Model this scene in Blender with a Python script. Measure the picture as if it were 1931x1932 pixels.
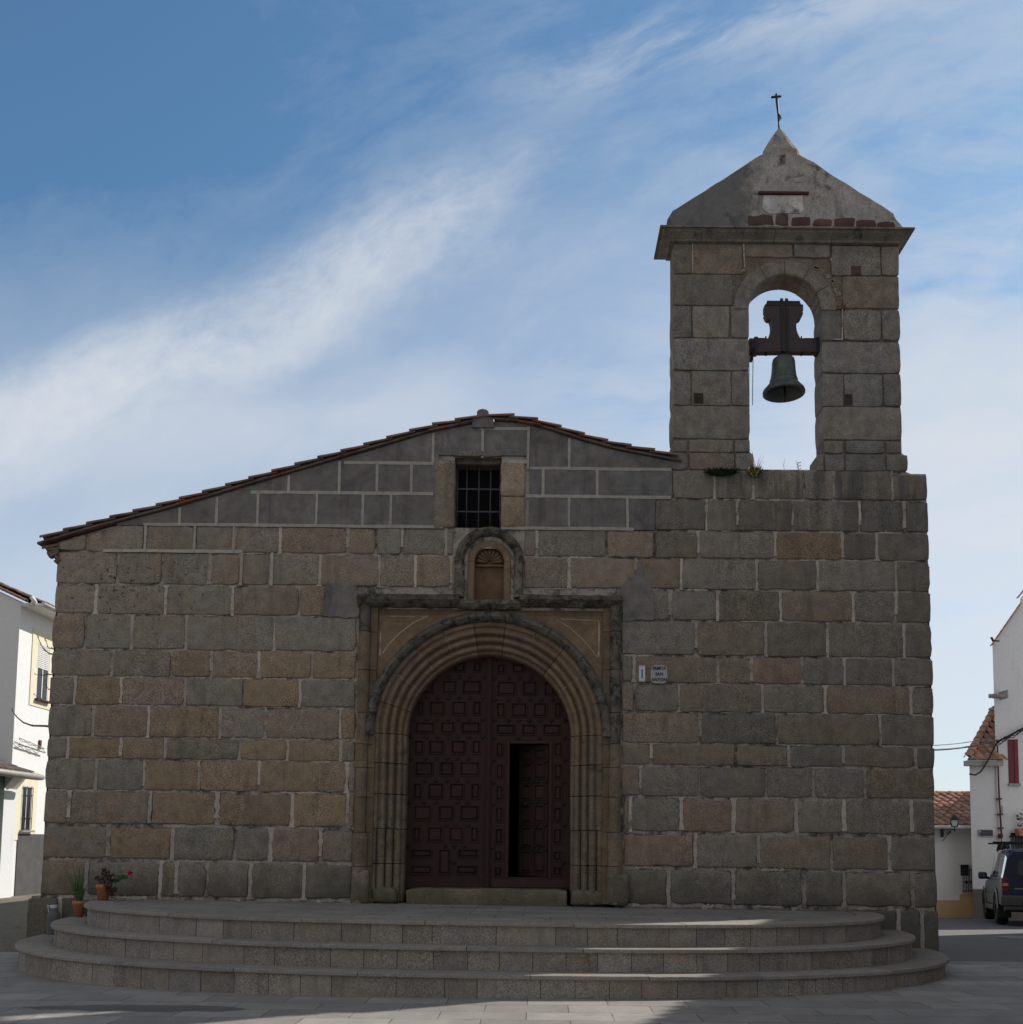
import bpy, bmesh, math, random
from mathutils import Vector, Matrix, noise

# ------------------------------------------------------------------ clear, camera, light
for o in list(bpy.data.objects):
    bpy.data.objects.remove(o)
SC = bpy.context.scene
COL = SC.collection
R = math.radians

EYE = 1.47                      # camera height above the paving (m)
FPX = 1900.0                    # focal length in pixels of a 1931 px wide picture
CX0, CY0 = 1020.0, 1423.8       # optical centre in that picture (shifted lens)
PITCH, ROLL = R(5.0), 0.0098
cd = bpy.data.cameras.new('camera')
cam = bpy.data.objects.new('camera', cd)
COL.objects.link(cam)
cd.sensor_width = 36.0
cd.lens = 36.0 * FPX / 1931.0
cd.shift_x = (965.5 - CX0) / 1931.0
cd.shift_y = (CY0 - 966.0) / 1931.0
cd.clip_start = 0.1
cd.clip_end = 2000.0
CAMR = Matrix.Rotation(R(90) + PITCH, 3, 'X') @ Matrix.Rotation(ROLL, 3, 'Z')
cam.matrix_world = Matrix.Translation((0, 0, EYE)) @ CAMR.to_4x4()
SC.camera = cam

# sun: behind the chapel and to the right
SUNV = Vector((1.57, 1.0, 1.52)).normalized()
SUN_EL = math.asin(SUNV.z)
SUN_AZ = math.atan2(SUNV.x, SUNV.y)
sd = bpy.data.lights.new('sun', 'SUN')
sun = bpy.data.objects.new('sun', sd)
COL.objects.link(sun)
sd.energy = 4.6
sd.angle = R(0.55)
sd.color = (1.0, 0.95, 0.88)
sun.rotation_euler = SUNV.to_track_quat('Z', 'Y').to_euler()
sun.location = SUNV * 60

SC.view_settings.view_transform = 'Standard'
SC.view_settings.look = 'None'
SC.view_settings.exposure = 0.0
SC.view_settings.gamma = 1.0
SC.view_settings.use_curve_mapping = False

# ---- world: physical sky with thin cirrus laid over it (a function of direction only)
W = bpy.data.worlds.new('World')
SC.world = W
W.use_nodes = True
nt = W.node_tree
nt.nodes.clear()
def N(t, tree=None, **kw):
    n = (tree or nt).nodes.new(t)
    for k, v in kw.items():
        setattr(n, k, v)
    return n
def L(a, b, tree=None):
    (tree or nt).links.new(a, b)
def math_node(tree, op, a, b=None, c=None, clamp=False):
    n = tree.nodes.new('ShaderNodeMath'); n.operation = op; n.use_clamp = clamp
    for i, v in enumerate((a, b, c)):
        if v is None: continue
        if isinstance(v, (int, float)): n.inputs[i].default_value = v
        else: tree.links.new(v, n.inputs[i])
    return n.outputs[0]
def mixc(tree, fac, a, b, blend='MIX'):
    n = tree.nodes.new('ShaderNodeMix'); n.data_type = 'RGBA'; n.blend_type = blend
    for idx, v in ((0, fac), (6, a), (7, b)):
        s = n.inputs[idx]
        if isinstance(v, (int, float)): s.default_value = v
        elif isinstance(v, (tuple, list)): s.default_value = (v[0], v[1], v[2], 1)
        else: tree.links.new(v, s)
    return n.outputs[2]
def maprange(tree, v, a, b, c=0.0, d=1.0, smooth=True):
    n = tree.nodes.new('ShaderNodeMapRange')
    n.interpolation_type = 'SMOOTHSTEP' if smooth else 'LINEAR'
    tree.links.new(v, n.inputs[0])
    for i, x in enumerate((a, b, c, d)): n.inputs[i + 1].default_value = x
    return n.outputs[0]

SKY_STRENGTH = 0.10
out = N('ShaderNodeOutputWorld'); bg = N('ShaderNodeBackground')
bg.inputs[1].default_value = SKY_STRENGTH
L(bg.outputs[0], out.inputs[0])
sky = N('ShaderNodeTexSky', sky_type='NISHITA')
sky.sun_disc = False
sky.sun_elevation = SUN_EL
sky.sun_rotation = SUN_AZ
sky.altitude = 450
sky.air_density = 1.0
sky.dust_density = 0.6
sky.ozone_density = 1.6
tc = N('ShaderNodeTexCoord')
sep = N('ShaderNodeSeparateXYZ'); L(tc.outputs['Generated'], sep.inputs[0])
dx, dy, dz = sep.outputs
# gnomonic coordinates of the southern sky: u to the right, v up
ysafe = math_node(nt, 'MAXIMUM', math_node(nt, 'ABSOLUTE', dy), 0.12)
u = math_node(nt, 'DIVIDE', dx, ysafe)
v = math_node(nt, 'DIVIDE', dz, ysafe)
def comb(a, b, c=0.0):
    n = N('ShaderNodeCombineXYZ')
    for i, s in enumerate((a, b, c)):
        if isinstance(s, (int, float)): n.inputs[i].default_value = s
        else: L(s, n.inputs[i])
    return n.outputs[0]
def lin(a, b, c):               # a*u + b*v + c
    return math_node(nt, 'ADD', math_node(nt, 'ADD', math_node(nt, 'MULTIPLY', u, a), math_node(nt, 'MULTIPLY', v, b)), c)
def wnoise(vec, scale, detail=6, rough=0.55, dist=0.0):
    n = N('ShaderNodeTexNoise'); n.noise_dimensions = '3D'
    L(vec, n.inputs['Vector'])
    n.inputs['Scale'].default_value = scale; n.inputs['Detail'].default_value = detail
    n.inputs['Roughness'].default_value = rough; n.inputs['Distortion'].default_value = dist
    return n.outputs['Fac']
# warp
wa = wnoise(comb(u, v, 3.1), 2.2, 4)
wb = wnoise(comb(u, v, 7.7), 2.2, 4)
us = math_node(nt, 'ADD', u, math_node(nt, 'MULTIPLY', math_node(nt, 'SUBTRACT', wa, 0.5), 0.16))
vs = math_node(nt, 'ADD', v, math_node(nt, 'MULTIPLY', math_node(nt, 'SUBTRACT', wb, 0.5), 0.16))
# streaks: anisotropic noise along a rising diagonal
ca, sa = math.cos(R(24)), math.sin(R(24))
s1 = math_node(nt, 'ADD', math_node(nt, 'MULTIPLY', us, ca), math_node(nt, 'MULTIPLY', vs, sa))
t1 = math_node(nt, 'ADD', math_node(nt, 'MULTIPLY', us, -sa), math_node(nt, 'MULTIPLY', vs, ca))
streak = wnoise(comb(math_node(nt, 'MULTIPLY', s1, 2.2), math_node(nt, 'MULTIPLY', t1, 5.5), 0.0), 1.5, 9, 0.62, 0.25)
fine = wnoise(comb(math_node(nt, 'MULTIPLY', s1, 14.0), math_node(nt, 'MULTIPLY', t1, 17.0), 2.0), 2.2, 6, 0.65, 0.1)
soft = wnoise(comb(us, vs, 1.0), 1.7, 3, 0.5)
# a long feathered band rising to the right
tb = math_node(nt, 'ABSOLUTE', math_node(nt, 'ADD', math_node(nt, 'SUBTRACT', vs, math_node(nt, 'MULTIPLY', us, 0.50)), -0.685))
band = maprange(nt, tb, 0.095, 0.0)
band = math_node(nt, 'MULTIPLY', band, maprange(nt, u, 0.06, -0.20))
band = math_node(nt, 'MULTIPLY', band, maprange(nt, streak, 0.30, 0.62, 0.25, 1.0))
band = math_node(nt, 'MULTIPLY', band, maprange(nt, fine, 0.30, 0.66, 0.70, 1.25, False))
# a second, flatter bank of puffs below it, and thin wisps high on the right
t2 = math_node(nt, 'ABSOLUTE', math_node(nt, 'ADD', math_node(nt, 'SUBTRACT', vs, math_node(nt, 'MULTIPLY', us, 0.10)), -0.455))
band2 = math_node(nt, 'MULTIPLY', maprange(nt, t2, 0.07, 0.0), math_node(nt, 'MULTIPLY', maprange(nt, u, 0.05, -0.10), maprange(nt, soft, 0.38, 0.58, 0.1, 1.0)))
t3 = math_node(nt, 'ABSOLUTE', math_node(nt, 'ADD', math_node(nt, 'SUBTRACT', vs, math_node(nt, 'MULTIPLY', us, 0.30)), -0.80))
band3 = math_node(nt, 'MULTIPLY', maprange(nt, t3, 0.06, 0.0), math_node(nt, 'MULTIPLY', maprange(nt, u, -0.10, 0.10), maprange(nt, streak, 0.38, 0.60)))
band = math_node(nt, 'ADD', band, math_node(nt, 'ADD', math_node(nt, 'MULTIPLY', band2, 0.45), math_node(nt, 'MULTIPLY', band3, 0.45)))
# thin veil thicker towards the horizon and the right
hz = maprange(nt, vs, 0.74, 0.15, 0.02, 0.86, False)
hz = math_node(nt, 'ADD', hz, maprange(nt, us, -0.45, 0.45, -0.10, 0.16, False))
wis = maprange(nt, streak, 0.34, 0.70, -0.10, 0.36)
wis = math_node(nt, 'MULTIPLY', wis, maprange(nt, soft, 0.34, 0.62, 0.25, 1.0))
wis = math_node(nt, 'MULTIPLY', wis, maprange(nt, math_node(nt, 'SUBTRACT', us, math_node(nt, 'MULTIPLY', vs, 0.7)), -0.95, -0.25, 0.15, 1.0))
# level streaks in the veil low down and to the right
lev = wnoise(comb(math_node(nt, 'MULTIPLY', us, 1.3), math_node(nt, 'MULTIPLY', vs, 7.5), 5.0), 2.0, 7, 0.6, 0.3)
lev = math_node(nt, 'MULTIPLY', math_node(nt, 'SUBTRACT', lev, 0.48), maprange(nt, math_node(nt, 'SUBTRACT', vs, math_node(nt, 'MULTIPLY', us, 0.6)), 0.62, 0.25, 0.0, 2.1))
wis = math_node(nt, 'ADD', wis, lev)
fin = math_node(nt, 'MULTIPLY', math_node(nt, 'SUBTRACT', fine, 0.5), 0.30)
# brighter bank low on the right
rb = math_node(nt, 'MULTIPLY', maprange(nt, us, 0.22, 0.42), maprange(nt, math_node(nt, 'ABSOLUTE', math_node(nt, 'ADD', vs, -0.40)), 0.17, 0.02))
cl = math_node(nt, 'ADD', math_node(nt, 'MULTIPLY', band, 1.05), hz)
cl = math_node(nt, 'ADD', cl, wis)
cl = math_node(nt, 'ADD', cl, math_node(nt, 'MULTIPLY', rb, 0.75))
cl = math_node(nt, 'ADD', cl, math_node(nt, 'MULTIPLY', fin, math_node(nt, 'ADD', band, 0.35)))
cl = math_node(nt, 'MAXIMUM', cl, 0.0)
cl = math_node(nt, 'SUBTRACT', 1.0, math_node(nt, 'POWER', 0.24, cl))      # optical depth to cover
cloudcol = mixc(nt, maprange(nt, v, 0.2, 0.9), (7.3, 7.6, 8.1), (5.8, 6.4, 7.2))
skyc = mixc(nt, 1.0, sky.outputs[0], (0.88, 1.22, 1.30), 'MULTIPLY')
south = mixc(nt, cl, skyc, cloudcol)
# even veil added to the unseen sky behind the camera, to whiten the shade
back = mixc(nt, 0.78, sky.outputs[0], (4.7, 4.75, 4.9))
L(mixc(nt, maprange(nt, dy, 0.10, 0.45), back, south), bg.inputs[0])

# ------------------------------------------------------------------ helpers
def ray(dx_, dy_):
    c = Vector(((dx_ - CX0) / FPX, -(dy_ - CY0) / FPX, -1.0))
    return CAMR @ c
def P(dx_, dy_, Y=13.0):
    """point of the plane y = Y seen at that place of the photograph"""
    d = ray(dx_, dy_)
    return Vector((0, 0, EYE)) + d * (Y / d.y)
def XZ(dx_, dy_, Y=13.0):
    p = P(dx_, dy_, Y); return (p.x, p.z)
def X(dx_, dy_, Y=13.0): return P(dx_, dy_, Y).x
def Z(dx_, dy_, Y=13.0): return P(dx_, dy_, Y).z
WY = 13.0                      # the facade plane

class MB:
    """collects faces with a material slot and a tint, builds one mesh object"""
    def __init__(s): s.v = []; s.f = []; s.m = []; s.c = []; s.sm = []
    def add(s, vs_, fs, mat=0, col=(1, 1, 1), smooth=False):
        b = len(s.v); s.v += [tuple(p) for p in vs_]
        for f in fs:
            s.f.append([b + i for i in f]); s.m.append(mat); s.c.append(col); s.sm.append(smooth)
    def box(s, a, b, mat=0, col=(1, 1, 1), M=None, bevel=0.0):
        x0, y0, z0 = [min(p, q) for p, q in zip(a, b)]; x1, y1, z1 = [max(p, q) for p, q in zip(a, b)]
        if bevel <= 0:
            vs_ = [(x0,y0,z0),(x1,y0,z0),(x1,y1,z0),(x0,y1,z0),(x0,y0,z1),(x1,y0,z1),(x1,y1,z1),(x0,y1,z1)]
            fs = [(0,3,2,1),(4,5,6,7),(0,1,5,4),(1,2,6,5),(2,3,7,6),(3,0,4,7)]
        else:
            bm = bmesh.new(); bmesh.ops.create_cube(bm, size=1.0)
            for p in bm.verts:
                p.co = Vector(((x0+x1)/2 + p.co.x*(x1-x0), (y0+y1)/2 + p.co.y*(y1-y0), (z0+z1)/2 + p.co.z*(z1-z0)))
            bmesh.ops.bevel(bm, geom=bm.edges[:], offset=bevel, segments=2, affect='EDGES', profile=0.5)
            bm.verts.index_update()
            vs_ = [p.co.copy() for p in bm.verts]; fs = [[p.index for p in f.verts] for f in bm.faces]; bm.free()
        if M is not None: vs_ = [M @ Vector(p) for p in vs_]
        s.add(vs_, fs, mat, col)
    def tube(s, pts, r, n=8, mat=0, col=(1, 1, 1), caps=True, smooth=True):
        pts = [Vector(p) for p in pts]; k = len(pts)
        rs = r if isinstance(r, (list, tuple)) else [r] * k
        vs_ = []; ref = None
        for i, p in enumerate(pts):
            t = (pts[min(i+1, k-1)] - pts[max(i-1, 0)]).normalized()
            if ref is None:
                ref = t.orthogonal().normalized()
            ref = (ref - t * ref.dot(t)).normalized()
            q = t.cross(ref)
            for j in range(n):
                a = 2*math.pi*j/n
                vs_.append(p + (ref*math.cos(a) + q*math.sin(a)) * rs[i])
        fs = [(i*n+j, i*n+(j+1) % n, (i+1)*n+(j+1) % n, (i+1)*n+j) for i in range(k-1) for j in range(n)]
        s.add(vs_, fs, mat, col, smooth)
        if caps:
            b = len(s.v) - len(vs_)
            s.f.append([b+j for j in reversed(range(n))]); s.m.append(mat); s.c.append(col); s.sm.append(False)
            s.f.append([b+(k-1)*n+j for j in range(n)]); s.m.append(mat); s.c.append(col); s.sm.append(False)
    def lathe(s, prof, c=(0, 0, 0), n=32, mat=0, col=(1, 1, 1), M=None, smooth=True, closed=False):
        vs_ = []
        for r_, z_ in prof:
            for j in range(n):
                a = 2*math.pi*j/n
                p = Vector((r_*math.cos(a), r_*math.sin(a), z_))
                if M is not None: p = M @ p
                vs_.append(p + Vector(c))
        k = len(prof)
        fs = [(i*n+j, i*n+(j+1) % n, (i+1)*n+(j+1) % n, (i+1)*n+j) for i in range(k-1) for j in range(n)]
        s.add(vs_, fs, mat, col, smooth)
    def prism(s, poly, y0, y1, mat=0, col=(1, 1, 1), M=None):
        """polygon of (x, z) extruded from y0 to y1"""
        n = len(poly)
        area = sum(poly[i][0]*poly[(i+1) % n][1] - poly[(i+1) % n][0]*poly[i][1] for i in range(n))
        if area < 0: poly = poly[::-1]
        vs_ = [(x, y0, z) for x, z in poly] + [(x, y1, z) for x, z in poly]
        if M is not None: vs_ = [M @ Vector(p) for p in vs_]
        fs = [tuple(range(n)), tuple(reversed(range(n, 2*n)))]
        fs += [(i, i+n, (i+1) % n+n, (i+1) % n) for i in range(n)]
        s.add(vs_, fs, mat, col)
    def build(s, name, mats, parent=None, **props):
        used = sorted({i for f in s.f for i in f})
        if len(used) < len(s.v):                       # drop corners no face uses
            ix = {u_: i for i, u_ in enumerate(used)}
            s.v = [s.v[u_] for u_ in used]; s.f = [[ix[i] for i in f] for f in s.f]
        me = bpy.data.meshes.new(name)
        me.from_pydata([tuple(p) for p in s.v], [], s.f)
        for m_ in (mats if isinstance(mats, (list, tuple)) else [mats]): me.materials.append(m_)
        me.polygons.foreach_set('material_index', s.m)
        me.polygons.foreach_set('use_smooth', s.sm)
        ca_ = me.color_attributes.new('tint', 'FLOAT_COLOR', 'CORNER')
        data = []
        for f, c in zip(s.f, s.c):
            data += [c[0], c[1], c[2], 1.0] * len(f)
        ca_.data.foreach_set('color', data)
        me.update()
        return link(name, me, parent, **props)
def link(name, me, parent=None, **props):
    o = bpy.data.objects.new(name, me); COL.objects.link(o)
    if parent is not None:
        o.parent = parent
        if not parent.get('local'):
            o.matrix_parent_inverse = Matrix.Translation(-parent_world(parent))
    for k, v_ in props.items(): o[k] = v_
    return o
def parent_world(p):
    return p.location.copy() if p.type == 'EMPTY' else Vector((0, 0, 0))
def thing(name, label, cat, loc=(0, 0, 0), group=None, local=False, rz=0.0):
    o = bpy.data.objects.new(name, None); COL.objects.link(o)
    o.location = loc; o.rotation_euler = (0, 0, rz); o.empty_display_size = 0.3
    o['label'] = label; o['category'] = cat
    if group: o['group'] = group
    if local: o['local'] = 1
    return o
def tag(o, label, cat, group=None):
    o['label'] = label; o['category'] = cat
    if group: o['group'] = group
    return o
def structure(o): o['kind'] = 'structure'; return o
def copy_tree(o, parent=None, name=None):
    c = o.copy(); COL.objects.link(c)
    if parent is not None: c.parent = parent
    for ch in list(o.children): copy_tree(ch, c)
    return c
def rnd(seed): return random.Random(seed)

# ------------------------------------------------------------------ materials
def new_mat(name):
    m = bpy.data.materials.new(name); m.use_nodes = True
    t = m.node_tree; b = t.nodes['Principled BSDF']
    return m, t, b
def tnoise(t, vec, scale, detail=4, rough=0.6, dist=0.0):
    n = t.nodes.new('ShaderNodeTexNoise'); t.links.new(vec, n.inputs['Vector'])
    n.inputs['Scale'].default_value = scale; n.inputs['Detail'].default_value = detail
    n.inputs['Roughness'].default_value = rough; n.inputs['Distortion'].default_value = dist
    return n.outputs['Fac']
def bump(t, b, h, strength=0.4, dist=0.01):
    n = t.nodes.new('ShaderNodeBump'); n.inputs['Strength'].default_value = strength
    n.inputs['Distance'].default_value = dist; t.links.new(h, n.inputs['Height'])
    t.links.new(n.outputs[0], b.inputs['Normal'])
def mul(t, a, b): return math_node(t, 'MULTIPLY', a, b)
def scalec(t, col, f):
    n = t.nodes.new('ShaderNodeVectorMath'); n.operation = 'SCALE'
    if isinstance(col, tuple): n.inputs[0].default_value = col[:3]
    else: t.links.new(col, n.inputs[0])
    t.links.new(f, n.inputs['Scale']) if not isinstance(f, (int, float)) else setattr(n.inputs['Scale'], 'default_value', f)
    return n.outputs[0]
def stone(name, base, grain=70, gamp=0.55, blot=0.25, stain=(0.055, 0.055, 0.05), stain_lo=0.62, stain_hi=0.78,
          stain_scale=6, bstr=0.5, rough=0.93, warm=(0.33, 0.22, 0.12), warm_amt=0.25, streak=0.0, spots=False):
    m, t, b = new_mat(name)
    tc_ = t.nodes.new('ShaderNodeTexCoord').outputs['Object']
    at = t.nodes.new('ShaderNodeAttribute'); at.attribute_name = 'tint'
    g1 = tnoise(t, tc_, grain, 3, 0.75)
    g2 = tnoise(t, tc_, 7, 5, 0.62)
    g3 = tnoise(t, tc_, 1.7, 4, 0.6)
    c = mixc(t, 1.0, base, at.outputs['Color'], 'MULTIPLY')
    c = mixc(t, mul(t, maprange(t, g3, 0.48, 0.72), warm_amt), c, warm)
    gm_ = maprange(t, tnoise(t, tc_, 1.3, 2, 0.5), 0.35, 0.65, 0.55, 1.25)
    c = scalec(t, c, math_node(t, 'ADD', 1.0, mul(t, maprange(t, g1, 0.28, 0.72, -gamp, gamp, False), gm_)))
    c = scalec(t, c, maprange(t, g2, 0.3, 0.7, 1 - blot, 1 + blot, False))
    g4 = tnoise(t, tc_, 3.3, 3, 0.5, 0.8)
    c = mixc(t, maprange(t, g4, 0.40, 0.62, 0.0, 0.55), c, mixc(t, 1.0, c, (1.07, 0.99, 0.88), 'MULTIPLY'))
    if spots:
        sxyz = t.nodes.new('ShaderNodeSeparateXYZ'); t.links.new(tc_, sxyz.inputs[0])
        ex_ = math_node(t, 'ADD', sxyz.outputs[0], 5.5); ez_ = math_node(t, 'ADD', sxyz.outputs[2], -4.75)
        rd_ = math_node(t, 'SQRT', math_node(t, 'ADD', mul(t, mul(t, ex_, ex_), 0.8), mul(t, mul(t, ez_, ez_), 1.6)))
        th_ = math_node(t, 'ADD', tnoise(t, tc_, 17, 5, 0.7, 0.3), mul(t, rd_, -0.075))
        c = mixc(t, mul(t, maprange(t, th_, 0.545, 0.585), 0.8), c, (0.035, 0.037, 0.038))
        # damp, mossy foot of the wall
        dz1 = math_node(t, 'ADD', sxyz.outputs[2], mul(t, math_node(t, 'ADD', tnoise(t, tc_, 1.6, 6, 0.7), -0.5), 1.5))
        c = mixc(t, mul(t, maprange(t, dz1, 1.25, 0.72), 0.55), c, (0.075, 0.075, 0.052))
        # dark run-off below the belfry sill and the right shoulder
        sp2 = t.nodes.new('ShaderNodeMapping'); sp2.inputs['Scale'].default_value = (3.4, 3.4, 0.5); t.links.new(tc_, sp2.inputs[0])
        sk2 = tnoise(t, sp2.outputs[0], 1.6, 6, 0.65)
        up2 = maprange(t, sxyz.outputs[2], 4.9, 6.4, 0.0, 1.0)
        rt2 = maprange(t, sxyz.outputs[0], 1.9, 2.8, 0.0, 1.0)
        c = mixc(t, mul(t, mul(t, up2, rt2), mul(t, maprange(t, sk2, 0.42, 0.62), 0.70)), c, (0.062, 0.066, 0.062))
    st = tnoise(t, tc_, stain_scale, 6, 0.68, 0.5)
    c = mixc(t, mul(t, maprange(t, st, stain_lo, stain_hi), 0.85), c, stain)
    if streak:
        sp = t.nodes.new('ShaderNodeMapping'); sp.inputs['Scale'].default_value = (3.0, 3.0, 0.35)
        t.links.new(tc_, sp.inputs[0])
        sk = tnoise(t, sp.outputs[0], 2.2, 5, 0.6)
        c = mixc(t, mul(t, maprange(t, sk, 0.52, 0.72), streak), c, stain)
    t.links.new(c, b.inputs['Base Color'])
    b.inputs['Roughness'].default_value = rough
    b.inputs['Specular IOR Level'].default_value = 0.25
    bump(t, b, math_node(t, 'ADD', mul(t, g1, 0.6), g2), bstr, 0.012)
    return m
def plain(name, col, rough=0.6, metal=0.0, var=0.12, scale=8, bstr=0.0, spec=0.4, alpha=None):
    m, t, b = new_mat(name)
    tc_ = t.nodes.new('ShaderNodeTexCoord').outputs['Object']
    g = tnoise(t, tc_, scale, 5, 0.65)
    at = t.nodes.new('ShaderNodeAttribute'); at.attribute_name = 'tint'
    c = mixc(t, 1.0, col, at.outputs['Color'], 'MULTIPLY')
    c = scalec(t, c, maprange(t, g, 0.3, 0.7, 1 - var, 1 + var, False))
    t.links.new(c, b.inputs['Base Color'])
    b.inputs['Roughness'].default_value = rough; b.inputs['Metallic'].default_value = metal
    b.inputs['Specular IOR Level'].default_value = spec
    if bstr: bump(t, b, g, bstr, 0.01)
    return m
def whitewash(name, col=(0.78, 0.78, 0.77), dirt=(0.42, 0.38, 0.32), amt=0.35):
    m, t, b = new_mat(name)
    tc_ = t.nodes.new('ShaderNodeTexCoord').outputs['Object']
    sp = t.nodes.new('ShaderNodeMapping'); sp.inputs['Scale'].default_value = (2.2, 2.2, 0.22)
    t.links.new(tc_, sp.inputs[0])
    sk = tnoise(t, sp.outputs[0], 2.0, 6, 0.65)
    g = tnoise(t, tc_, 14, 4, 0.6); g0 = tnoise(t, tc_, 0.9, 4, 0.6)
    c = scalec(t, col, maprange(t, g, 0.3, 0.7, 0.96, 1.03, False))
    f = mul(t, maprange(t, sk, 0.55, 0.8), mul(t, maprange(t, g0, 0.4, 0.65), amt))
    c = mixc(t, f, c, dirt)
    t.links.new(c, b.inputs['Base Color']); b.inputs['Roughness'].default_value = 0.9
    b.inputs['Specular IOR Level'].default_value = 0.2
    bump(t, b, g, 0.25, 0.006)
    return m
def mortar_mat(name, pale=(0.44, 0.38, 0.33), dark=(0.07, 0.065, 0.06), lo=0.42, hi=0.60, sc=5.0):
    m, t, b = new_mat(name)
    tc_ = t.nodes.new('ShaderNodeTexCoord').outputs['Object']
    at = t.nodes.new('ShaderNodeAttribute'); at.attribute_name = 'tint'
    a = tnoise(t, tc_, sc, 6, 0.7); a2 = tnoise(t, tc_, 1.1, 3, 0.6); g = tnoise(t, tc_, 60, 3, 0.7)
    f = maprange(t, math_node(t, 'ADD', mul(t, a, 0.6), mul(t, a2, 0.4)), lo, hi)
    c = mixc(t, f, dark, pale)
    c = mixc(t, 1.0, c, at.outputs['Color'], 'MULTIPLY')
    c = scalec(t, c, maprange(t, g, 0.3, 0.7, 0.75, 1.25, False))
    t.links.new(c, b.inputs['Base Color']); b.inputs['Roughness'].default_value = 0.95
    b.inputs['Specular IOR Level'].default_value = 0.15
    bump(t, b, math_node(t, 'ADD', a, g), 0.8, 0.012)
    return m

M = {}
M['granite'] = stone('granite_ashlar', (0.250, 0.217, 0.184), warm_amt=0.16, streak=0.30, gamp=0.62, grain=66, blot=0.22, spots=True)
M['tower_granite'] = stone('tower_granite', (0.222, 0.202, 0.180), gamp=0.62, grain=66, warm_amt=0.04, blot=0.3, stain_lo=0.60, streak=0.25)
M['lichen_stone'] = stone('lichened_moulding', (0.135, 0.122, 0.102), stain=(0.028, 0.03, 0.028), stain_lo=0.46, stain_hi=0.62, stain_scale=10, warm_amt=0.05, bstr=0.9, blot=0.4)
M['brown_stone'] = stone('brown_arch_stone', (0.225, 0.167, 0.117), grain=90, gamp=0.3, warm=(0.30, 0.20, 0.10), warm_amt=0.3, stain_lo=0.60, stain_hi=0.85, streak=0.25)
M['grey_moulding'] = stone('grey_moulding', (0.195, 0.158, 0.120), stain=(0.05, 0.052, 0.045), stain_lo=0.52, stain_hi=0.74, stain_scale=4, warm_amt=0.3)
M['cement'] = stone('cement_render', (0.170, 0.160, 0.152), grain=120, gamp=0.2, blot=0.22, warm=(0.30, 0.29, 0.29), warm_amt=0.55, stain=(0.085, 0.08, 0.078), stain_lo=0.50, stain_hi=0.80, stain_scale=2.6, bstr=0.25, streak=0.55)
M['band'] = plain('pale_painted_band', (0.40, 0.37, 0.33), 0.9, var=0.18, scale=14, bstr=0.3)
M['mortar'] = mortar_mat('lime_mortar', lo=0.38, hi=0.56, sc=9.0, dark=(0.09, 0.08, 0.07))
M['pale_mortar'] = mortar_mat('pale_pointing', pale=(0.50, 0.45, 0.41), dark=(0.20, 0.17, 0.15), lo=0.36, hi=0.52)
M['old_render'] = stone('weathered_lime_render', (0.36, 0.35, 0.345), grain=45, gamp=0.25, blot=0.3, stain=(0.085, 0.085, 0.085), stain_lo=0.50, stain_hi=0.66, stain_scale=2.6, warm_amt=0.08, bstr=0.8, streak=0.4)
m = stone('gable_cap_render', (0.36, 0.345, 0.335), grain=45, gamp=0.25, blot=0.25, stain=(0.09, 0.088, 0.085), stain_lo=0.52, stain_hi=0.66, stain_scale=4.2, warm_amt=0.06, bstr=0.8, streak=0.45)
t = m.node_tree; b = t.nodes['Principled BSDF']; src = b.inputs['Base Color'].links[0].from_socket
tcn = t.nodes.new('ShaderNodeTexCoord').outputs['Object']; sx_ = t.nodes.new('ShaderNodeSeparateXYZ'); t.links.new(tcn, sx_.inputs[0])
k_ = math_node(t, 'ADD', sx_.outputs[0], mul(t, math_node(t, 'ADD', tnoise(t, tcn, 3.0, 6, 0.65), -0.5), 1.6))      # black growth on the weather side
t.links.new(mixc(t, mul(t, maprange(t, k_, 3.05, 2.55), 0.72), src, (0.10, 0.102, 0.105)), b.inputs['Base Color']); M['cap_render'] = m
M['terracotta'] = stone('lichened_roof_tile', (0.19, 0.108, 0.085), grain=60, gamp=0.3, blot=0.3, stain=(0.155, 0.145, 0.13), stain_lo=0.44, stain_hi=0.58, stain_scale=7, warm_amt=0.1)
M['clay_roof'] = stone('clay_roof_tile', (0.42, 0.24, 0.17), grain=30, gamp=0.2, blot=0.3, stain=(0.13, 0.10, 0.085), stain_lo=0.55, stain_hi=0.8, stain_scale=5, warm_amt=0.1)
M['red_brick'] = stone('red_brick', (0.105, 0.066, 0.058), grain=50, gamp=0.3, blot=0.25, stain=(0.10, 0.08, 0.07), stain_lo=0.55, stain_hi=0.7)
M['step_granite'] = stone('step_granite', (0.300, 0.266, 0.232), streak=0.35, grain=66, gamp=0.6, blot=0.15, stain=(0.11, 0.10, 0.085), stain_lo=0.60, stain_hi=0.85, stain_scale=4, warm_amt=0.10, bstr=0.25)
M['tread_granite'] = stone('tread_granite', (0.270, 0.248, 0.224), grain=75, gamp=0.4, blot=0.12, stain=(0.12, 0.115, 0.11), stain_lo=0.62, stain_hi=0.85, stain_scale=3, warm_amt=0.05, bstr=0.2)
M['iron'] = plain('dark_iron', (0.035, 0.036, 0.04), 0.55, 0.5)
M['rust_iron'] = plain('rusty_iron', (0.09, 0.045, 0.035), 0.8, 0.1)
M['bronze'] = plain('bell_bronze', (0.10, 0.115, 0.105), 0.55, 0.5, var=0.35, scale=9, bstr=0.15)
M['yoke_wood'] = plain('yoke_painted_iron', (0.062, 0.045, 0.042), 0.7, 0.0, var=0.25)
M['white'] = whitewash('whitewashed_wall')
M['white2'] = whitewash('stained_whitewash', (0.74, 0.74, 0.745), amt=0.6)
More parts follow.
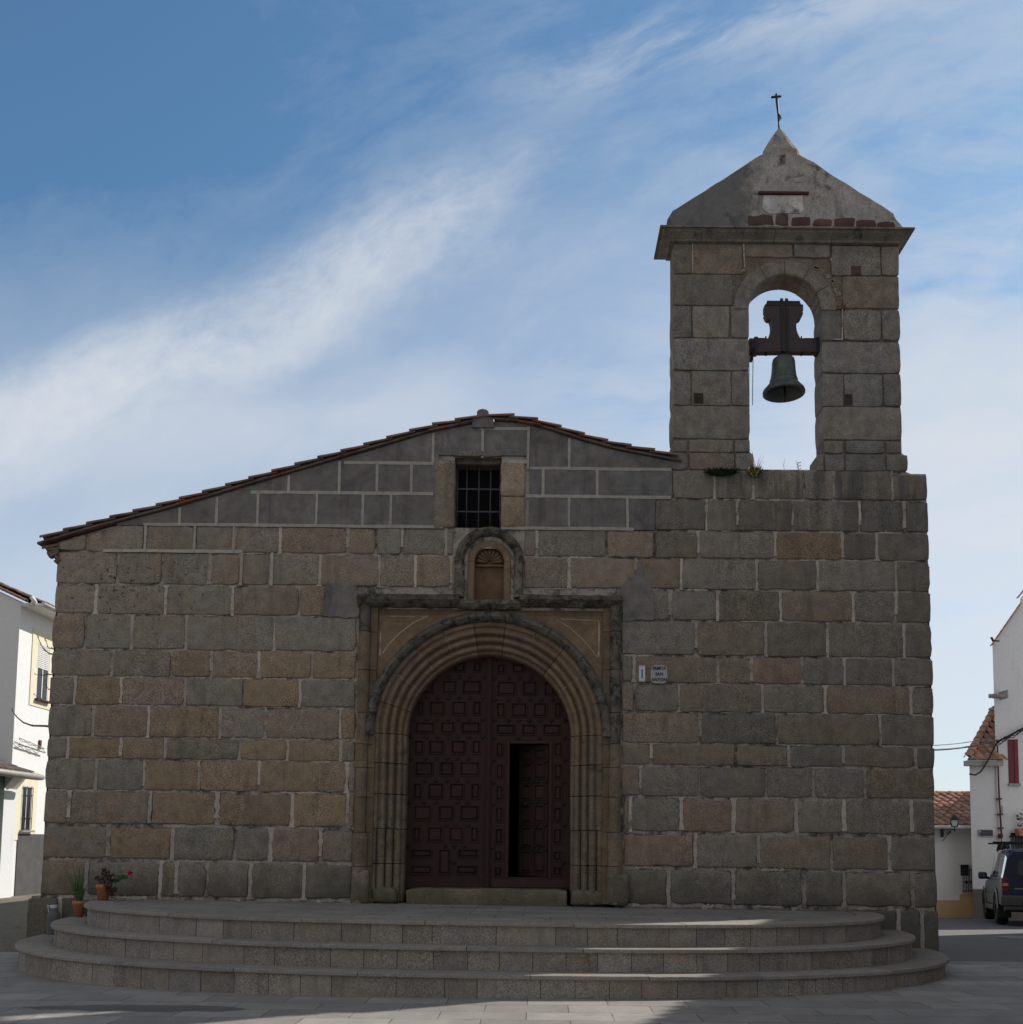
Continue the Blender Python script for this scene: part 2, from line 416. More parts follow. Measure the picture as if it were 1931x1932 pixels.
M['yellow'] = plain('ochre_yellow_paint', (0.76, 0.71, 0.52), 0.9, var=0.06)
M['orange'] = plain('orange_plinth_paint', (0.56, 0.39, 0.21), 0.9, var=0.06)
M['glass'] = plain('dark_window_glass', (0.02, 0.022, 0.025), 0.08, var=0.0, spec=0.5)
M['dark'] = plain('interior_shade_black', (0.012, 0.012, 0.012), 0.95, var=0.0, spec=0.1)  # near-black colour stands in for the shade inside
M['white_paint'] = plain('white_frame_paint', (0.72, 0.72, 0.70), 0.5, var=0.05)
M['zinc'] = plain('zinc_gutter', (0.30, 0.285, 0.265), 0.5, 0.3, var=0.12)
M['green_door'] = plain('green_door_paint', (0.07, 0.15, 0.12), 0.6)
M['red_paint'] = plain('wine_red_paint', (0.15, 0.03, 0.045), 0.6)
M['bark'] = plain('twig_bark', (0.10, 0.07, 0.055), 0.9, var=0.3)

def wood_mat():
    m, t, b = new_mat('oxblood_door_wood')
    tc_ = t.nodes.new('ShaderNodeTexCoord').outputs['Object']
    at = t.nodes.new('ShaderNodeAttribute'); at.attribute_name = 'tint'
    sp = t.nodes.new('ShaderNodeMapping'); sp.inputs['Scale'].default_value = (10, 10, 1.2); t.links.new(tc_, sp.inputs[0])
    g = tnoise(t, sp.outputs[0], 4, 6, 0.7)
    w = tnoise(t, tc_, 16, 6, 0.75, 0.6)
    sz = t.nodes.new('ShaderNodeSeparateXYZ'); t.links.new(tc_, sz.inputs[0])
    low = maprange(t, sz.outputs[2], 2.2, 0.85, 0.0, 1.0)          # paint is worn off near the bottom
    c = mixc(t, g, (0.038, 0.020, 0.017), (0.062, 0.034, 0.028))
    c = mixc(t, mul(t, maprange(t, w, 0.62, 0.72), math_node(t, 'ADD', mul(t, low, 0.55), 0.06)), c, (0.15, 0.13, 0.11))
    c = mixc(t, 1.0, c, at.outputs['Color'], 'MULTIPLY')
    t.links.new(c, b.inputs['Base Color']); b.inputs['Roughness'].default_value = 0.75
    b.inputs['Specular IOR Level'].default_value = 0.25
    bump(t, b, math_node(t, 'ADD', g, w), 0.35, 0.006)
    return m
M['wood'] = wood_mat()

def paving_mat(name, bw, bh, off, col, var, mortar, ang=0.0, x0=0.0, y0=0.0, msize=0.006):
    m, t, b = new_mat(name)
    tc_ = t.nodes.new('ShaderNodeTexCoord').outputs['Object']
    mp = t.nodes.new('ShaderNodeMapping'); mp.inputs['Location'].default_value = (x0, y0, 0)
    mp.inputs['Rotation'].default_value = (0, 0, ang); t.links.new(tc_, mp.inputs[0])
    br = t.nodes.new('ShaderNodeTexBrick'); t.links.new(mp.outputs[0], br.inputs['Vector'])
    br.offset = off; br.offset_frequency = 2; br.squash = 1.0
    br.inputs['Scale'].default_value = 1.0; br.inputs['Mortar Size'].default_value = msize
    br.inputs['Mortar Smooth'].default_value = 0.2; br.inputs['Bias'].default_value = 0.0
    br.inputs['Brick Width'].default_value = bw; br.inputs['Row Height'].default_value = bh
    br.inputs['Color1'].default_value = (0, 0, 0, 1); br.inputs['Color2'].default_value = (1, 1, 1, 1)
    br.inputs['Mortar'].default_value = (0.5, 0.5, 0.5, 1)
    g1 = tnoise(t, tc_, 80, 3, 0.75); g2 = tnoise(t, tc_, 2.4, 6, 0.65, 0.4); g3 = tnoise(t, tc_, 0.5, 3, 0.6)
    tone = t.nodes.new('ShaderNodeSeparateColor'); t.links.new(br.outputs['Color'], tone.inputs[0])
    c = scalec(t, col, maprange(t, tone.outputs[0], 0, 1, 1 - var, 1 + var, False))
    c = scalec(t, c, maprange(t, g1, 0.3, 0.7, 0.72, 1.28, False))
    c = scalec(t, c, maprange(t, g2, 0.3, 0.72, 1.12, 0.78, False))
    jointv = maprange(t, g2, 0.40, 0.58, 0.5, 1.0)
    c = mixc(t, mul(t, br.outputs['Fac'], jointv), c, mortar)
    spot = maprange(t, tnoise(t, tc_, 9, 4, 0.5), 0.70, 0.76)
    c = mixc(t, mul(t, spot, 0.5), c, (0.07, 0.06, 0.05))
    return m, t, b, tc_, c, (br, g1)
def finish(m, t, b, c, br, g1, rough=0.85):
    t.links.new(c, b.inputs['Base Color']); b.inputs['Roughness'].default_value = rough
    b.inputs['Specular IOR Level'].default_value = 0.3
    bump(t, b, math_node(t, 'SUBTRACT', mul(t, g1, 0.4), br.outputs['Fac']), 0.35, 0.006)
m, t, b, tcn, c, e = paving_mat('plaza_paving', 0.74, 0.395, 0.5, (0.29, 0.27, 0.25), 0.17, (0.10, 0.09, 0.08), x0=0.10, y0=-0.25)
# damp patch left of the steps
spn = t.nodes.new('ShaderNodeSeparateXYZ'); t.links.new(tcn, spn.inputs[0])
WET = (-3.45, 8.95)
ddx = mul(t, math_node(t, 'ADD', spn.outputs[0], -WET[0]), 0.80); ddy = mul(t, math_node(t, 'ADD', spn.outputs[1], -WET[1]), 4.6)
dd = math_node(t, 'SQRT', math_node(t, 'ADD', mul(t, ddx, ddx), mul(t, ddy, ddy)))
dd = math_node(t, 'ADD', dd, mul(t, math_node(t, 'ADD', tnoise(t, tcn, 3.0, 5, 0.6), -0.5), 0.9))
c = mixc(t, mul(t, maprange(t, dd, 0.86, 0.72), 0.72), c, (0.085, 0.078, 0.072))
finish(m, t, b, c, *e); M['paving'] = m
m, t, b, tcn, c, e = paving_mat('platform_paving', 0.60, 0.36, 0.5, (0.27, 0.25, 0.232), 0.12, (0.09, 0.085, 0.08), x0=0.17, y0=-0.08)
finish(m, t, b, c, *e); M['platform'] = m
m, t, b, tcn, c, e = paving_mat('grey_stone_plinth', 0.60, 0.30, 0.5, (0.20, 0.17, 0.16), 0.10, (0.12, 0.11, 0.10))
finish(m, t, b, c, *e); M['plinth'] = m
m, t, b = new_mat('asphalt')
tcn = t.nodes.new('ShaderNodeTexCoord').outputs['Object']
g = tnoise(t, tcn, 90, 3, 0.7); g2 = tnoise(t, tcn, 0.8, 5, 0.6)
c = mixc(t, g2, (0.115, 0.11, 0.108), (0.165, 0.155, 0.15))
c = scalec(t, c, maprange(t, g, 0.3, 0.7, 0.8, 1.2, False))
t.links.new(c, b.inputs['Base Color']); b.inputs['Roughness'].default_value = 0.9; bump(t, b, g, 0.4, 0.006)
M['asphalt'] = m
M['earth'] = stone('dry_ground', (0.17, 0.155, 0.12), grain=20, gamp=0.3, stain_lo=0.55, stain_hi=0.8, stain_scale=1.2, warm_amt=0.2)
M['leaf'] = plain('plant_leaf', (0.045, 0.085, 0.03), 0.6, var=0.3)
M['leaf_dark'] = plain('reddish_leaf', (0.07, 0.035, 0.028), 0.6, var=0.4, scale=30)
M['petal'] = plain('red_petal', (0.45, 0.01, 0.03), 0.6)
M['clay'] = plain('terracotta_pot', (0.42, 0.16, 0.075), 0.85, var=0.15)
M['soil'] = plain('pot_soil', (0.05, 0.04, 0.03), 0.95)

# ------------------------------------------------------------------ ground
def sstep(x): x = max(0.0, min(1.0, x)); return x*x*(3-2*x)
def gz(x, y):
    z = -0.04 * max(0.0, min(y, 29) - 16.5) * sstep((x - 3) / 4)
    z += 0.006 * max(-8.0, min(0.0, -x)) * 0
    return z
def sheet(x0, x1, y0, y1, step, dz, mat, name):
    mb = MB(); nx = max(1, round((x1-x0)/step)); ny = max(1, round((y1-y0)/step))
    vs_ = []
    for j in range(ny+1):
        for i in range(nx+1):
            x = x0+(x1-x0)*i/nx; y = y0+(y1-y0)*j/ny
            vs_.append((x, y, gz(x, y)+dz))
    fs = [(j*(nx+1)+i, j*(nx+1)+i+1, (j+1)*(nx+1)+i+1, (j+1)*(nx+1)+i) for j in range(ny) for i in range(nx)]
    mb.add(vs_, fs); return structure(mb.build(name, mat))
sheet(-400, 400, -400, 400, 10, -0.35 - 0.2, M['earth'], 'ground')
sheet(-16, 26, -14, 13.18, 0.6, 0.0, M['paving'], 'plaza_paving')
sheet(5.0, 40, 13.18, 45, 0.5, -0.004, M['asphalt'], 'road')
sheet(-16, 5.0, 13.18, 45, 0.9, -0.006, M['earth'], 'side_lane')

# ------------------------------------------------------------------ the chapel
church = thing('chapel', 'granite chapel with an arched double door and an open bell gable', 'chapel', (-0.7, 13.0, 0))
J = 0.0097
def courseY(k, x):
    """height on the photograph of course line k at picture column x"""
    a, b = COURSE[k]; return a + (b - a) * (x - 298) / (1409 - 298)
COURSE = {-2: (878.5, 890.5), -1: (931, 942.2), 0: (990, 1002), 1: (1041.5, 1055), 2: (1103, 1113.5), 3: (1160, 1172), 4: (1226, 1238.5),
          5: (1277.6, 1291), 6: (1331.5, 1345), 7: (1392, 1404.5), 8: (1433, 1446.5), 9: (1492, 1505), 10: (1558, 1573),
          11: (1623.5, 1640), 12: (1694, 1710), 13: (1772, 1790)}
g, o_, b_, d_, p_, q_ = 'gobdpq'
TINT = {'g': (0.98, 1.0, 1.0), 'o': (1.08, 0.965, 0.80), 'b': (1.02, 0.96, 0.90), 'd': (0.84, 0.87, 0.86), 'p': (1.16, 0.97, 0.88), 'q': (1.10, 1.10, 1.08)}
ROWS = [  # course, joints (picture columns), kinds
 (0, [106, 165, 273, 368, 443, 529, 657, 710, 758, 842, 858], 'qqgggbbggg'),
 (0, [988, 1013, 1145, 1235, 1318, 1463, 1590, 1655, 1755], 'bgbdqodg'),
 (1, [105, 222, 306.5, 396, 455, 511, 604, 716, 784, 852, 862], 'qggbgqbbbb'),
 (1, [988, 1074.6, 1200, 1286, 1428, 1543.6, 1691, 1756], 'bbbqgqd'),
 (2, [102, 181.5, 313, 439, 565, 615, 684], 'qggbbd'),
 (2, [1172, 1230, 1265, 1354.5, 1472.5, 1610, 1691, 1758], 'dggdbgd'),
 (3, [97, 161, 249, 352, 518, 674], 'bgggg'),
 (3, [1172, 1313.5, 1445.5, 1561, 1706.5, 1760], 'gbdgd'),
 (4, [95, 212, 323, 399, 489, 588.5, 674], 'gboboo'.replace('b', 'o', 0)),
 (4, [1172, 1197, 1354.5, 1418.6, 1514, 1593.7, 1685.5, 1763], 'dbbpggg'),
 (5, [92, 142, 228, 350, 460, 566, 672], 'gobgog'),
 (5, [1172, 1197, 1281.6, 1438.5, 1557.6, 1718.8, 1764], 'bgbgbg'),
 (6, [89, 177, 280, 416, 501, 643, 672], 'gbogbo'),
 (6, [1172, 1321, 1466, 1661, 1765], 'bdbg'),
 (7, [87, 128, 228, 312.5, 452, 543, 643, 672], 'goodoog'),
 (7, [1172, 1229.4, 1387.7, 1488.6, 1591, 1728, 1766], 'bbbdbd'),
 (8, [84, 182, 271.5, 375, 490, 655, 672], 'goooob'.replace('oooo', 'gooo')),
 (8, [1172, 1209, 1320.5, 1445.5, 1535.6, 1633, 1766], 'bggggb'),
 (9, [81, 130, 283, 410, 552, 656, 672], 'bboooo'),
 (9, [1174, 1190, 1286, 1384, 1503, 1592.7, 1720.5, 1766], 'bgpbggd'),
 (10, [79, 204, 326, 443, 511, 605, 670], 'bodgbb'),
 (10, [1174, 1312.4, 1431.5, 1570, 1678.5, 1767], 'pgbbg'),
 (11, [75, 162.6, 303, 333, 390, 473, 574, 668], 'ogoggdd'),
 (11, [1176, 1261.6, 1384, 1517.4, 1592.7, 1722, 1771], 'dgddgg'),
 (12, [52, 112, 170, 300, 450, 600, 668], 'bdgggg'),
 (12, [1190, 1330, 1500, 1643, 1696, 1741, 1775], 'gggddd'),
 (-2, [1267, 1348.8, 1421, 1518.4, 1573, 1683.5, 1751.7], 'ggqqgd'),
 (-1, [1235, 1333.5, 1391, 1496, 1622, 1706.5, 1754], 'dgdgdd'),
]
# roof line of the facade (x, z) from photograph
ROOFPX = [(90, 1017), (136, 1003), (216.4, 981), (311, 956), (402, 930), (502, 900), (596, 872), (684, 847), (724.7, 835), (810, 809), (901, 791), (912, 787),
          (924, 787), (985, 791), (1029, 802), (1073, 817), (1116.6, 830), (1165.7, 843), (1216, 852), (1258.5, 861), (1275, 864)]
ROOF = [XZ(*p) for p in ROOFPX]
def lerp_line(L_, x):
    if x <= L_[0][0]: a, b = L_[0], L_[1]
    elif x >= L_[-1][0]: a, b = L_[-2], L_[-1]
    else:
        for a, b in zip(L_, L_[1:]):
            if a[0] <= x <= b[0]: break
    return a[1] + (b[1]-a[1]) * (x-a[0]) / (b[0]-a[0])
def roofz(x): return lerp_line(ROOF, x)
XR = X(1275, 870)          # the tower starts here
def topz(x):
    if x < XR: return roofz(x) - 0.075
    return Z(1500, 885) if x < X(1716, 888) else Z(1730, 893)

def nz(x, y, z, s): return noise.noise(Vector((x*s, y*s, z*s)))
def block(mb, x0, x1, z0, z1, y, col, seed, depth=0.10, gap=0.013, rr=0.022, jit=0.010, cell=0.09, bulge=0.006, clip=None, mat=0):
    """one weathered ashlar: an uneven face with rounded arrises, its sides running back into the wall"""
    rg = rnd(seed); x0 += gap; x1 -= gap; z0 += gap; z1 -= gap
    if x1 - x0 < 0.03 or z1 - z0 < 0.03: return
    def div(a, b):
        Ln = b - a; e = [0, min(rr*0.45, Ln*0.12), min(rr*1.2, Ln*0.3)]
        n = max(1, int((Ln - 2*e[2]) / cell))
        mid = [e[2] + (Ln - 2*e[2]) * i / n for i in range(1, n)]
        return [a + t_ for t_ in e + mid + [Ln - e[2], Ln - e[1], Ln]]
    us_, vs_ = div(x0, x1), div(z0, z1)
    off = rg.uniform(-0.004, 0.006); tiltx = rg.uniform(-0.006, 0.006); tiltz = rg.uniform(-0.006, 0.006)
    co = rg.uniform(0.015, 0.055)
    pts = []
    for zz in vs_:
        for xx in us_:
            de = min(xx-x0, x1-xx, zz-z0, z1-zz)
            cx = min(xx-x0, x1-xx); cz = min(zz-z0, z1-zz)
            px, pz = xx, zz
            w = max(0.0, 1 - de/0.05)
            px += (nz(xx, seed, zz, 9) * jit*1.6 + nz(xx, seed, zz, 30) * jit*0.7) * w
            pz += (nz(zz, seed+5, xx, 9) * jit*1.3 + nz(zz, seed+5, xx, 30) * jit*0.7) * w
            if cx < co and cz < co:                       # chipped, rounded corners
                k = (1 - cx/co) * (1 - cz/co) * co * 0.32
                px += k if xx-x0 < x1-xx else -k
                pz += k if zz-z0 < z1-zz else -k
            py = y + off + tiltx*(xx-(x0+x1)/2) + tiltz*(zz-(z0+z1)/2) + nz(xx, seed, zz, 4) * bulge
            if de < rr: py += (1 - de/rr)**2 * rr * 0.75
            if clip: pz = min(pz, clip(px))
            pts.append((px, py, pz))
    nu, nv = len(us_), len(vs_)
    if clip and all(p[2] - pts[i % nu][2] < 0.02 for i, p in enumerate(pts)): return
    fs = [(j*nu+i, j*nu+i+1, (j+1)*nu+i+1, (j+1)*nu+i) for j in range(nv-1) for i in range(nu-1)]
    ring = [i for i in range(nu)] + [j*nu+nu-1 for j in range(1, nv)] + [(nv-1)*nu+i for i in range(nu-2, -1, -1)] + [j*nu for j in range(nv-2, 0, -1)]
    b = len(pts); pts += [(pts[r_][0], y+depth, pts[r_][2]) for r_ in ring]
    n = len(ring)
    mb.add(pts, fs, mat, col, True)
    base = len(mb.v) - len(pts)
    for i in range(n):
        mb.f.append([base+ring[(i+1) % n], base+ring[i], base+b+i, base+b+(i+1) % n])
        mb.m.append(mat); mb.c.append(col); mb.sm.append(False)
def tintof(kind, rg, v=0.075):
    c = TINT[kind]; k = 1 + rg.uniform(-v, v); h = rg.uniform(-0.03, 0.03)
    return (c[0]*k*(1+h), c[1]*k, c[2]*k*(1-h))

# holes of the facade (x0, x1, z0, z1)
PCX = X(921, 1384); PSZ = Z(921, 1384)               # centre of the portal arch
S = P(1021, 1384).x - P(921, 1384).x; PX = S/100      # metres per picture pixel on the facade
holes = [(X(690, 1400), X(1160, 1400), 0.3, Z(921, 1150)), (X(857.5, 930), X(946, 930), Z(900, 995), Z(900, 862)),
         (X(893, 1080), X(954, 1080), Z(924, 1131), Z(924, 1034))]
def wallsheet(mb, xs, zb, ztop, y, holes=(), mat=0, col=(1, 1, 1), flip=False):
    cuts = set(xs)
    for h in holes:
        for x in h[:2]:
            if xs[0] < x < xs[-1]: cuts.add(x)
    cs = sorted(cuts)
    for a, b in zip(cs, cs[1:]):
        if b - a < 1e-6: continue
        m_ = (a+b)/2
        segs = [zb] ; hs = sorted([h for h in holes if h[0] < m_ < h[1]], key=lambda h: h[2])
        lo = zb; spans = []
        for h in hs:
            spans.append((lo, h[2])); lo = h[3]
        for s0, s1 in spans:
            if s1 > s0: mb.add([(a, y, s0), (b, y, s0), (b, y, s1), (a, y, s1)], [(0, 1, 2, 3) if not flip else (3, 2, 1, 0)], mat, col)
        ta, tb_ = ztop(a+1e-4), ztop(b-1e-4)
        if min(ta, tb_) > lo: mb.add([(a, y, lo), (b, y, lo), (b, y, tb_), (a, y, ta)], [(0, 1, 2, 3) if not flip else (3, 2, 1, 0)], mat, col)
def frange(a, b, s): n = max(1, int(round((b-a)/s))); return [a+(b-a)*i/n for i in range(n+1)]

# -- facade wall: mortar bed, ashlars, pale vertical pointing
XL, XE = X(97, 1250), X(1764, 1250)
mb = MB(); rg = rnd(3)
wallsheet(mb, frange(X(106, 1040)+0.03, X(1754, 950)-0.03, 0.1), 0.0, topz, WY+0.026, holes, mat=1)
wallsheet(mb, frange(X(106, 1040)+0.03, X(1754, 950)-0.03, 0.1), 0.0, topz, WY+0.60, holes, mat=1, flip=True)
# splayed foot beyond the straight part on both sides
for k in range(1, 13):
    for side, xa in ((0, None), (1, None)):
        r = [q for q in ROWS if q[0] == k][side]
        e = r[1][0] if side == 0 else r[1][-1]
        ym = (courseY(k, e) + courseY(k+1, e))/2
        zt, zb = Z(e, courseY(k, e)), Z(e, courseY(k+1, e))
        if k == 12: zb = -0.05
        xe = X(e, ym); xi = X(106, 1040)+0.05 if side == 0 else X(1754, 950)-0.05
        mb.box((min(xe+0.03*(1-2*side), xi), WY+0.026, zb), (max(xe+0.03*(1-2*side), xi), WY+0.60, zt), 1)
for k, js, kinds in ROWS:
    for i in range(len(js)-1):
        xa, xb = js[i], js[i+1]; xm = (xa+xb)/2
        ya, yb = courseY(k, xm), courseY(k+1, xm); ym = (ya+yb)/2
        x0, x1 = X(xa, ym), X(xb, ym); z1, z0 = Z(xm, ya), Z(xm, yb)
        if k == -2 and xb < 1720: z1 = Z(xm, 886 + (xm-1424)*0.003)
        if k == 12 and (i == 0 and xa < 100 or xb > 1740): z0 = 0.02
        if k == 12 and xa > 1600: z0 = 0.05
        kind = kinds[i] if i < len(kinds) else 'g'
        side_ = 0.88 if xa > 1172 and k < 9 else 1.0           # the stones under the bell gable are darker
        clip = (lambda x: roofz(x) - 0.10) if (k == 0 and xb < 400) else None
        low = k >= 9
        dep = 0.10; edge_ = (i == 0 and xa < 110) or (i == len(js)-2 and xb > 1740)
        yy = WY - (0.03 if (k == 12 and i == 0 and xa < 100) else 0.0)
        if (k == 12 and xa == 52): yy = WY - 0.05
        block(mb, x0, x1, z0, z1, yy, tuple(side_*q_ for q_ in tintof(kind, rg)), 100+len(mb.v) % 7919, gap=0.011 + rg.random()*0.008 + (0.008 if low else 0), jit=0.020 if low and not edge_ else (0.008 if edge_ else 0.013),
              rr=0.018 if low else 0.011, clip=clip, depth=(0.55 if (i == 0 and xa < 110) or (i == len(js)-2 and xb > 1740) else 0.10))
        # pale pointing in the upright joint on the right of this stone
        if i < len(js)-2 and not clip:
            t_ = rg.uniform(0.75, 1.15); w_ = 0.019 + 0.006*rg.random()
            if rg.random() < 0.85:
                zz = z0 + (0.0 if rg.random() < 0.6 else rg.uniform(0, 0.12))
                vv = []; nn_ = 9; w_ *= 1.15 if low else 1.0
                for q_ in range(nn_+1):
                    zq = zz+(z1-zz)*q_/nn_; ed = 1.0 if 0 < q_ < nn_ else (1.9 if rg.random() < 0.4 else 0.9)
                    vv += [(x1-w_*ed*rg.uniform(0.7, 1.35), WY+0.004+0.005*rg.random(), zq), (x1+w_*ed*rg.uniform(0.7, 1.35), WY+0.004+0.005*rg.random(), zq)]
                mb.add(vv, [(2*q_, 2*q_+1, 2*q_+3, 2*q_+2) for q_ in range(nn_)], 2, (t_, t_*0.96, t_*0.90))
        # smeared bedding mortar along parts of the joint under this stone
        if not clip and rg.random() < (0.75 if k >= 3 else 0.45):
            n_ = max(3, int((x1-x0)/0.05)); f0 = rg.uniform(0, 0.5); f1 = f0+rg.uniform(0.25, 0.5); vv = []
            hh_ = rg.uniform(0.008, 0.016) * (1.5 if low else 1.0)
            for q_ in range(n_+1):
                xq = x0+(x1-x0)*(f0+(min(1, f1)-f0)*q_/n_); ed = 0.3 if q_ in (0, n_) else 1
                vv += [(xq, WY+0.006+0.006*rg.random(), z0-hh_*ed*rg.uniform(0.3, 1.5)), (xq, WY+0.006+0.006*rg.random(), z0+hh_*ed*rg.uniform(0.3, 1.5))]
            tq = rg.uniform(0.7, 1.0)
            mb.add(vv, [(2*q_, 2*q_+2, 2*q_+3, 2*q_+1) for q_ in range(n_)], 2, (tq, tq*0.95, tq*0.88))
facade = mb.build('facade_wall', [M['granite'], M['mortar'], M['pale_mortar']], church)

# -- cement-rendered gable with painted false joints
GBOT = 990
def gx(x): return x
mb = MB()
zst = [Z(1236, 1000), Z(1250, 940)]
def gtop(x): return roofz(x) - 0.06
def gbot(x):
    if x > X(1236, 960): return Z(1250, 940)
    return Z(660, courseY(0, 660)) - 0.004 + 0.0*x
xa = X(200, 990); cuts = frange(xa, X(1236, 960), 0.15) + frange(X(1236, 960)+0.001, X(1268, 920), 0.1)
winh = (X(819, 930), X(992, 930), Z(900, 1010), Z(900, 859))
for a, b in zip(cuts, cuts[1:]):
    lo = gbot((a+b)/2); ta, tb_ = gtop(a), gtop(b)
    mid = (a+b)/2
    if winh[0] < mid < winh[1]: lo = winh[3]
    if ta - lo > 0.02 and tb_ - lo > 0.02 or (ta - lo > 0 and tb_ - lo > 0):
        ys = WY - 0.006
        mb.add([(a, ys, lo), (b, ys, lo), (b, ys, tb_), (a, ys, ta), (a, WY+0.03, lo), (b, WY+0.03, lo)], [(0, 1, 2, 3), (4, 5, 1, 0)])
# the gable's flat ends beside the window stones
def bandseg(mb, x0, x1, z0, z1, wob=0.004):
    n = max(1, int(max(x1-x0, z1-z0)/0.25)); rg2 = rnd(int((x0+z0)*1000) & 1023)
    y0 = WY - (0.011 if x1-x0 > z1-z0 else 0.0128)
    if x1-x0 > z1-z0:
        xs = [x0+(x1-x0)*i/n for i in range(n+1)]
        top = [(x, y0, z1 + rg2.uniform(-wob, wob)) for x in xs]; bot = [(x, y0, z0 + rg2.uniform(-wob, wob)) for x in xs]
    else:
        zs = [z0+(z1-z0)*i/n for i in range(n+1)]
        top = [(x0 + rg2.uniform(-wob, wob), y0, z) for z in zs]; bot = [(x1 + rg2.uniform(-wob, wob), y0, z) for z in zs]
    vs_ = bot + top + [(x, WY-0.005, z) for x, y, z in bot] + [(x, WY-0.005, z) for x, y, z in top]
    k = n+1; fs = []
    for i in range(n):
        fs += [(i, i+1, k+i+1, k+i), (2*k+i, 2*k+i+1, i+1, i), (k+i, k+i+1, 3*k+i+1, 3*k+i)]
    fs += [(0, k, 3*k, 2*k), (n, 2*k+n, 3*k+n, k+n)]
    t_ = rg2.uniform(0.85, 1.05); mb.add(vs_, fs, 1, (t_, t_, t_*0.97))
BW = 0.021
def hb(xa, xb, y):   # horizontal band, picture columns and row at column 298
    yy = y + J*((xa+xb)/2-298); z = Z((xa+xb)/2, yy); x0, x1 = X(xa, yy), X(xb, yy)
    bandseg(mb, x0, x1, z-BW, z+BW)
def vb(x, ya, yb):
    ya2, yb2 = ya + J*(x-298), yb + J*(x-298)
    xm = X(x, (ya2+yb2)/2); z1, z0 = Z(x, ya2), Z(x, yb2); z1 = min(z1+BW*0.8, roofz(xm)-0.08); z0 -= BW*0.8
    if z1 > z0: bandseg(mb, xm-BW*0.8, xm+BW*0.8, z0, z1)
# lowest line, two segments around the window
hb(272, 836, 989.5); hb(946, 1196, 990)
hb(474, 818, 927); hb(650, 818, 869.5); hb(993, 1266, 929.5)
for x in (410, 487.5, 598, 685, 737.5): vb(x, 927, 989.5)
vb(341, 927, 989.5)
for x in (546, 641, 712, 777): vb(x, 869.5, 927)
vb(818, 812, 867); vb(911, 802, 856); hb(905, 1000, 807 - 4); hb(960, 996, 865)
vb(997, 801, 876); hb(1000, 1267, 877); vb(1074, 815, 877); vb(1025, 877, 929.5); vb(1127, 877, 929.5)
vb(1074, 930, 990); vb(1184, 930, 990)
# bands laid on the ashlars of the first and second course on the left
hb(195, 458, 1039.5)
for x, a, b in ((275, 991, 1039), (368, 991, 1039), (442, 991, 1039), (456.5, 1041, 1101), (514, 1043, 1101)): vb(x, a, b)
mb.build('rendered_gable', [M['cement'], M['band']], church)

# -- patches of grey cement smeared over stones
def patch(pts, y=WY-0.010, t=1.0):
    mb = MB()
    poly = []
    n = len(pts)
    for i in range(n):
        a, b = pts[i], pts[(i+1) % n]
        for k in range(5):
            f = k/5; x = a[0]+(b[0]-a[0])*f; yy = a[1]+(b[1]-a[1])*f
            x += nz(x, 1, yy, 0.11)*6; yy += nz(yy, 2, x, 0.11)*6
            poly.append(XZ(x, yy))
    mb.prism(poly, y, WY+0.01, 0, (1.18, 1.16, 1.14))
    mb.build('cement_patch', M['cement'], church)
patch([(615, 1101), (676, 1103), (678, 1165), (610, 1163)], t=1.0)
patch([(1172, 1110), (1182, 1092), (1199, 1085), (1203, 1058), (1210, 1058), (1213, 1085), (1234, 1112), (1233, 1170), (1178, 1170)], t=1.0)

# ------------------------------------------------------------------ roof of the nave
def barrel(mb, a, b, r0, r1, th, mat, col, up=Vector((0, 0, 1)), seg=7, convex=True):
    """half-round tile from a (lower) to b (upper)"""
    a, b = Vector(a), Vector(b); t_ = (b-a).normalized(); side = t_.cross(up).normalized(); u_ = side.cross(t_).normalized()
    if not convex: u_ = -u_
    vs_ = []
    for p, r in ((a, r0), (b, r1)):
        for rad in (r, r-th):
            for i in range(seg+1):
                an = math.pi*i/seg
                vs_.append(p + side*math.cos(an)*rad + u_*math.sin(an)*rad*0.75)
    k = seg+1; fs = []
    for i in range(seg):
        fs += [(i, i+1, 2*k+i+1, 2*k+i), (k+i+1, k+i, 3*k+i, 3*k+i+1), (i+1, i, k+i, k+i+1), (2*k+i, 2*k+i+1, 3*k+i+1, 3*k+i)]
    fs += [(0, 2*k, 3*k, k), (seg, k+seg, 3*k+seg, 2*k+seg)]
    mb.add(vs_, fs, mat, col, False)
TC = [(1.0, 1.0, 1.0), (1.15, 0.95, 0.9), (0.62, 0.72, 0.8), (0.8, 0.9, 0.95), (0.55, 0.75, 0.85), (1.2, 0.8, 0.75)]
roof = MB(); rg = rnd(11)
def slope_pts(x0, x1, step):
    n = max(1, int(round(abs(x1-x0)/step))); return [x0+(x1-x0)*i/n for i in range(n+1)]
DEPTH = 15.0                 # length of the nave
apx = X(912, 787)
xl0 = X(88, 1020) - 0.0
rc = MB()
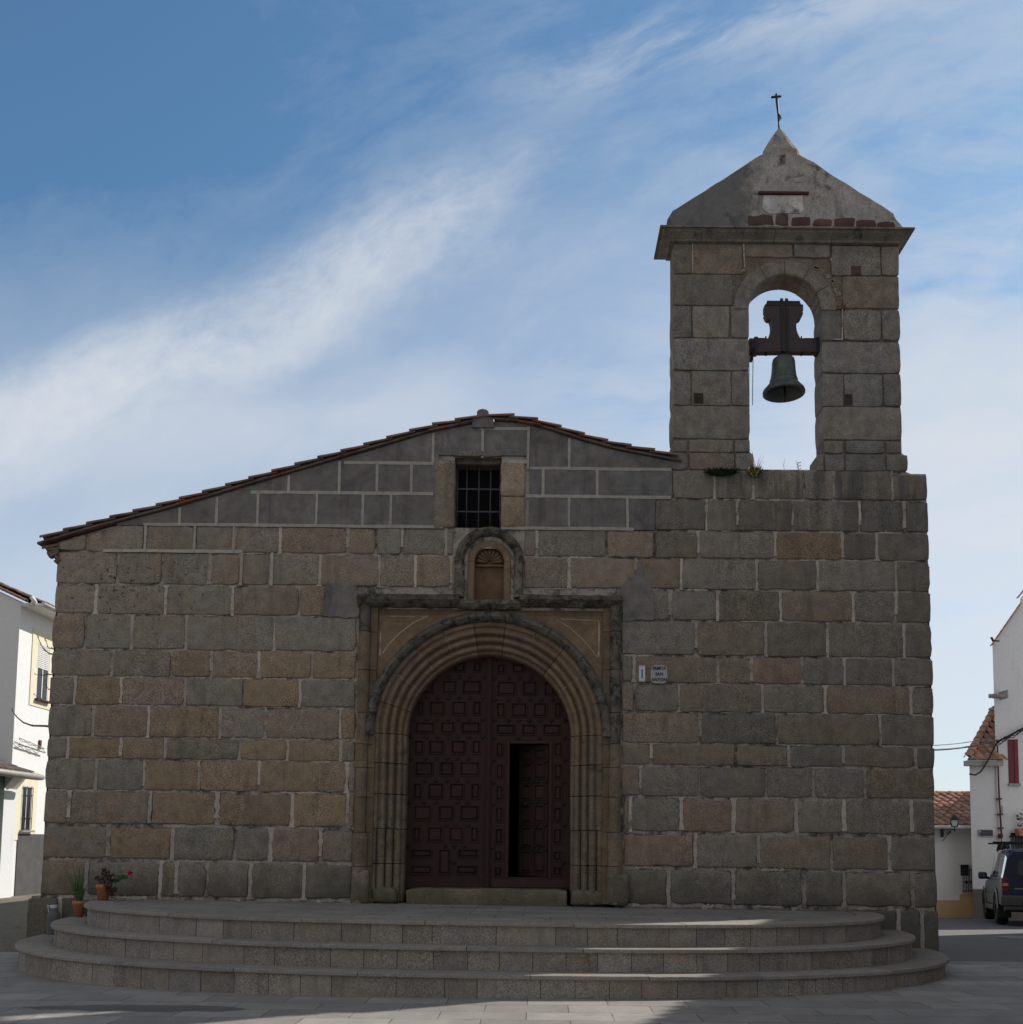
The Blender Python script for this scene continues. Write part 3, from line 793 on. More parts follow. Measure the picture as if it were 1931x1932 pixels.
for (x0, x1) in ((xl0, apx-0.02), (XR-0.02, apx+0.06)):
    xs = slope_pts(x0, x1, 0.305)
    for i, (a, b) in enumerate(zip(xs, xs[1:])):
        za, zb_ = roofz(a), roofz(b); e = Vector((b-a, 0, zb_-za)); el = e.normalized()
        c = rg.choice(TC)
        pa = Vector((a, WY-0.02, za)) - el*0.05; pb = Vector((b, WY-0.02, zb_)) + el*0.03
        barrel(rc, pa + Vector((0, 0, 0.012)), pb + Vector((0, 0, -0.018)), 0.068, 0.056, 0.013, 0, c)
        # bedding tile under it, seen as a second darker layer
        c2 = rg.choice(TC); dz_ = -0.036
        h = 0.011
        q = [Vector((a, 0, za+dz_-h)) - el*0.10, Vector((b, 0, zb_+dz_-h)) - el*0.09, Vector((b, 0, zb_+dz_+h*1.0)) - el*0.09, Vector((a, 0, za+dz_+h*1.5)) - el*0.10]
        rc.prism([(p.x, p.z) for p in q], WY-0.055+rg.uniform(-.01, .01), WY+0.25, 0, c2)
rc.build('verge_tiles', M['terracotta'], church)
# field of the roof behind the verge: rows of barrel tiles along y
rf = MB()
for (x0, x1) in ((xl0-0.05, apx), (X(1759, 1080)+0.03, apx)):
    xs = slope_pts(x0, x1, 0.42)
    ys = frange(WY+0.15, WY+DEPTH, 0.06)
    cols = []
    for i, (a, b) in enumerate(zip(xs, xs[1:])):
        if a > XR+0.1 and b > XR+0.1 and False: pass
        za, zb_ = roofz(a) if a < XR else roofz(XR)-0.42*(a-XR), roofz(b) if b < XR else roofz(XR)-0.42*(b-XR)
        vs_ = []
        for y in ys:
            w = abs(math.sin(math.pi*(y-WY)/0.24))*0.055
            vs_ += [(a, y, za-0.045+w+0.02), (b, y, zb_-0.045+w-0.005)]
        n = len(ys)
        fs = [(2*j, 2*j+1, 2*j+3, 2*j+2) if a < b else (2*j, 2*j+2, 2*j+3, 2*j+1) for j in range(n-1)]
        c = rg.choice(TC[:4]); rf.add(vs_, fs, 0, c)
rf.build('roof_tiles', M['terracotta'], church)
rb_ = MB()
ap2 = X(911.5, 787); az = roofz(apx)
rb_.prism([(ap2-0.14, az-0.16), (ap2+0.15, az-0.16), (ap2+0.14, az-0.03), (ap2+0.085, az-0.01), (ap2+0.080, az+0.045), (ap2+0.055, az+0.08), (ap2+0.0, az+0.092), (ap2-0.05, az+0.082), (ap2-0.078, az+0.05), (ap2-0.075, az-0.01), (ap2-0.13, az-0.03)], WY-0.05, WY+0.4, 0, (0.95, 0.95, 0.95))
rb_.tube([(ap2, WY+0.38, az-0.02), (ap2, WY+DEPTH, az-0.02)], 0.10, 12, 0, (0.8, 0.75, 0.7))
rb_.build('ridge', M['cement'], church)
# stepped tile cornice at the left eave
ec = MB(); rg = rnd(5)
for k, (xo, yo) in enumerate(((82, 1032), (91, 1039), (98, 1047), (104, 1055))):
    x_, z_ = XZ(xo, yo)
    xin = X(112, 1040)
    for j in range(int(DEPTH/0.24)+1):
        y = WY-0.03 + j*0.24
        barrel(ec, (x_-0.0, y+0.08, z_-0.035), (xin, y+0.08, z_-0.035+0.05), 0.085, 0.08, 0.018, 0, rg.choice(TC[:2]+TC[5:]), convex=(k % 2 == 0), seg=5)
    ec.box((x_+0.05, WY-0.02, z_-0.045), (xin, WY+0.2, z_-0.008), 0, (0.9, 0.85, 0.8))
ec.build('eaves_tiles', M['terracotta'], church)
# side walls, rear wall and inner shade of the nave, put in as a near-black lining
nv = MB()
ex0, ex1 = X(106, 1040)+0.08, X(1754, 950)-0.10
zw0 = roofz(ex0)-0.12
zr = roofz(XR)-0.42*(ex1-XR)-0.06
nv.box((ex0, WY+0.62, -0.05), (ex0+0.55, WY+DEPTH-0.1, zw0), 0)
nv.box((ex1-0.55, WY+0.62, -0.4), (ex1, WY+DEPTH-0.1, zr), 0)
nv.prism([(ex0, -0.4), (ex1, -0.4), (ex1, zr), (XR, roofz(XR)-0.08), (apx, roofz(apx)-0.1), (ex0, zw0)], WY+DEPTH-0.3, WY+DEPTH-0.09, 0)
nv.build('nave_wall', M['granite'], church)
ns = MB(); ns.box((ex0+0.56, WY+0.7, 0.6), (ex1-0.56, WY+DEPTH-0.31, 0.66), 0)
pl = [(ex0+0.3, zw0-0.04), (apx, roofz(apx)-0.16), (XR, roofz(XR)-0.16), (ex1-0.3, zr-0.05)]
for a, b in zip(pl, pl[1:]): ns.prism([a, b, (b[0], b[1]-0.05), (a[0], a[1]-0.05)], WY+0.45, WY+DEPTH-0.31, 0)
ns.build('nave_shade_lining', M['dark'], church)

# ------------------------------------------------------------------ upper window
wx0, wx1 = X(857.5, 930), X(946, 930); wz0, wz1 = Z(900, 995), Z(900, 866)
jb = MB(); rg = rnd(7)
def pxblock(mb, xa, xb, ya, yb, y, col, seed, **k):
    xm, ym = (xa+xb)/2, (ya+yb)/2
    block(mb, X(xa, ym), X(xb, ym), Z(xm, yb), Z(xm, ya), y, col, seed, **k)
pxblock(jb, 820, 858.5, 867, 996, WY-0.02, (0.92, 0.9, 0.86), 1, depth=0.45, gap=0.003)
pxblock(jb, 945, 991.5, 872, 937, WY-0.02, (1.35, 1.25, 1.15), 2, depth=0.45, gap=0.003)
pxblock(jb, 945, 991.5, 937, 996, WY-0.02, (1.15, 1.02, 0.88), 3, depth=0.45, gap=0.003)
pxblock(jb, 858, 946, 859, 870, WY+0.10, (0.55, 0.55, 0.55), 4, depth=0.35, gap=0.0)
pxblock(jb, 852, 950, 852, 862, WY-0.025, (0.75, 0.75, 0.74), 5, depth=0.2, gap=0.0, rr=0.012)
pxblock(jb, 858, 946, 995, 1003, WY+0.03, (0.7, 0.7, 0.66), 6, depth=0.4, gap=0.0, rr=0.01)
jb.build('window_surround', M['granite'], church)
win = MB()
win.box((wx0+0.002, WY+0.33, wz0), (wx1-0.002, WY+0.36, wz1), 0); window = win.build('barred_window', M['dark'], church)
gr = MB(); gy = WY+0.17
for xp in (861.5, 879.2, 902.3, 924.6, 943):
    gr.tube([(X(xp, 930), gy, wz0), (X(xp, 930), gy, wz1)], 0.010, 8)
for yp in (869, 914.5, 957.5, 992):
    gr.box((wx0, gy-0.005, Z(900, yp)-0.010), (wx1, gy+0.012, Z(900, yp)+0.010))
grille_mat = plain('grey_window_bars', (0.07, 0.072, 0.09), 0.6, 0.2)
gr.build('grille', grille_mat, window)

# ------------------------------------------------------------------ mouldings swept along an arch
def sweep_arch(mb, prof, cx, zs, zbot, pieces_jamb, n_vous, mat, colf, gap=0.006, jambs=True, arch=True, prof_low=None, zlow=None, ang0=0.0, ang1=math.pi, seg=6, wob=0.0):
    """prof = [(radius, y)...]; jambs go straight down from the springing line"""
    def piece(rows, col):
        vs_ = [p for r in rows for p in r]; k = len(rows[0]); fs = []
        for j in range(len(rows)-1):
            fs += [(j*k+i, j*k+i+1, (j+1)*k+i+1, (j+1)*k+i) for i in range(k-1)]
        mb.add(vs_, fs, mat, col, False)
        # end caps run back so that joints read as real gaps
        for row, fl in ((rows[0], 0), (rows[-1], 1)):
            back = [(p[0], max(q[1] for q in row)+0.001, p[2]) for p in row]
            vv = list(row)+back; ff = [(i, i+k, i+k+1, i+1) if fl == 0 else (i, i+1, i+k+1, i+k) for i in range(k-1)]
            mb.add(vv, ff, mat, (col[0]*0.8, col[1]*0.8, col[2]*0.8))
    idx = 0
    if arch:
        for v_ in range(n_vous):
            a0 = ang0 + (ang1-ang0)*v_/n_vous; a1 = ang0 + (ang1-ang0)*(v_+1)/n_vous
            rows = []
            rr_ = rnd(v_*7+n_vous); dr = rr_.uniform(-wob, wob); dy_ = rr_.uniform(-wob, wob)
            for s_ in range(seg+1):
                t_ = a0 + (a1-a0)*s_/seg
                row = []
                for r, y in prof:
                    tt = t_
                    if s_ == 0: tt = t_ + gap/2/r
                    if s_ == seg: tt = t_ - gap/2/r
                    row.append((cx + math.cos(tt)*(r+dr), y+dy_, zs + math.sin(tt)*(r+dr)))
                rows.append(row)
            piece(rows[::-1] if False else rows, colf(idx)); idx += 1
    if jambs:
        for sgn in (1, -1):
            zz = [zs] + list(pieces_jamb) + [zbot]
            for a, b in zip(zz, zz[1:]):
                pr = prof_low if (prof_low and (a+b)/2 < zlow) else prof
                rr_ = rnd(int(a*100)+7); dr = rr_.uniform(-wob, wob)
                r0 = [(cx + sgn*(r+dr), y, a-gap/2) for r, y in pr]; r1 = [(cx + sgn*(r+dr), y, b+gap/2) for r, y in pr]
                rows = [r1, r0] if sgn > 0 else [r0, r1]
                piece(rows, colf(idx)); idx += 1
def roll(cr, cy_, R_, a0=195, a1=345, n=6):
    return [(cr + R_*math.cos(R(a0+(a1-a0)*i/n)), cy_ + R_*math.sin(R(a0+(a1-a0)*i/n))) for i in range(n+1)]
def archprof(rr_, bulge=0.0):
    pr = [(1.088, 0.50), (1.088, 0.30), (1.100, 0.278), (1.122, 0.268)]
    pr += [(1.128, 0.255)] + roll(1.172, 0.205-bulge, rr_)
    pr += [(1.222, 0.215)] + roll(1.268, 0.145-bulge, rr_)
    pr += [(1.318, 0.150)] + roll(1.362, 0.085-bulge, rr_)
    pr += [(1.412, 0.085), (1.430, 0.040), (1.480, 0.035), (1.56, 0.045), (1.66, 0.045)]
    return [(r*1.0, WY + y) for r, y in pr]
rgp = rnd(21)
def brown(i):
    k = 1 + rgp.uniform(-0.12, 0.12); return (k*1.0, k*(1+rgp.uniform(-0.04, 0.05)), k*(1+rgp.uniform(-0.06, 0.08)))
def jambtint(i):
    k = 1 + rgp.uniform(-0.1, 0.1); return (k, k, k)
parch = MB()
zj = [Z(700, y) for y in (1438, 1497, 1563, 1629)]
zb0 = Z(700, 1703)
sweep_arch(parch, archprof(0.033), PCX, PSZ, zb0, zj, 11, 0, brown, gap=0.008, jambs=False, wob=0.004)
sweep_arch(parch, archprof(0.033), PCX, PSZ, zb0, zj, 11, 1, jambtint, gap=0.010, arch=False, prof_low=archprof(0.048, 0.022), zlow=Z(700, 1563), wob=0.003)
# light pointing between the voussoirs
for v_ in range(1, 11):
    a = math.pi*v_/11
    if v_ in (1, 2, 4, 7, 8, 9):
        pr = archprof(0.033)[1:-3]; w = 0.011
        r0 = [(PCX+math.cos(a-w/r)*r, y+0.004, PSZ+math.sin(a-w/r)*r) for r, y in pr]; r1 = [(PCX+math.cos(a+w/r)*r, y+0.004, PSZ+math.sin(a+w/r)*r) for r, y in pr]
        k = len(pr); parch.add(r0+r1, [(i, i+1, k+i+1, k+i) for i in range(k-1)], 2, (0.8, 0.75, 0.7))
parch.build('portal_arch', [M['brown_stone'], M['grey_moulding'], M['pale_mortar']], church)
hood = MB()
hp = [(1.475, WY+0.06), (1.478, WY-0.005), (1.50, WY-0.05), (1.535, WY-0.078), (1.575, WY-0.072), (1.603, WY-0.035), (1.612, WY+0.0), (1.615, WY+0.06)]
sweep_arch(hood, hp, PCX, PSZ, 0, [], 9, 0, lambda i: (1, 1, 1), gap=0.006, jambs=False, wob=0.006, ang0=-0.02, ang1=math.pi+0.02, seg=8)
hood.build('hood_moulding', M['lichen_stone'], church)

# spandrels inside the square frame
sp_ = MB(); rg = rnd(8)
sx0, sx1 = X(697, 1260), X(1152, 1260); sz1 = Z(921, 1140)
nxs = frange(sx0, sx1, 0.06)
def arcz(x): return PSZ + math.sqrt(max(0.0, 1.58**2-(x-PCX)**2))
def spcol(x, z):
    if z > Z(921, 1160): return (0.85, 0.78, 0.7)
    return (1.0, 0.95, 0.9)
for a, b in zip(nxs, nxs[1:]):
    za, zb_ = arcz(a), arcz(b)
    if sz1 > min(za, zb_):
        zs_ = Z(921, 1160)
        for lo_a, lo_b, hi, cc in ((za, zb_, max(za, zb_, zs_), (1, .95, .9)), (max(za, zs_), max(zb_, zs_), sz1, (0.8, 0.75, 0.7))):
            if hi > min(lo_a, lo_b)+1e-4: sp_.add([(a, WY+0.05, min(lo_a, hi)), (b, WY+0.05, min(lo_b, hi)), (b, WY+0.05, hi), (a, WY+0.05, hi)], [(0, 1, 2, 3)], 0, cc)
def ribbon(mb, pts, w, y, mat, col):
    pts = [Vector((p[0], 0, p[1])) for p in pts]
    vs_ = []
    for i, p in enumerate(pts):
        t_ = (pts[min(i+1, len(pts)-1)]-pts[max(i-1, 0)]).normalized(); n_ = Vector((-t_.z, 0, t_.x))
        ww = w*(0.7+0.5*abs(nz(p.x, 3, p.z, 6)))
        vs_ += [(p.x-n_.x*ww, y, p.z-n_.z*ww), (p.x+n_.x*ww, y, p.z+n_.z*ww)]
    mb.add(vs_, [(2*i, 2*i+2, 2*i+3, 2*i+1) for i in range(len(pts)-1)], mat, col)
ribbon(sp_, [XZ(x, y) for x, y in ((719, 1162), (718, 1190), (717, 1215), (716.5, 1236))], 0.014, WY+0.044, 1, (1, 0.9, 0.8))
ribbon(sp_, [XZ(x, y) for x, y in ((721, 1231), (735, 1212), (755, 1192), (780, 1173), (808, 1160))], 0.011, WY+0.044, 1, (0.9, 0.8, 0.7))
ribbon(sp_, [XZ(x, y) for x, y in ((704, 1161), (760, 1161.5), (800, 1162))], 0.009, WY+0.043, 1, (0.75, 0.65, 0.5))
ribbon(sp_, [XZ(x, y) for x, y in ((1131, 1170), (1131, 1200), (1130, 1238))], 0.014, WY+0.044, 1, (1, 0.9, 0.8))
ribbon(sp_, [XZ(x, y) for x, y in ((1050, 1168), (1075, 1182), (1100, 1205), (1120, 1228), (1128, 1240))], 0.009, WY+0.044, 1, (0.85, 0.7, 0.6))
ribbon(sp_, [XZ(x, y) for x, y in ((1050, 1166), (1100, 1168), (1143, 1170))], 0.009, WY+0.043, 1, (0.75, 0.65, 0.5))
sp_.build('spandrel', [M['brown_stone'], M['pale_mortar']], church)

# square label frame (two uprights and a lichened top)
def mould_v(mb, x0, x1, z0, z1, proj, mat, col, dz_=0.0):
    n = 6; w = x1-x0; vs_ = []
    for z in (z0, z1):
        vs_.append((x0, WY+0.05, z))
        for i in range(n+1):
            t_ = i/n; vs_.append((x0+w*t_, WY - proj*math.sin(math.pi*min(1, max(0, (t_*0.9+0.05))))**0.6, z))
        vs_.append((x1, WY+0.05, z))
    k = n+3; fs = [(i, i+1, k+i+1, k+i) for i in range(k-1)] + [tuple(range(k))[::-1], tuple(range(k, 2*k))]
    mb.add(vs_, fs, mat, col, False)
rg = rnd(4)
ys = [1124, 1192, 1264, 1345, 1404, 1448, 1504, 1570, 1634, 1706]
for (xa, xb, side) in ((677, 698, 0), (1151, 1172, 1)):
    fr = MB()
    for a, b in zip(ys, ys[1:]):
        x0, x1 = X(xa - (0 if side else 0), 1260), X(xb, 1260)
        t_ = rg.uniform(0.85, 1.1); off = rg.uniform(-0.005, 0.005)
        dk = 0.62 if (side == 1 and b < 1420) or (side == 0 and b < 1200) else 1.0
        z0, z1 = Z(xa, b)+0.004, Z(xa, a)-0.004
        fat = 0.02 if b > 1600 else 0
        mould_v(fr, x0+off-fat, x1+off+fat, z0, z1, 0.075+fat, 0 if dk == 1.0 else 1, (t_, t_*0.98, t_*0.93))
        # flat fillet on the inner side
        mould_v(fr, (x1 if side == 0 else x0-0.09), (x1+0.09 if side == 0 else x0), z0, z1, 0.0, 0, (0.85*t_, 0.8*t_, 0.72*t_))
    fr.build('frame_upright', [M['grey_moulding'], M['lichen_stone']], church)
ft = MB()
def mould_h(mb, x0, x1, z0, z1, proj, mat, col, rough=0.012, seed=0):
    nx = max(2, int((x1-x0)/0.05)); pr = [(0.0, -0.05), (0.0, proj*0.35), (0.22, proj*0.75), (0.45, proj), (0.72, proj*0.95), (0.9, proj*0.6), (1.0, -0.02)]
    vs_ = []
    for i in range(nx+1):
        x = x0+(x1-x0)*i/nx
        for j, (t_, pj) in enumerate(pr):
            k = nz(x, j*0.2+seed, t_, 7)*rough*1.4 + nz(x, j*0.7+seed, t_, 23)*rough*0.8
            vs_.append((x, WY - pj + k, z0+(z1-z0)*t_ + k*0.9))
    n = len(pr); fs = [(i*n+j, (i+1)*n+j, (i+1)*n+j+1, i*n+j+1) for i in range(nx) for j in range(n-1)]
    fs += [tuple(range(n)), tuple(reversed(range(nx*n, nx*n+n)))]
    mb.add(vs_, fs, mat, col, False)
mould_h(ft, X(677, 1130), X(868, 1130), Z(780, 1146), Z(780, 1121), 0.14, 0, (0.85, 0.88, 0.85), seed=1)
mould_h(ft, X(981, 1130), X(1173, 1130), Z(1080, 1146), Z(1080, 1123), 0.14, 0, (0.85, 0.88, 0.85), seed=2)
mould_h(ft, X(866, 1138), X(983, 1138), Z(921, 1150), Z(921, 1131), 0.10, 0, (1.1, 1.1, 1.0), seed=3)
ft.build('frame_lintel', M['lichen_stone'], church)

# ------------------------------------------------------------------ niche with a shell head
NCX, NSZ = X(923.5, 1058), Z(923.5, 1058); nzb = Z(923.5, 1132)
ni = MB()
ip = [(0.192, WY+0.20), (0.192, WY+0.04), (0.205, WY+0.018), (0.275, WY+0.012), (0.29, WY+0.03), (0.30, WY+0.07)]
sweep_arch(ni, ip, NCX, NSZ, nzb, [NSZ-0.01], 5, 0, lambda i: (1.0, 0.98, 0.95), gap=0.003)
vsn = []
for i in range(13):
    a = math.pi*i/12; vsn.append((NCX+0.30*math.cos(a), NSZ+0.30*math.sin(a)))
vsn = [(NCX+0.3, nzb)] + vsn + [(NCX-0.3, nzb)]
ni.prism(vsn, WY+0.19, WY+0.4, 0, (0.85, 0.74, 0.68))
for i in range(9):                                   # shell flutes
    a = math.pi*(i+0.5)/9
    ni.tube([(NCX+0.03*math.cos(a), WY+0.165, NSZ+0.02+0.03*math.sin(a)), (NCX+0.10*math.cos(a), WY+0.145, NSZ+0.01+0.11*math.sin(a)), (NCX+0.178*math.cos(a), WY+0.12, NSZ+0.01+0.175*math.sin(a))],
            [0.008, 0.018, 0.030], 8, 0, (0.95, 0.85, 0.78))
ni.box((NCX-0.19, WY+0.13, NSZ-0.04), (NCX+0.19, WY+0.2, NSZ-0.012), 0, (0.95, 0.82, 0.7), bevel=0.008)
niche = ni.build('shell_niche', M['brown_stone'], church)
nh = MB()
hp2 = [(0.296, WY+0.075), (0.325, WY+0.06), (0.335, WY-0.02), (0.36, WY-0.065), (0.40, WY-0.085), (0.435, WY-0.07), (0.452, WY-0.02), (0.458, WY+0.05)]
sweep_arch(nh, hp2, NCX, NSZ-0.0, Z(923, 1128), [NSZ-0.02], 6, 0, lambda i: (1.5, 1.5, 1.4) if i > 5 else (1.1, 1.1, 1.05), gap=0.003, wob=0.006)
nh.build('niche_hood', M['lichen_stone'], niche)

# ------------------------------------------------------------------ the double door
DY = WY+0.47
def D3(zx, zy): return (628+0.30015*zx, 1159.4+0.30015*zy)      # from the door close-up to picture
def DX(zx): return P(*D3(zx, 1000), DY).x - (0.0)
def DZ(zx, zy): return P(*D3(zx, zy), DY).z
def lean(zx, zy):
    return P(*D3(zx, zy), DY)
TX = rnd(31)
def panel(mb, x0, x1, z0, z1, y, Mx=None, col=None):
    """raised and fielded panel: frame bead, sunk groove, raised field"""
    if x1-x0 < 0.02 or z1-z0 < 0.02: return
    col = col or (1, 1, 1); t_ = TX.uniform(0.85, 1.15); dark = (0.68, 0.68, 0.68)  # groove floor darkened: shade of the recess put into its colour
    w = min(0.016, (x1-x0)*0.16)
    def q(a, b, c, d, ya, yb, e, f, gg, h, cc):
        vs_ = [(a, ya, c), (b, ya, c), (b, ya, d), (a, ya, d), (e, yb, gg), (f, yb, gg), (f, yb, h), (e, yb, h)]
        if Mx is not None: vs_ = [Mx @ Vector(v_) for v_ in vs_]
        mb.add(vs_, [(0, 1, 5, 4), (1, 2, 6, 5), (2, 3, 7, 6), (3, 0, 4, 7)], 0, cc)
    X_ = [x0, x0+w, x0+2*w, x0+2.8*w]; 
    def rr_(i): return (x0+i*w, x1-i*w, z0+i*w, z1-i*w)
    lv = [(-0.35, 0.0), (-0.1, -0.016), (0.55, -0.016), (0.8, 0.012), (1.25, 0.012), (2.1, -0.006)]
    for (i0, h0), (i1, h1) in zip(lv, lv[1:]):
        A, B = rr_(i0), rr_(i1)
        cc = dark if h0 > 0.01 and h1 > 0.01 else (col[0]*t_, col[1]*t_, col[2]*t_)
        q(A[0], A[1], A[2], A[3], y+h0, y+h1, B[0], B[1], B[2], B[3], cc)
    A = rr_(2.1); vs_ = [(A[0], y-0.006, A[2]), (A[1], y-0.006, A[2]), (A[1], y-0.006, A[3]), (A[0], y-0.006, A[3])]
    if Mx is not None: vs_ = [Mx @ Vector(v_) for v_ in vs_]
    mb.add(vs_, [(0, 1, 2, 3)], 0, (col[0]*t_, col[1]*t_, col[2]*t_))
def leaf_face(mb, x0, x1, z0, z1, rects, y, col=(1, 1, 1), Mx=None):
    """flat rails and stiles: the face minus the panel rectangles, plus the panels"""
    xs = sorted(set([x0, x1] + [r[i] for r in rects for i in (0, 1)])); zs = sorted(set([z0, z1] + [r[i] for r in rects for i in (2, 3)]))
    for a, b in zip(xs, xs[1:]):
        for c, d in zip(zs, zs[1:]):
            mx, mz = (a+b)/2, (c+d)/2
            if any(r[0] < mx < r[1] and r[2] < mz < r[3] for r in rects): continue
            vs_ = [(a, y, c), (b, y, c), (b, y, d), (a, y, d)]
            if Mx is not None: vs_ = [Mx @ Vector(v_) for v_ in vs_]
            mb.add(vs_, [(0, 1, 2, 3)], 0, col)
LR = [((300, 362), [(765, 835), (885, 937)]), ((415, 497), [(560, 635), (690, 780), (817, 937)]), ((545, 632), [(535, 575), (610, 705), (750, 840), (882, 934)]),
      ((675, 747), [(522, 640), (680, 768), (808, 928)]), ((790, 877), [(515, 572), (605, 700), (745, 837), (876, 930)]), ((925, 1015), [(520, 632), (675, 762), (802, 922)]),
      ((1060, 1157), [(510, 562), (600, 697), (736, 827), (870, 925)]), ((1200, 1294), [(510, 622), (665, 762), (802, 918)]),
      ((1335, 1428), [(505, 552), (597, 690), (732, 822), (868, 917)]), ((1475, 1527), [(495, 624), (790, 912)]), ((1475, 1632), [(667, 742)]), ((1577, 1632), [(495, 624), (782, 908)])]
RR = [((310, 370), [(1035, 1085), (1130, 1205)]), ((420, 508), [(1035, 1152), (1195, 1282), (1330, 1395)]), ((555, 644), [(1030, 1085), (1125, 1222), (1262, 1347), (1395, 1440)]),
      ((690, 757), [(1030, 1147), (1190, 1277), (1322, 1432)]),
      ((805, 892), [(1028, 1072), (1392, 1442)]), ((940, 1032), [(1028, 1072), (1392, 1442)]), ((1075, 1168), [(1026, 1070), (1390, 1440)]), ((1210, 1305), [(1024, 1070), (1388, 1440)]),
      ((1345, 1442), [(1022, 1068), (1388, 1440)]), ((1485, 1547), [(1018, 1065), (1388, 1438)]), ((1585, 1642), [(1016, 1062), (1388, 1438)])]
def rect_of(zx0, zx1, zy0, zy1):
    a = lean(zx0, (zy0+zy1)/2); b = lean(zx1, (zy0+zy1)/2); m_ = (zx0+zx1)/2
    return (a.x, b.x, lean(m_, zy1).z, lean(m_, zy0).z)
dl_x0 = PCX-1.14; dmid0, dmid1 = lean(963, 1000).x, lean(998, 1000).x; dr_x1 = PCX+1.14
dbot = lean(700, 1712).z - 0.02; dtop = PSZ+1.16
def arch_clip(rs): 
    out_ = []
    for r in rs:
        out_.append(r)
    return out_
stud_me = None
def make_stud():
    s_ = MB()
    for a in (0, 90):
        Ma = Matrix.Rotation(R(a), 4, 'Y') @ Matrix.Scale(1.3, 4)
        s_.tube([Ma @ Vector((-0.026, 0, 0)), Ma @ Vector((-0.012, -0.006, 0)), Ma @ Vector((0, -0.008, 0)), Ma @ Vector((0.012, -0.006, 0)), Ma @ Vector((0.026, 0, 0))], [0.005, 0.011, 0.006, 0.011, 0.005], 6)
    s_.tube([(0, 0, 0), (0, -0.012, 0), (0, -0.018, 0)], [0.012, 0.010, 0.002], 8)
    return s_
_s = make_stud(); stud_proto = _s.build('stud', M['iron'], None); stud_mesh = stud_proto.data
bpy.data.objects.remove(stud_proto)
def studs(parent, pts, y, Mx=None):
    for p in pts:
        o = bpy.data.objects.new('stud', stud_mesh); COL.objects.link(o); o.parent = parent
        q = Vector((p[0], y, p[1]))
        if Mx is not None:
            o.matrix_local = Mx @ Matrix.Translation(q)
        else: o.location = q
lf = MB(); rects = [rect_of(a, b, zy[0], zy[1]) for zy, cols in LR for a, b in cols]
leaf_face(lf, dl_x0, dmid0, dbot, dtop, rects, DY)
for r in rects: panel(lf, *r, DY)
lf.box((dl_x0, DY+0.015, dbot), (dmid0, DY+0.06, dtop))
lf.box((dmid0-0.006, DY-0.025, dbot), (dmid1, DY+0.03, dtop), 0, (0.9, 0.9, 0.9), bevel=0.006)
lf.box((dmid0+0.02, DY-0.04, dbot), (dmid1-0.022, DY+0.03, dtop), 0, (1.0, 1.0, 1.0), bevel=0.006)
doorL = lf.build('door_leaf', M['wood'], church)
doorL['label'] = 'closed left door leaf with raised panels'
SL = {397: [730, 797, 862, 950], 285: [950], 525: [595, 662, 730, 795, 862, 945], 660: [505, 590, 658, 730, 790, 858, 945], 770: [495, 592, 657, 728, 788, 857, 943], 905: [495, 585, 655, 718, 785, 852],
      1045: [580, 650, 720, 785, 850], 1180: [485, 575, 650, 785, 850], 1325: [715, 777, 850], 1455: [475, 705, 765, 825], 1560: [765]}
studs(doorL, [(lean(x, y).x, lean(x, y).z) for y, xs in SL.items() for x in xs], DY)
# right leaf with the wicket opening
wk = rect_of(1110, 1356, 812, 1650)
rfm = MB(); rects = [rect_of(a, b, zy[0], zy[1]) for zy, cols in RR for a, b in cols]
leaf_face(rfm, dmid1, dr_x1, dbot, dtop, rects+[wk], DY)
for r in rects: panel(rfm, *r, DY)
for a, b, c, d in ((dmid1, wk[0], dbot, dtop), (wk[1], dr_x1, dbot, dtop), (wk[0], wk[1], dbot, wk[2]), (wk[0], wk[1], wk[3], dtop)):
    rfm.box((a, DY+0.015, c), (b, DY+0.06, d))
fw = 0.045
rfm.box((wk[0]-fw, DY-0.022, wk[2]-0.02), (wk[0], DY+0.05, wk[3]+fw), 0, (1.15, 1.1, 1.05), bevel=0.008)
rfm.box((wk[1], DY-0.022, wk[2]-0.02), (wk[1]+fw, DY+0.05, wk[3]+fw), 0, (1.15, 1.1, 1.05), bevel=0.008)
rfm.box((wk[0]+0.001, DY-0.020, wk[3]), (wk[1]-0.001, DY+0.05, wk[3]+fw-0.001), 0, (1.15, 1.1, 1.05), bevel=0.008)
rfm.box((dmid1+0.02, DY-0.018, lean(1000, 1712).z), (dr_x1, DY+0.01, lean(1000, 1662).z), 0, (1.3, 1.3, 1.3), bevel=0.006)
doorR = rfm.build('door_leaf', M['wood'], church)
doorR['label'] = 'right door leaf with the small wicket opening in it'
SR = {290: [1025], 400: [1020, 1105, 1175, 1243], 537: [1020, 1105, 1170, 1240, 1310, 1380], 665: [1015, 1103, 1170, 1238, 1303, 1373, 1460], 775: [1015, 1168, 1300, 1455],
      915: [1012, 1455], 1055: [1010, 1450], 1190: [1010, 1450], 1325: [1450], 1465: [1005], 1560: [1450]}
studs(doorR, [(lean(x, y).x, lean(x, y).z) for y, xs in SR.items() for x in xs], DY-0.003)
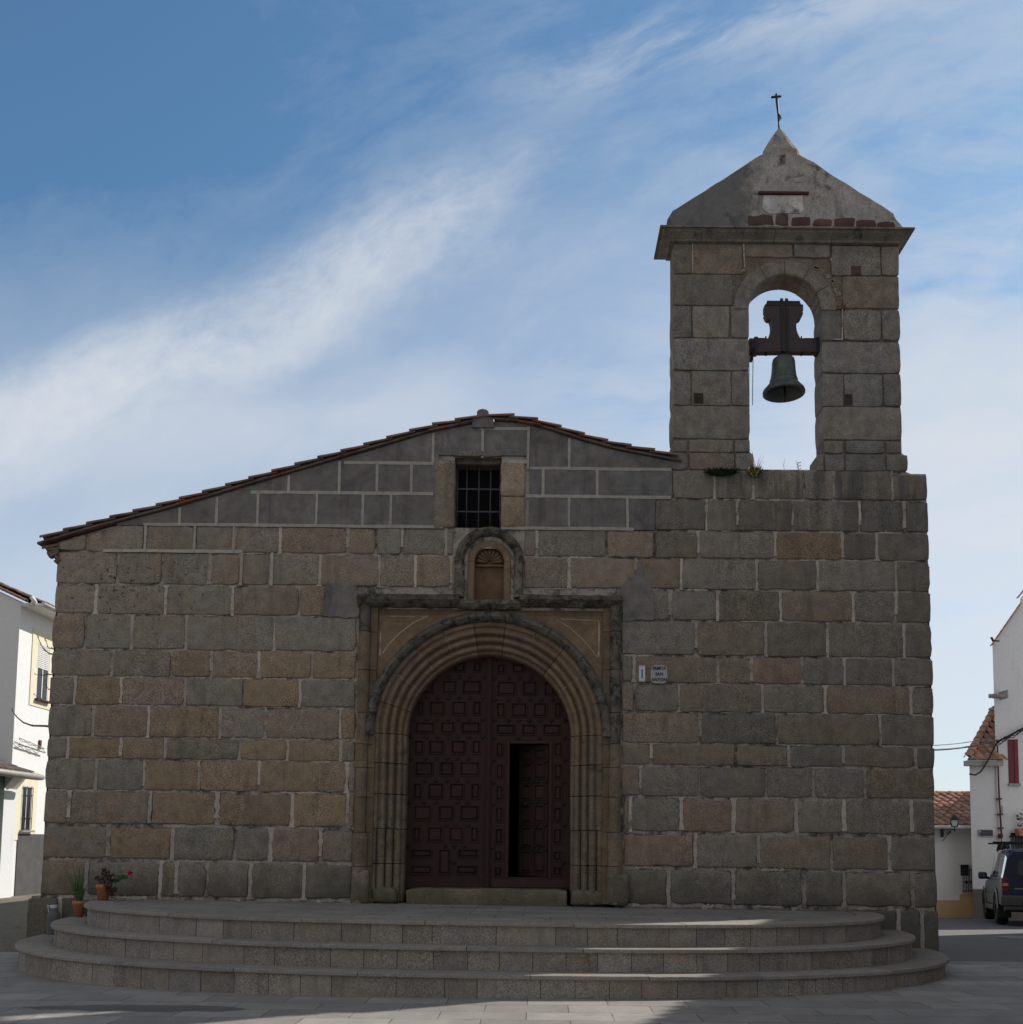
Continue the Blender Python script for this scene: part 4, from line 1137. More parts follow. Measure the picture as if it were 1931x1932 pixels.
# wicket leaf, ajar: hinged on the right and swung inwards
ww, wh = wk[1]-wk[0]-0.01, wk[3]-wk[2]-0.01
MW = Matrix.Translation((wk[1]-0.012, DY+0.045, wk[2]+0.006)) @ Matrix.Rotation(R(-40), 4, 'Z')
wkm = MB()
wr = []
nrow = [(0.03, 0.19), (0.22, 0.37), (0.41, 0.54), (0.58, 0.70), (0.74, 0.86), (0.89, 0.97)]
for a, b in nrow:
    for c, d in ((0.10, 0.45), (0.55, 0.90)):
        wr.append((-ww + ww*c, -ww + ww*d, wh*a, wh*b))
leaf_face(wkm, -ww, 0, 0, wh, wr, 0.0, Mx=MW)
for r in wr: panel(wkm, *r, 0.0, Mx=MW)
wkm.box((-ww, 0.014, 0), (0, 0.045, wh), M=MW)
wicket = wkm.build('wicket_door', M['wood'], doorR)
studs(wicket, [(-ww+ww*c, wh*a) for a in (0.205, 0.39, 0.56, 0.72, 0.875) for c in (0.06, 0.33, 0.5, 0.67, 0.94)], -0.004, MW)
ch = MB()
pL = MW @ Vector((-ww*0.72, -0.03, wh*0.55)); ch.lathe([(0.0, -0.03), (0.03, -0.02), (0.035, 0.0), (0.028, 0.02), (0.0, 0.03)], c=pL, n=12)
ch.build('wicket_knob', M['iron'], wicket)
# reveal lining (behind the archivolts) and threshold stone
th = MB()
t0 = P(760, 1703, WY-0.02); t1 = P(1072, 1711, WY-0.02)
block(th, t0.x+0.03, t1.x, 0.64, lean(700, 1716).z+0.002, WY+0.0, (0.98, 0.9, 0.8), 77, depth=0.55, gap=0.0, rr=0.012, cell=0.12)
th.build('threshold', M['granite'], church)
# worn foot blocks on both sides of the portal
for i_, a_ in enumerate(((664, 700, 1640, 1706, WY-0.10, (0.95, 0.9, 0.82)), (700, 752, 1672, 1706, WY-0.02, (0.85, 0.8, 0.72)), (1074, 1150, 1678, 1711, WY+0.01, (1.0, 0.88, 0.8)), (1146, 1188, 1645, 1710, WY-0.10, (0.8, 0.78, 0.72)))):
    fb = MB(); pxblock(fb, *a_, 50+i_, depth=0.25, rr=0.05, jit=0.02); fb.build('portal_foot_stone', M['granite'], church)

# ------------------------------------------------------------------ bell gable
TD = 0.37
BY = WY + TD
tw = MB(); rg = rnd(60)
ACX, ASZ = X(1482.7, 584.6), Z(1482.7, 584.6)
AR = X(1552, 640) - ACX
ARr = (X(1552.5, 700) - X(1413, 700))/2; ACX = (X(1552.5, 700) + X(1413, 700))/2
tx0, tx1 = X(1271, 700), X(1699, 700)
tz0 = Z(1482, 886); tz1 = Z(1482, 461)
ZL = Z(1330, 855)
core = [(X(1264, 872)+0.02, Z(1330, 887)), (X(1424, 872)-0.03, Z(1400, 887)), (X(1424, 872)-0.03, ZL), (ACX-ARr, ZL+0.04)]
n = 16
core += [(ACX-ARr*math.cos(math.pi*i/n), ASZ+ARr*math.sin(math.pi*i/n)) for i in range(n+1)]
core += [(ACX+ARr, ZL+0.04), (X(1540, 872)+0.03, ZL), (X(1540, 872)+0.03, Z(1540, 888)), (X(1715, 872)-0.04, Z(1640, 889)), (X(1715, 872)-0.04, ZL), (tx1+0.00, ZL+0.03), (tx1-0.02, tz1+0.02), (tx0+0.005, tz1+0.02), (tx0+0.005, ZL)]
tw.prism(core, WY+0.022, BY, 0, (0.80, 0.72, 0.66))
# infill courses (picture columns / rows)
TR = [(458.6, 516.5, [(1271, 1306, 'd'), (1307, 1402, 'b')]), (464, 520, [(1569, 1662, 'g'), (1663, 1697, 'g')]),
      (459, 485, [(1404, 1497, 'b')]), (461, 486, [(1498, 1567, 'g')]),
      (517, 576, [(1271, 1383, 'd')]), (521, 582, [(1590, 1697, 'b')]),
      (576.5, 637.5, [(1270, 1305, 'd'), (1306, 1377, 'q'), (1379, 1412.5, 'g')]), (584, 643, [(1554, 1588, 'd'), (1591, 1663, 'q'), (1664, 1699, 'g')]),
      (638, 699, [(1270, 1413, 'g')]), (645, 704, [(1554, 1700, 'g')]),
      (699.5, 765, [(1270, 1304, 'g'), (1305, 1380, 'b'), (1380.5, 1413.5, 'g')]), (705, 767, [(1555.5, 1592, 'g'), (1593, 1666, 'g'), (1667, 1701, 'd')]),
      (765.5, 828, [(1269, 1413.5, 'g')]), (767.5, 830, [(1556.5, 1702, 'q')]),
      (828.5, 853.5, [(1268, 1299, 'g'), (1300, 1385, 'b'), (1386, 1414, 'g')]), (830.5, 856, [(1556, 1593, 'b'), (1594, 1670, 'd'), (1671, 1703, 'd')]),
      (854, 886.5, [(1265, 1299, 'g'), (1300, 1386, 'b'), (1387, 1423, 'g')]), (856.5, 889, [(1541, 1555, 'g'), (1556, 1594, 'g'), (1595, 1671, 'd'), (1672, 1714, 'd')])]
def tone(kind): return tintof(kind, rg, 0.08)
si = 0
for ya, yb, bl in TR:
    for xa, xb, kd in bl:
        ym, xm = (ya+yb)/2, (xa+xb)/2; si += 1
        edge = xa < 1275 or xb > 1690 or abs(xb-1413) < 2 or abs(xa-1555) < 3 or xb == 1423 or xa == 1541 or xb == 1414
        z0_, z1_ = Z(xm, yb), Z(xm, ya)
        x0_, x1_ = X(xa, ym), X(xb, ym)
        if abs(xb-1413) < 2 or xb == 1414: x1_ = ACX-ARr+0.008+rg.uniform(0, .008)
        if xa in (1554, 1555.5, 1556.5, 1556) and ya < 850: x0_ = ACX+ARr-0.008-rg.uniform(0, .008)
        block(tw, x0_, x1_, z0_, z1_, WY-0.002, tone(kd), 900+si, depth=(TD+0.01 if edge else 0.1), gap=0.004, rr=0.009, jit=(0.003 if edge else 0.008), cell=0.10)
# joint pointing on the gable, a few pale runs and pieces of red brick
for x0_, y0_, x1_, y1_, w_ in ((1306.5, 460, 1307, 516, 0.011), (1403, 460, 1405, 505, 0.014), (1405, 508, 1396, 516, 0.016), (1589.5, 584, 1589, 640, 0.014), (1568, 487, 1572, 500, 0.02), (1574, 640, 1590, 641, 0.01)):
    ribbon(tw, [XZ(x0_+(x1_-x0_)*t_/6, y0_+(y1_-y0_)*t_/6) for t_ in range(7)], w_, WY-0.006, 2, (0.9, 0.88, 0.85))
a_ = XZ(1606, 519); b_2 = XZ(1624, 503)
tw.box((a_[0], WY-0.012, a_[1]), (b_2[0], WY+0.02, b_2[1]), 3, (0.9, 0.9, 0.9))
a_ = XZ(1577, 584); b_2 = XZ(1595, 577); tw.box((a_[0], WY-0.010, a_[1]), (b_2[0], WY+0.02, b_2[1]), 3, (0.7, 0.7, 0.7))
# rubble filling round the arch back
for i in range(12):
    t_ = R(18 + 45*rg.random()); r_ = 0.70+0.04*rg.random()+0.05*abs(math.cos(t_))
    cx_, cz_ = ACX+math.cos(t_)*r_, ASZ+math.sin(t_)*r_
    s_ = rg.uniform(0.018, 0.035)
    tw.box((cx_-s_, WY+0.012, cz_-s_), (cx_+s_, WY+0.03, cz_+s_), 0, tone(rg.choice('gbq')), bevel=0.008)
# putlog holes: dark boxes on the face, the hole's shade put into the tint
for (xa, ya, xb, yb) in ((1309, 742, 1327, 761), (1594, 744, 1608, 764)):
    a_ = XZ(xa, yb); b_2 = XZ(xb, ya)
    tw.box((a_[0], WY-0.007, a_[1]), (b_2[0], WY+0.0, b_2[1]), 0, (0.22, 0.2, 0.2), bevel=0.003)
bell_gable = tw.build('bell_gable', [M['tower_granite'], M['brown_stone'], M['pale_mortar'], M['red_brick']], church)
vo = MB()
sweep_arch(vo, [(ARr-0.004, BY+0.005), (ARr-0.004, WY+0.0), (ARr+0.012, WY-0.014), (ARr+0.188, WY-0.014), (ARr+0.20, WY+0.0), (ARr+0.202, WY+0.03)], ACX, ASZ, 0, [], 6, 0,
           lambda i: (1.02-0.07*(i % 2), 1.0-0.07*(i % 2), 0.98-0.06*(i % 2)), gap=0.007, jambs=False, ang0=0.0, ang1=math.pi, wob=0.005)
vo.build('belfry_voussoir', M['tower_granite'], bell_gable)
# cornice
PJ = 0.18
czt, czb = Z(1480, 431.5, WY-PJ), Z(1480, 461.5, WY)
co_ = MB(); rg = rnd(61)
prf = [(0.0, czb), (0.05, czb+0.005), (0.055, czb+0.03), (0.09, czb+0.055), (0.14, czb+0.085), (0.17, czb+0.125), (0.175, czb+0.13), (0.20, czb+0.135), (0.20, czt), (0.0, czt+0.01)]
cx0_, cx1_ = tx0, X(1689, 470)
def rect_ring(off): return [(cx0_-off, WY-off), (cx1_+off, WY-off), (cx1_+off, BY+off), (cx0_-off, BY+off)]
# split the front into stones
cuts_ = [cx0_-0.2, X(1322, 450), X(1459, 450), X(1566, 450), X(1620, 450), cx1_+0.2]
def slice_front(mb, xa, xb, col, first, last):
    rows = []
    for off, z in prf:
        pa = (xa if not first else cx0_-off, WY-off, z); pb = (xb if not last else cx1_+off, WY-off, z)
        rows.append((pa, pb))
    vs_ = [p for r_ in rows for p in r_]
    mb.add(vs_, [(2*i, 2*i+1, 2*i+3, 2*i+2) for i in range(len(rows)-1)], 0, col)
for i, (a, b) in enumerate(zip(cuts_, cuts_[1:])):
    k = rg.uniform(0.85, 1.05); slice_front(co_, a+0.003, b-0.003, (k, k, k*0.98), i == 0, i == len(cuts_)-2)
for side in (1, 2, 3):
    vs_ = []
    for off, z in prf:
        r_ = rect_ring(off); vs_ += [(*r_[side], z), (*r_[(side+1) % 4], z)]
    co_.add(vs_, [(2*i, 2*i+1, 2*i+3, 2*i+2) for i in range(len(prf)-1)], 0, (0.9, 0.88, 0.86))
co_.box((cx0_-0.0, WY+0.004, czb-0.001), (cx1_, BY, czt+0.006), 0, (0.8, 0.8, 0.8))
co_.build('cornice', M['lichen_stone'] if False else stone('cornice_stone', (0.20, 0.185, 0.165), stain=(0.05, 0.05, 0.048), stain_lo=0.5, stain_hi=0.72, stain_scale=5, warm_amt=0.1), bell_gable)
# rendered gable on top
GY = WY - 0.06
gp = [(1256, 431), (1259, 415), (1269, 398.5), (1292, 384), (1350, 348), (1410, 309), (1436, 292), (1508, 292), (1535, 307), (1575, 334), (1640, 374), (1686, 403), (1690, 413), (1700, 424), (1706, 434)]
gpp = [XZ(x, y, GY) for x, y in gp]
gm = MB(); rg = rnd(62)
fine_ = []
for a, b in zip(gpp, gpp[1:]):
    L_ = math.hypot(b[0]-a[0], b[1]-a[1]); n = max(1, int(L_/0.08))
    for i in range(n):
        t_ = i/n; x = a[0]+(b[0]-a[0])*t_; z = a[1]+(b[1]-a[1])*t_
        fine_.append((x + nz(x, 4, z, 5)*0.012, z + nz(z, 8, x, 5)*0.014))
fine_.append(gpp[-1])
gm.prism(fine_, GY, BY+0.06, 0, (1, 1, 1))
gab = gm.build('gable_top', M['cap_render'], bell_gable)
bmr = MB()
bx = [1409, 1461, 1490, 1532, 1572, 1612, 1653, 1690]
for i, (a, b) in enumerate(zip(bx, bx[1:])):
    sag = [0, 0, 4, 7, 9, 10, 11][i]
    top, bot = 404+sag+rg.uniform(-2, 2), 427+i*0.9
    if i == 6: top += 4
    x0_, z0_ = XZ(a+0.6, bot, GY); x1_, z1_ = XZ(b-0.6, top, GY)
    k = rg.uniform(0.85, 1.15)
    block(bmr, x0_, x1_, z0_, z1_, GY-0.008, (k, k*rg.uniform(.85, 1.1), k), 300+i, depth=0.04, bulge=0.002, gap=0.003, rr=0.02, jit=0.022, cell=0.06)
bmr.build('brick_course', M['red_brick'], gab)
lg = MB(); x0_, z0_ = XZ(1431, 369, GY); x1_, z1_ = XZ(1525.5, 364, GY)
lg.box((x0_, GY-0.035, z0_+0.008), (x1_, GY+0.02, z1_), 0, (0.8, 0.8, 0.8), bevel=0.008)
lg.build('ledge', M['rust_iron'], gab)
pt = MB(); 
pt.prism([XZ(x, y, GY) for x, y in ((1440, 370), (1514, 370), (1516, 398), (1510, 403), (1450, 404), (1438, 394))], GY-0.010, GY+0.01, 0, (1.5, 1.5, 1.5))
pt.build('render_patch', M['old_render'], gab)
fn = MB(); fcx = X(1471, 290, WY+0.12); fy = WY+0.13
apz = Z(1471, 243.5, fy); bz = Z(1471, 296, fy); fw_ = (X(1507, 293, fy)-X(1437, 293, fy))/2
fpr = [(1.0, bz-0.25), (1.0, bz), (0.86, bz+(apz-bz)*0.16), (0.55, bz+(apz-bz)*0.5), (0.27, bz+(apz-bz)*0.8), (0.10, bz+(apz-bz)*0.97), (0.0, apz)]
vs_ = []; nn = 20
for k_, z in fpr:
    for j in range(nn):
        a = 2*math.pi*(j+0.5)/nn; c_, s_ = math.cos(a), math.sin(a)
        q_ = (abs(c_)**6+abs(s_)**6)**(-1/6) if z < apz-0.05 else 1
        q_ = min(q_, 1.15)
        vs_.append((fcx+c_*q_*fw_*k_/1.0*0.97 + nz(c_*3, 1, z*4, 1)*0.012, fy+s_*q_*0.19*k_, z))
fs = [(i*nn+j, i*nn+(j+1) % nn, (i+1)*nn+(j+1) % nn, (i+1)*nn+j) for i in range(len(fpr)-1) for j in range(nn)]
fn.add(vs_, fs, 0, (0.95, 0.9, 0.88)); fin_ = fn.build('finial', M['old_render'], bell_gable)
crs = MB()
def F3(x, y): 
    p = P(x, y, fy); return p
crs.tube([F3(1470, 247), F3(1469.3, 232), F3(1468.2, 215), F3(1466.4, 196), F3(1464.7, 178)], [0.011, 0.011, 0.013, 0.018, 0.017], 8)
crs.tube([F3(1455.5, 184), F3(1474, 182)], 0.016, 8)
crs.tube([F3(1468.5, 214), F3(1471, 218), F3(1474.5, 224), F3(1471, 226), F3(1469.5, 231)], 0.008, 6)
crs.tube([F3(1471, 218), F3(1473, 221), F3(1469, 224)], 0.012, 6)
crs.build('iron_cross', M['iron'], fin_)

# ------------------------------------------------------------------ bell and yoke
YB = WY + 0.185
def Bp(zx, zy): return XZ(1376.8+0.13751*zx, 531.4+0.13751*zy, YB)
c_ = Bp(745, 1000)
bell = thing('church_bell', 'small bronze bell under a tall counterweight yoke in the belfry arch', 'bell', (c_[0], YB, c_[1]))
yk = MB()
half = [(0, 345), (262, 345), (262, 430), (250, 440), (262, 470), (240, 520), (215, 542), (185, 545), (172, 590), (167, 640), (172, 690), (187, 740), (212, 790), (222, 808), (475, 808), (475, 990), (0, 985)]
cxz = 732
poly = [Bp(cxz+a, b) for a, b in half] + [Bp(cxz-a, b) for a, b in reversed(half[1:-1])]
yk.prism(poly, YB-0.06, YB+0.06)
yoke = yk.build('yoke', M['yoke_wood'], bell)
yi = MB()
def ybox(zx0, zy0, zx1, zy1, d0, d1, bev=0.004):
    a = Bp(zx0, zy1); b = Bp(zx1, zy0); yi.box((a[0], YB+d0, a[1]), (b[0], YB+d1, b[1]), bevel=bev)
ybox(505, 290, 955, 345, -0.05, 0.05); ybox(498, 330, 962, 362, -0.066, 0.066)
for zx in (705, 773): ybox(zx-13, 270, zx+13, 985, -0.075, -0.055); yi.tube([(*Bp(zx, 300)[:1], YB, Bp(zx, 300)[1]), (Bp(zx, 230)[0], YB, Bp(zx, 230)[1])], [0.022, 0.010], 8)
ybox(325, 790, 375, 1000, -0.072, 0.072); ybox(1172, 795, 1222, 1003, -0.072, 0.072)
ybox(375, 800, 480, 812, -0.06, 0.06); ybox(1000, 803, 1172, 815, -0.06, 0.06)
for zx in (497, 984):
    yi.tube([(Bp(zx, 750)[0], YB, Bp(zx, 750)[1]), (Bp(zx, 810)[0], YB, Bp(zx, 810)[1])], [0.008, 0.018], 8)
    yi.tube([(Bp(zx, 970)[0], YB, Bp(zx, 970)[1]), (Bp(zx, 1015)[0], YB, Bp(zx, 1015)[1])], [0.028, 0.018], 8)
yi.tube([(ACX-ARr-0.02, YB, Bp(0, 968)[1]), (Bp(330, 968)[0], YB, Bp(0, 968)[1])], 0.015, 10)
yi.tube([(Bp(1220, 965)[0], YB, Bp(0, 965)[1]), (ACX+ARr+0.02, YB, Bp(0, 965)[1])], 0.012, 10)
yi.build('yoke_straps', M['iron'], yoke)
bb = MB()
cz0, mx = Bp(745, 1035), Bp(745, 1550)
bx_ = Bp(740, 1200)[0]
hz_ = lambda zy: Bp(740, zy)[1]
pxm = (Bp(900, 1100)[0]-Bp(800, 1100)[0])/100
pr = [(0.0, 1040), (60, 1040), (120, 1052), (146, 1075), (156, 1115), (158, 1170), (163, 1230), (170, 1290), (182, 1350), (198, 1400), (218, 1432), (248, 1462), (275, 1490), (286, 1515), (284, 1540), (262, 1545), (236, 1500), (190, 1440), (160, 1350), (140, 1200), (110, 1080), (0, 1065)]
bb.lathe([(r_*pxm, hz_(zy)) for r_, zy in pr], c=(bx_, YB, 0), n=48)
for zy, r_ in ((1350, 183), (1362, 187), (1440, 226)):
    bb.lathe([((r_-2)*pxm, hz_(zy-5)), ((r_+4)*pxm, hz_(zy)), ((r_)*pxm, hz_(zy+5))], c=(bx_, YB, 0), n=48)
bb.tube([(bx_, YB, hz_(985)), (bx_, YB, hz_(1045))], [0.032, 0.036], 10)
bo = bb.build('bell_body', M['bronze'], bell)
cl_ = MB(); cl_.tube([(bx_+0.015, YB, hz_(1080)), (bx_+0.015, YB, hz_(1480)), (bx_+0.015, YB, hz_(1560)), (bx_+0.015, YB, hz_(1640))], [0.010, 0.018, 0.016, 0.011], 8)
cl_.build('clapper', M['iron'], bo)
wh_ = MB(); wc = Bp(294, 960); wr_ = 145*pxm
Mw = Matrix.Rotation(R(90), 4, 'Y')
wh_.lathe([(wr_-0.02, -0.008), (wr_-0.012, -0.016), (wr_, -0.014), (wr_-0.01, 0.0), (wr_, 0.014), (wr_-0.012, 0.016), (wr_-0.02, 0.008), (wr_-0.02, -0.008)], c=(wc[0], YB, wc[1]), n=32, M=Mw)
for i in range(6):
    a = math.pi*2*i/6; wh_.tube([(wc[0], YB, wc[1]), (wc[0], YB+math.cos(a)*(wr_-0.015), wc[1]+math.sin(a)*(wr_-0.015))], 0.007, 6)
wh_.tube([(wc[0]-0.02, YB, wc[1]), (wc[0]+0.03, YB, wc[1])], 0.028, 10)
wh_.build('bell_wheel', M['iron'], bell)
for yo, x0_, x1_ in ((-wr_, wc[0]-0.002, wc[0]-0.01), (wr_, wc[0]+0.002, wc[0]-0.01)):
    cn = MB()
    for i in range(46):
        f0, f1 = i/46, (i+0.62)/46
        za, zb_ = wc[1]-0.01, Bp(262, 1745)[1]
        p = lambda f: (x0_+(x1_-x0_)*f + (0 if yo < 0 else 0.0), YB+yo*(1-f*0.25), za+(zb_-za)*f)
        cn.tube([p(f0), p(f1)], 0.0065, 5)
    cn.build('bell_chain', M['iron'], bell)

# weeds rooted in the bell gable
def tuft(name, label, cx_, cy_, cz_, n, h, spread, seed, mats, colr=(1, 1, 1)):
    t_ = MB(); r2 = rnd(seed)
    for i in range(n):
        a = r2.uniform(0, 6.28); d = spread*r2.random()**0.6; hh = h*r2.uniform(0.35, 1)
        b0 = Vector((cx_+d*0.3*math.cos(a), cy_+d*0.15*math.sin(a), cz_)); b1 = b0 + Vector((d*math.cos(a), d*0.4*math.sin(a), hh))
        mid = (b0+b1)/2+Vector((0, 0, hh*0.15)); s_ = 0.012*r2.uniform(0.7, 1.4)
        side = Vector((r2.uniform(-1, 1), r2.uniform(-1, 1), 0.2)).normalized()*s_
        k = r2.uniform(0.6, 1.5)
        t_.add([b0-side*.3, b0+side*.3, mid+side, b1, mid-side], [(0, 1, 2, 4), (4, 2, 3)], 0 if r2.random() < 0.85 else len(mats)-1, (colr[0]*k, colr[1]*k, colr[2]*k))
    return tag(t_.build(name, mats), label, 'weed', 'weeds growing on the bell gable')
M['dry'] = plain('dry_stem', (0.30, 0.19, 0.12), 0.8)
p = P(1361, 889, WY-0.06); tuft('wall_weed', 'dark green weed cushion in the joint left of the belfry opening', p.x, p.y, p.z-0.06, 320, 0.10, 0.22, 1, [M['leaf']], (0.35, 0.42, 0.35))
p = P(1424, 895, WY-0.06); w2 = tuft('wall_weed', 'yellowish weed with tall dry stalks at the left foot of the opening', p.x, p.y, p.z-0.04, 160, 0.17, 0.10, 2, [M['leaf'], M['dry']], (1.5, 1.15, 0.7))
stk = MB(); r2 = rnd(9)
for i in range(9):
    a = r2.uniform(-0.3, 0.8); h = r2.uniform(0.15, 0.36); b0 = Vector((p.x+0.02, p.y+0.02, p.z+0.02))
    stk.tube([b0, b0+Vector((a*h*0.5, 0, h*0.6)), b0+Vector((a*h, 0.02, h))], [0.004, 0.003, 0.0015], 4)
stk.build('stalk', M['dry'], w2)
p = P(1518, 884, WY+0.15)
for dx_, hh in ((-0.19, 0.18), (0.0, 0.15)):
    st = MB()
    b0 = Vector((p.x+dx_-0.08, p.y, p.z-0.04)); st.tube([b0, b0+Vector((-0.01, 0, hh*0.5)), b0+Vector((0.015-0.05*(dx_ == 0), 0, hh))], [0.003, 0.003, 0.002], 4)
    if dx_ == 0:
        for q_ in range(7): st.tube([b0+Vector((0, 0, hh*(0.2+0.1*q_))), b0+Vector((0.035*math.cos(q_*2.1), 0.02*math.sin(q_*2.1), hh*(0.25+0.1*q_)))], [0.004, 0.006], 4)
    tag(st.build('wall_weed', M['leaf']), 'small branching sprig standing on the sill right of the bell' if dx_ == 0 else 'single thin upright stalk on the sill under the bell', 'weed', 'weeds growing on the bell gable')

# ------------------------------------------------------------------ steps
TILT = 0.0075
SX = -0.65
def step_curve(a, b, nexp=2.4, cnt=400):
    raw = []
    for i in range(cnt+1):
        t_ = math.pi*i/cnt; c, s_ = math.cos(t_), math.sin(t_)
        raw.append((SX - a*math.copysign(abs(c)**(2/nexp), c), WY - b*abs(s_)**(2/nexp)))
    d = [0]
    for p, q_ in zip(raw, raw[1:]): d.append(d[-1]+math.hypot(q_[0]-p[0], q_[1]-p[1]))
    return raw, d
def at(curve, s_):
    raw, d = curve; s_ = max(0, min(d[-1], s_)); lo, hi = 0, len(d)-1
    while hi-lo > 1:
        m_ = (lo+hi)//2
        if d[m_] <= s_: lo = m_
        else: hi = m_
    f = (s_-d[lo])/max(1e-9, d[hi]-d[lo]); a, b = raw[lo], raw[hi]
    return (a[0]+(b[0]-a[0])*f, a[1]+(b[1]-a[1])*f)
def inward(curve, s_, w):
    p, q_ = at(curve, s_-0.01), at(curve, s_+0.01); t_ = Vector((q_[0]-p[0], q_[1]-p[1])).normalized()
    c = at(curve, s_); return (c[0]-t_.y*w, min(c[1]+t_.x*w, WY+0.05)) if True else c
steps = thing('entrance_steps', 'three curved granite steps spreading in front of the chapel door', 'steps', (SX, WY-1.5, 0))
RISE = 0.224; TOPZ = 0.67
DIM = [(5.60, 3.34), (5.25, 3.04), (4.90, 2.80)]
for i, (a, b) in enumerate(DIM):
    rg = rnd(70+i); ztop = RISE*(i+1) - 0.002; zbot = RISE*i - (0.15 if i == 0 else 0.01)
    ztop = TOPZ - RISE*(2-i)
    zbot = ztop - RISE - (0.12 if i == 0 else 0.02)
    rc_ = step_curve(a-0.045, b-0.045); nc = step_curve(a, b)
    rm = MB(); s_ = 0.0; Ls = rc_[1][-1]
    while s_ < Ls:
        w = rg.uniform(0.29, 0.36) if rg.random() < 0.8 else rg.uniform(0.45, 0.7)
        e = min(Ls, s_+w)
        if Ls-e < 0.15: e = Ls
        n = max(2, int((e-s_)/0.08)); gp_ = 0.0035; off = rg.uniform(-0.003, 0.003)
        k = rg.uniform(0.82, 1.12); hshift = rg.uniform(-.03, .04); col = (k*(1+hshift), k, k*(1-hshift))
        pts = [inward(rc_, s_+gp_+(e-s_-2*gp_)*j/n, off) for j in range(n+1)]
        inn = [inward(rc_, s_+gp_+(e-s_-2*gp_)*j/n, 0.03) for j in range(n+1)]
        zt = [ztop-0.034-TILT*(p[0]-SX) for p in pts]; zb2 = [zbot-TILT*(p[0]-SX) for p in pts]
        vs_ = [(p[0], p[1], z) for p, z in zip(pts, zb2)] + [(p[0], p[1], z) for p, z in zip(pts, zt)]
        vs_ += [(p[0], p[1], z) for p, z in zip(inn, zb2)] + [(p[0], p[1], z) for p, z in zip(inn, zt)]
        m_ = n+1; fs = [(j, j+1, m_+j+1, m_+j) for j in range(n)] + [(0, m_, 3*m_, 2*m_), (n, 2*m_+n, 3*m_+n, m_+n)]
        rm.add(vs_, fs, 0, col)
        s_ = e
    # dark bed behind the riser slabs
    n = 160; bk = [inward(rc_, Ls*j/n, 0.012) for j in range(n+1)]
    rm.add([(p[0], p[1], zbot-TILT*(p[0]-SX)) for p in bk] + [(p[0], p[1], ztop-0.02-TILT*(p[0]-SX)) for p in bk], [(j, j+1, n+2+j, n+1+j) for j in range(n)], 1, (0.5, 0.5, 0.5))
    stp = rm.build('step', [M['step_granite'], M['mortar']], steps)
    stp['label'] = ['bottom step', 'middle step', 'top step'][i]
    tm = MB(); s_ = rg.uniform(0.3, 1.0)*0; Ln = nc[1][-1]; W_ = 0.34 if i < 2 else 0.33
    while s_ < Ln:
        w = rg.uniform(0.95, 1.75); e = min(Ln, s_+w)
        if Ln-e < 0.4: e = Ln
        n = max(3, int((e-s_)/0.05)); off = rg.uniform(-0.006, 0.006); dz_ = rg.uniform(-0.002, 0.003)
        k = rg.uniform(0.9, 1.1); gp_ = 0.004
        prof_ = [(0.06, -0.038), (0.004, -0.038), (0.0, -0.032), (0.0, -0.006), (0.005, 0.0), (W_*0.5, 0.0), (W_+0.02 if i < 2 else W_, 0.0)]
        vs_ = []
        for j in range(n+1):
            ss = s_+gp_+(e-s_-2*gp_)*j/n
            for w_, h_ in prof_:
                chip = abs(nz(ss*3, i, 0, 3))*0.006 if 0 < abs(h_) < 0.03 else 0
                q_ = inward(nc, ss, w_+off+chip); vs_.append((q_[0], q_[1], ztop+h_+dz_-TILT*(q_[0]-SX)))
        m_ = len(prof_); fs = [(j*m_+l, (j+1)*m_+l, (j+1)*m_+l+1, j*m_+l+1) for j in range(n) for l in range(m_-1)]
        fs += [tuple(range(m_)), tuple(reversed(range(n*m_, n*m_+m_)))]
        tm.add(vs_, fs, 0, (k, k, k)); s_ = e
    tr = tm.build('tread', M['tread_granite'], stp)
    if i < 2:      # rest of the tread out to the wall at both ends
        ex = MB(); n = 80
        c1 = [inward(nc, Ln*j/n, 0.05) for j in range(n+1)]
        ex.add([(p[0], p[1], ztop-0.004-TILT*(p[0]-SX)) for p in c1] + [(p[0], WY+0.10, ztop-0.004-TILT*(p[0]-SX)) for p in c1], [(j, j+1, n+2+j, n+1+j) for j in range(n)], 0, (0.95, 0.95, 0.95))
        ex.build('tread_bed', M['tread_granite'], stp)
pf = MB(); nc = step_curve(*DIM[2]); n = 90; Ln = nc[1][-1]
c1 = [inward(nc, Ln*j/n, 0.334) for j in range(n+1)]; c1 = [p for p in c1 if p[1] < WY]
vs_ = []
for p in c1: vs_ += [(p[0], p[1], TOPZ-0.002-TILT*(p[0]-SX)), (p[0], WY+0.30, TOPZ-0.002-TILT*(p[0]-SX))]
pf.add(vs_, [(2*j, 2*j+2, 2*j+3, 2*j+1) for j in range(len(c1)-1)])
pf.build('platform_floor', M['platform'], steps)

# ------------------------------------------------------------------ signs by the door
def text_mesh(s_, size, mat, depth=0.002, align='CENTER', bold=0.0, xs=1.0):
    cu = bpy.data.curves.new('text', 'FONT'); cu.body = s_; cu.size = size; cu.align_x = align; cu.align_y = 'CENTER'
    cu.extrude = depth; cu.offset = bold
    o = bpy.data.objects.new('text', cu); COL.objects.link(o)
    dg = bpy.context.evaluated_depsgraph_get(); dg.update()
    me = bpy.data.meshes.new_from_object(o.evaluated_get(dg)); bpy.data.objects.remove(o)
    for v_ in me.vertices: v_.co.x *= xs
    me.materials.clear(); me.materials.append(mat); return me
def put_text(name, s_, size, mat, pos, parent, rz=0.0, **k):
    me = text_mesh(s_, size, mat, **k)
    me.transform(Matrix.Translation(pos) @ Matrix.Rotation(rz, 4, 'Z') @ Matrix.Rotation(R(90), 4, 'X'))
    return link(name, me, parent)
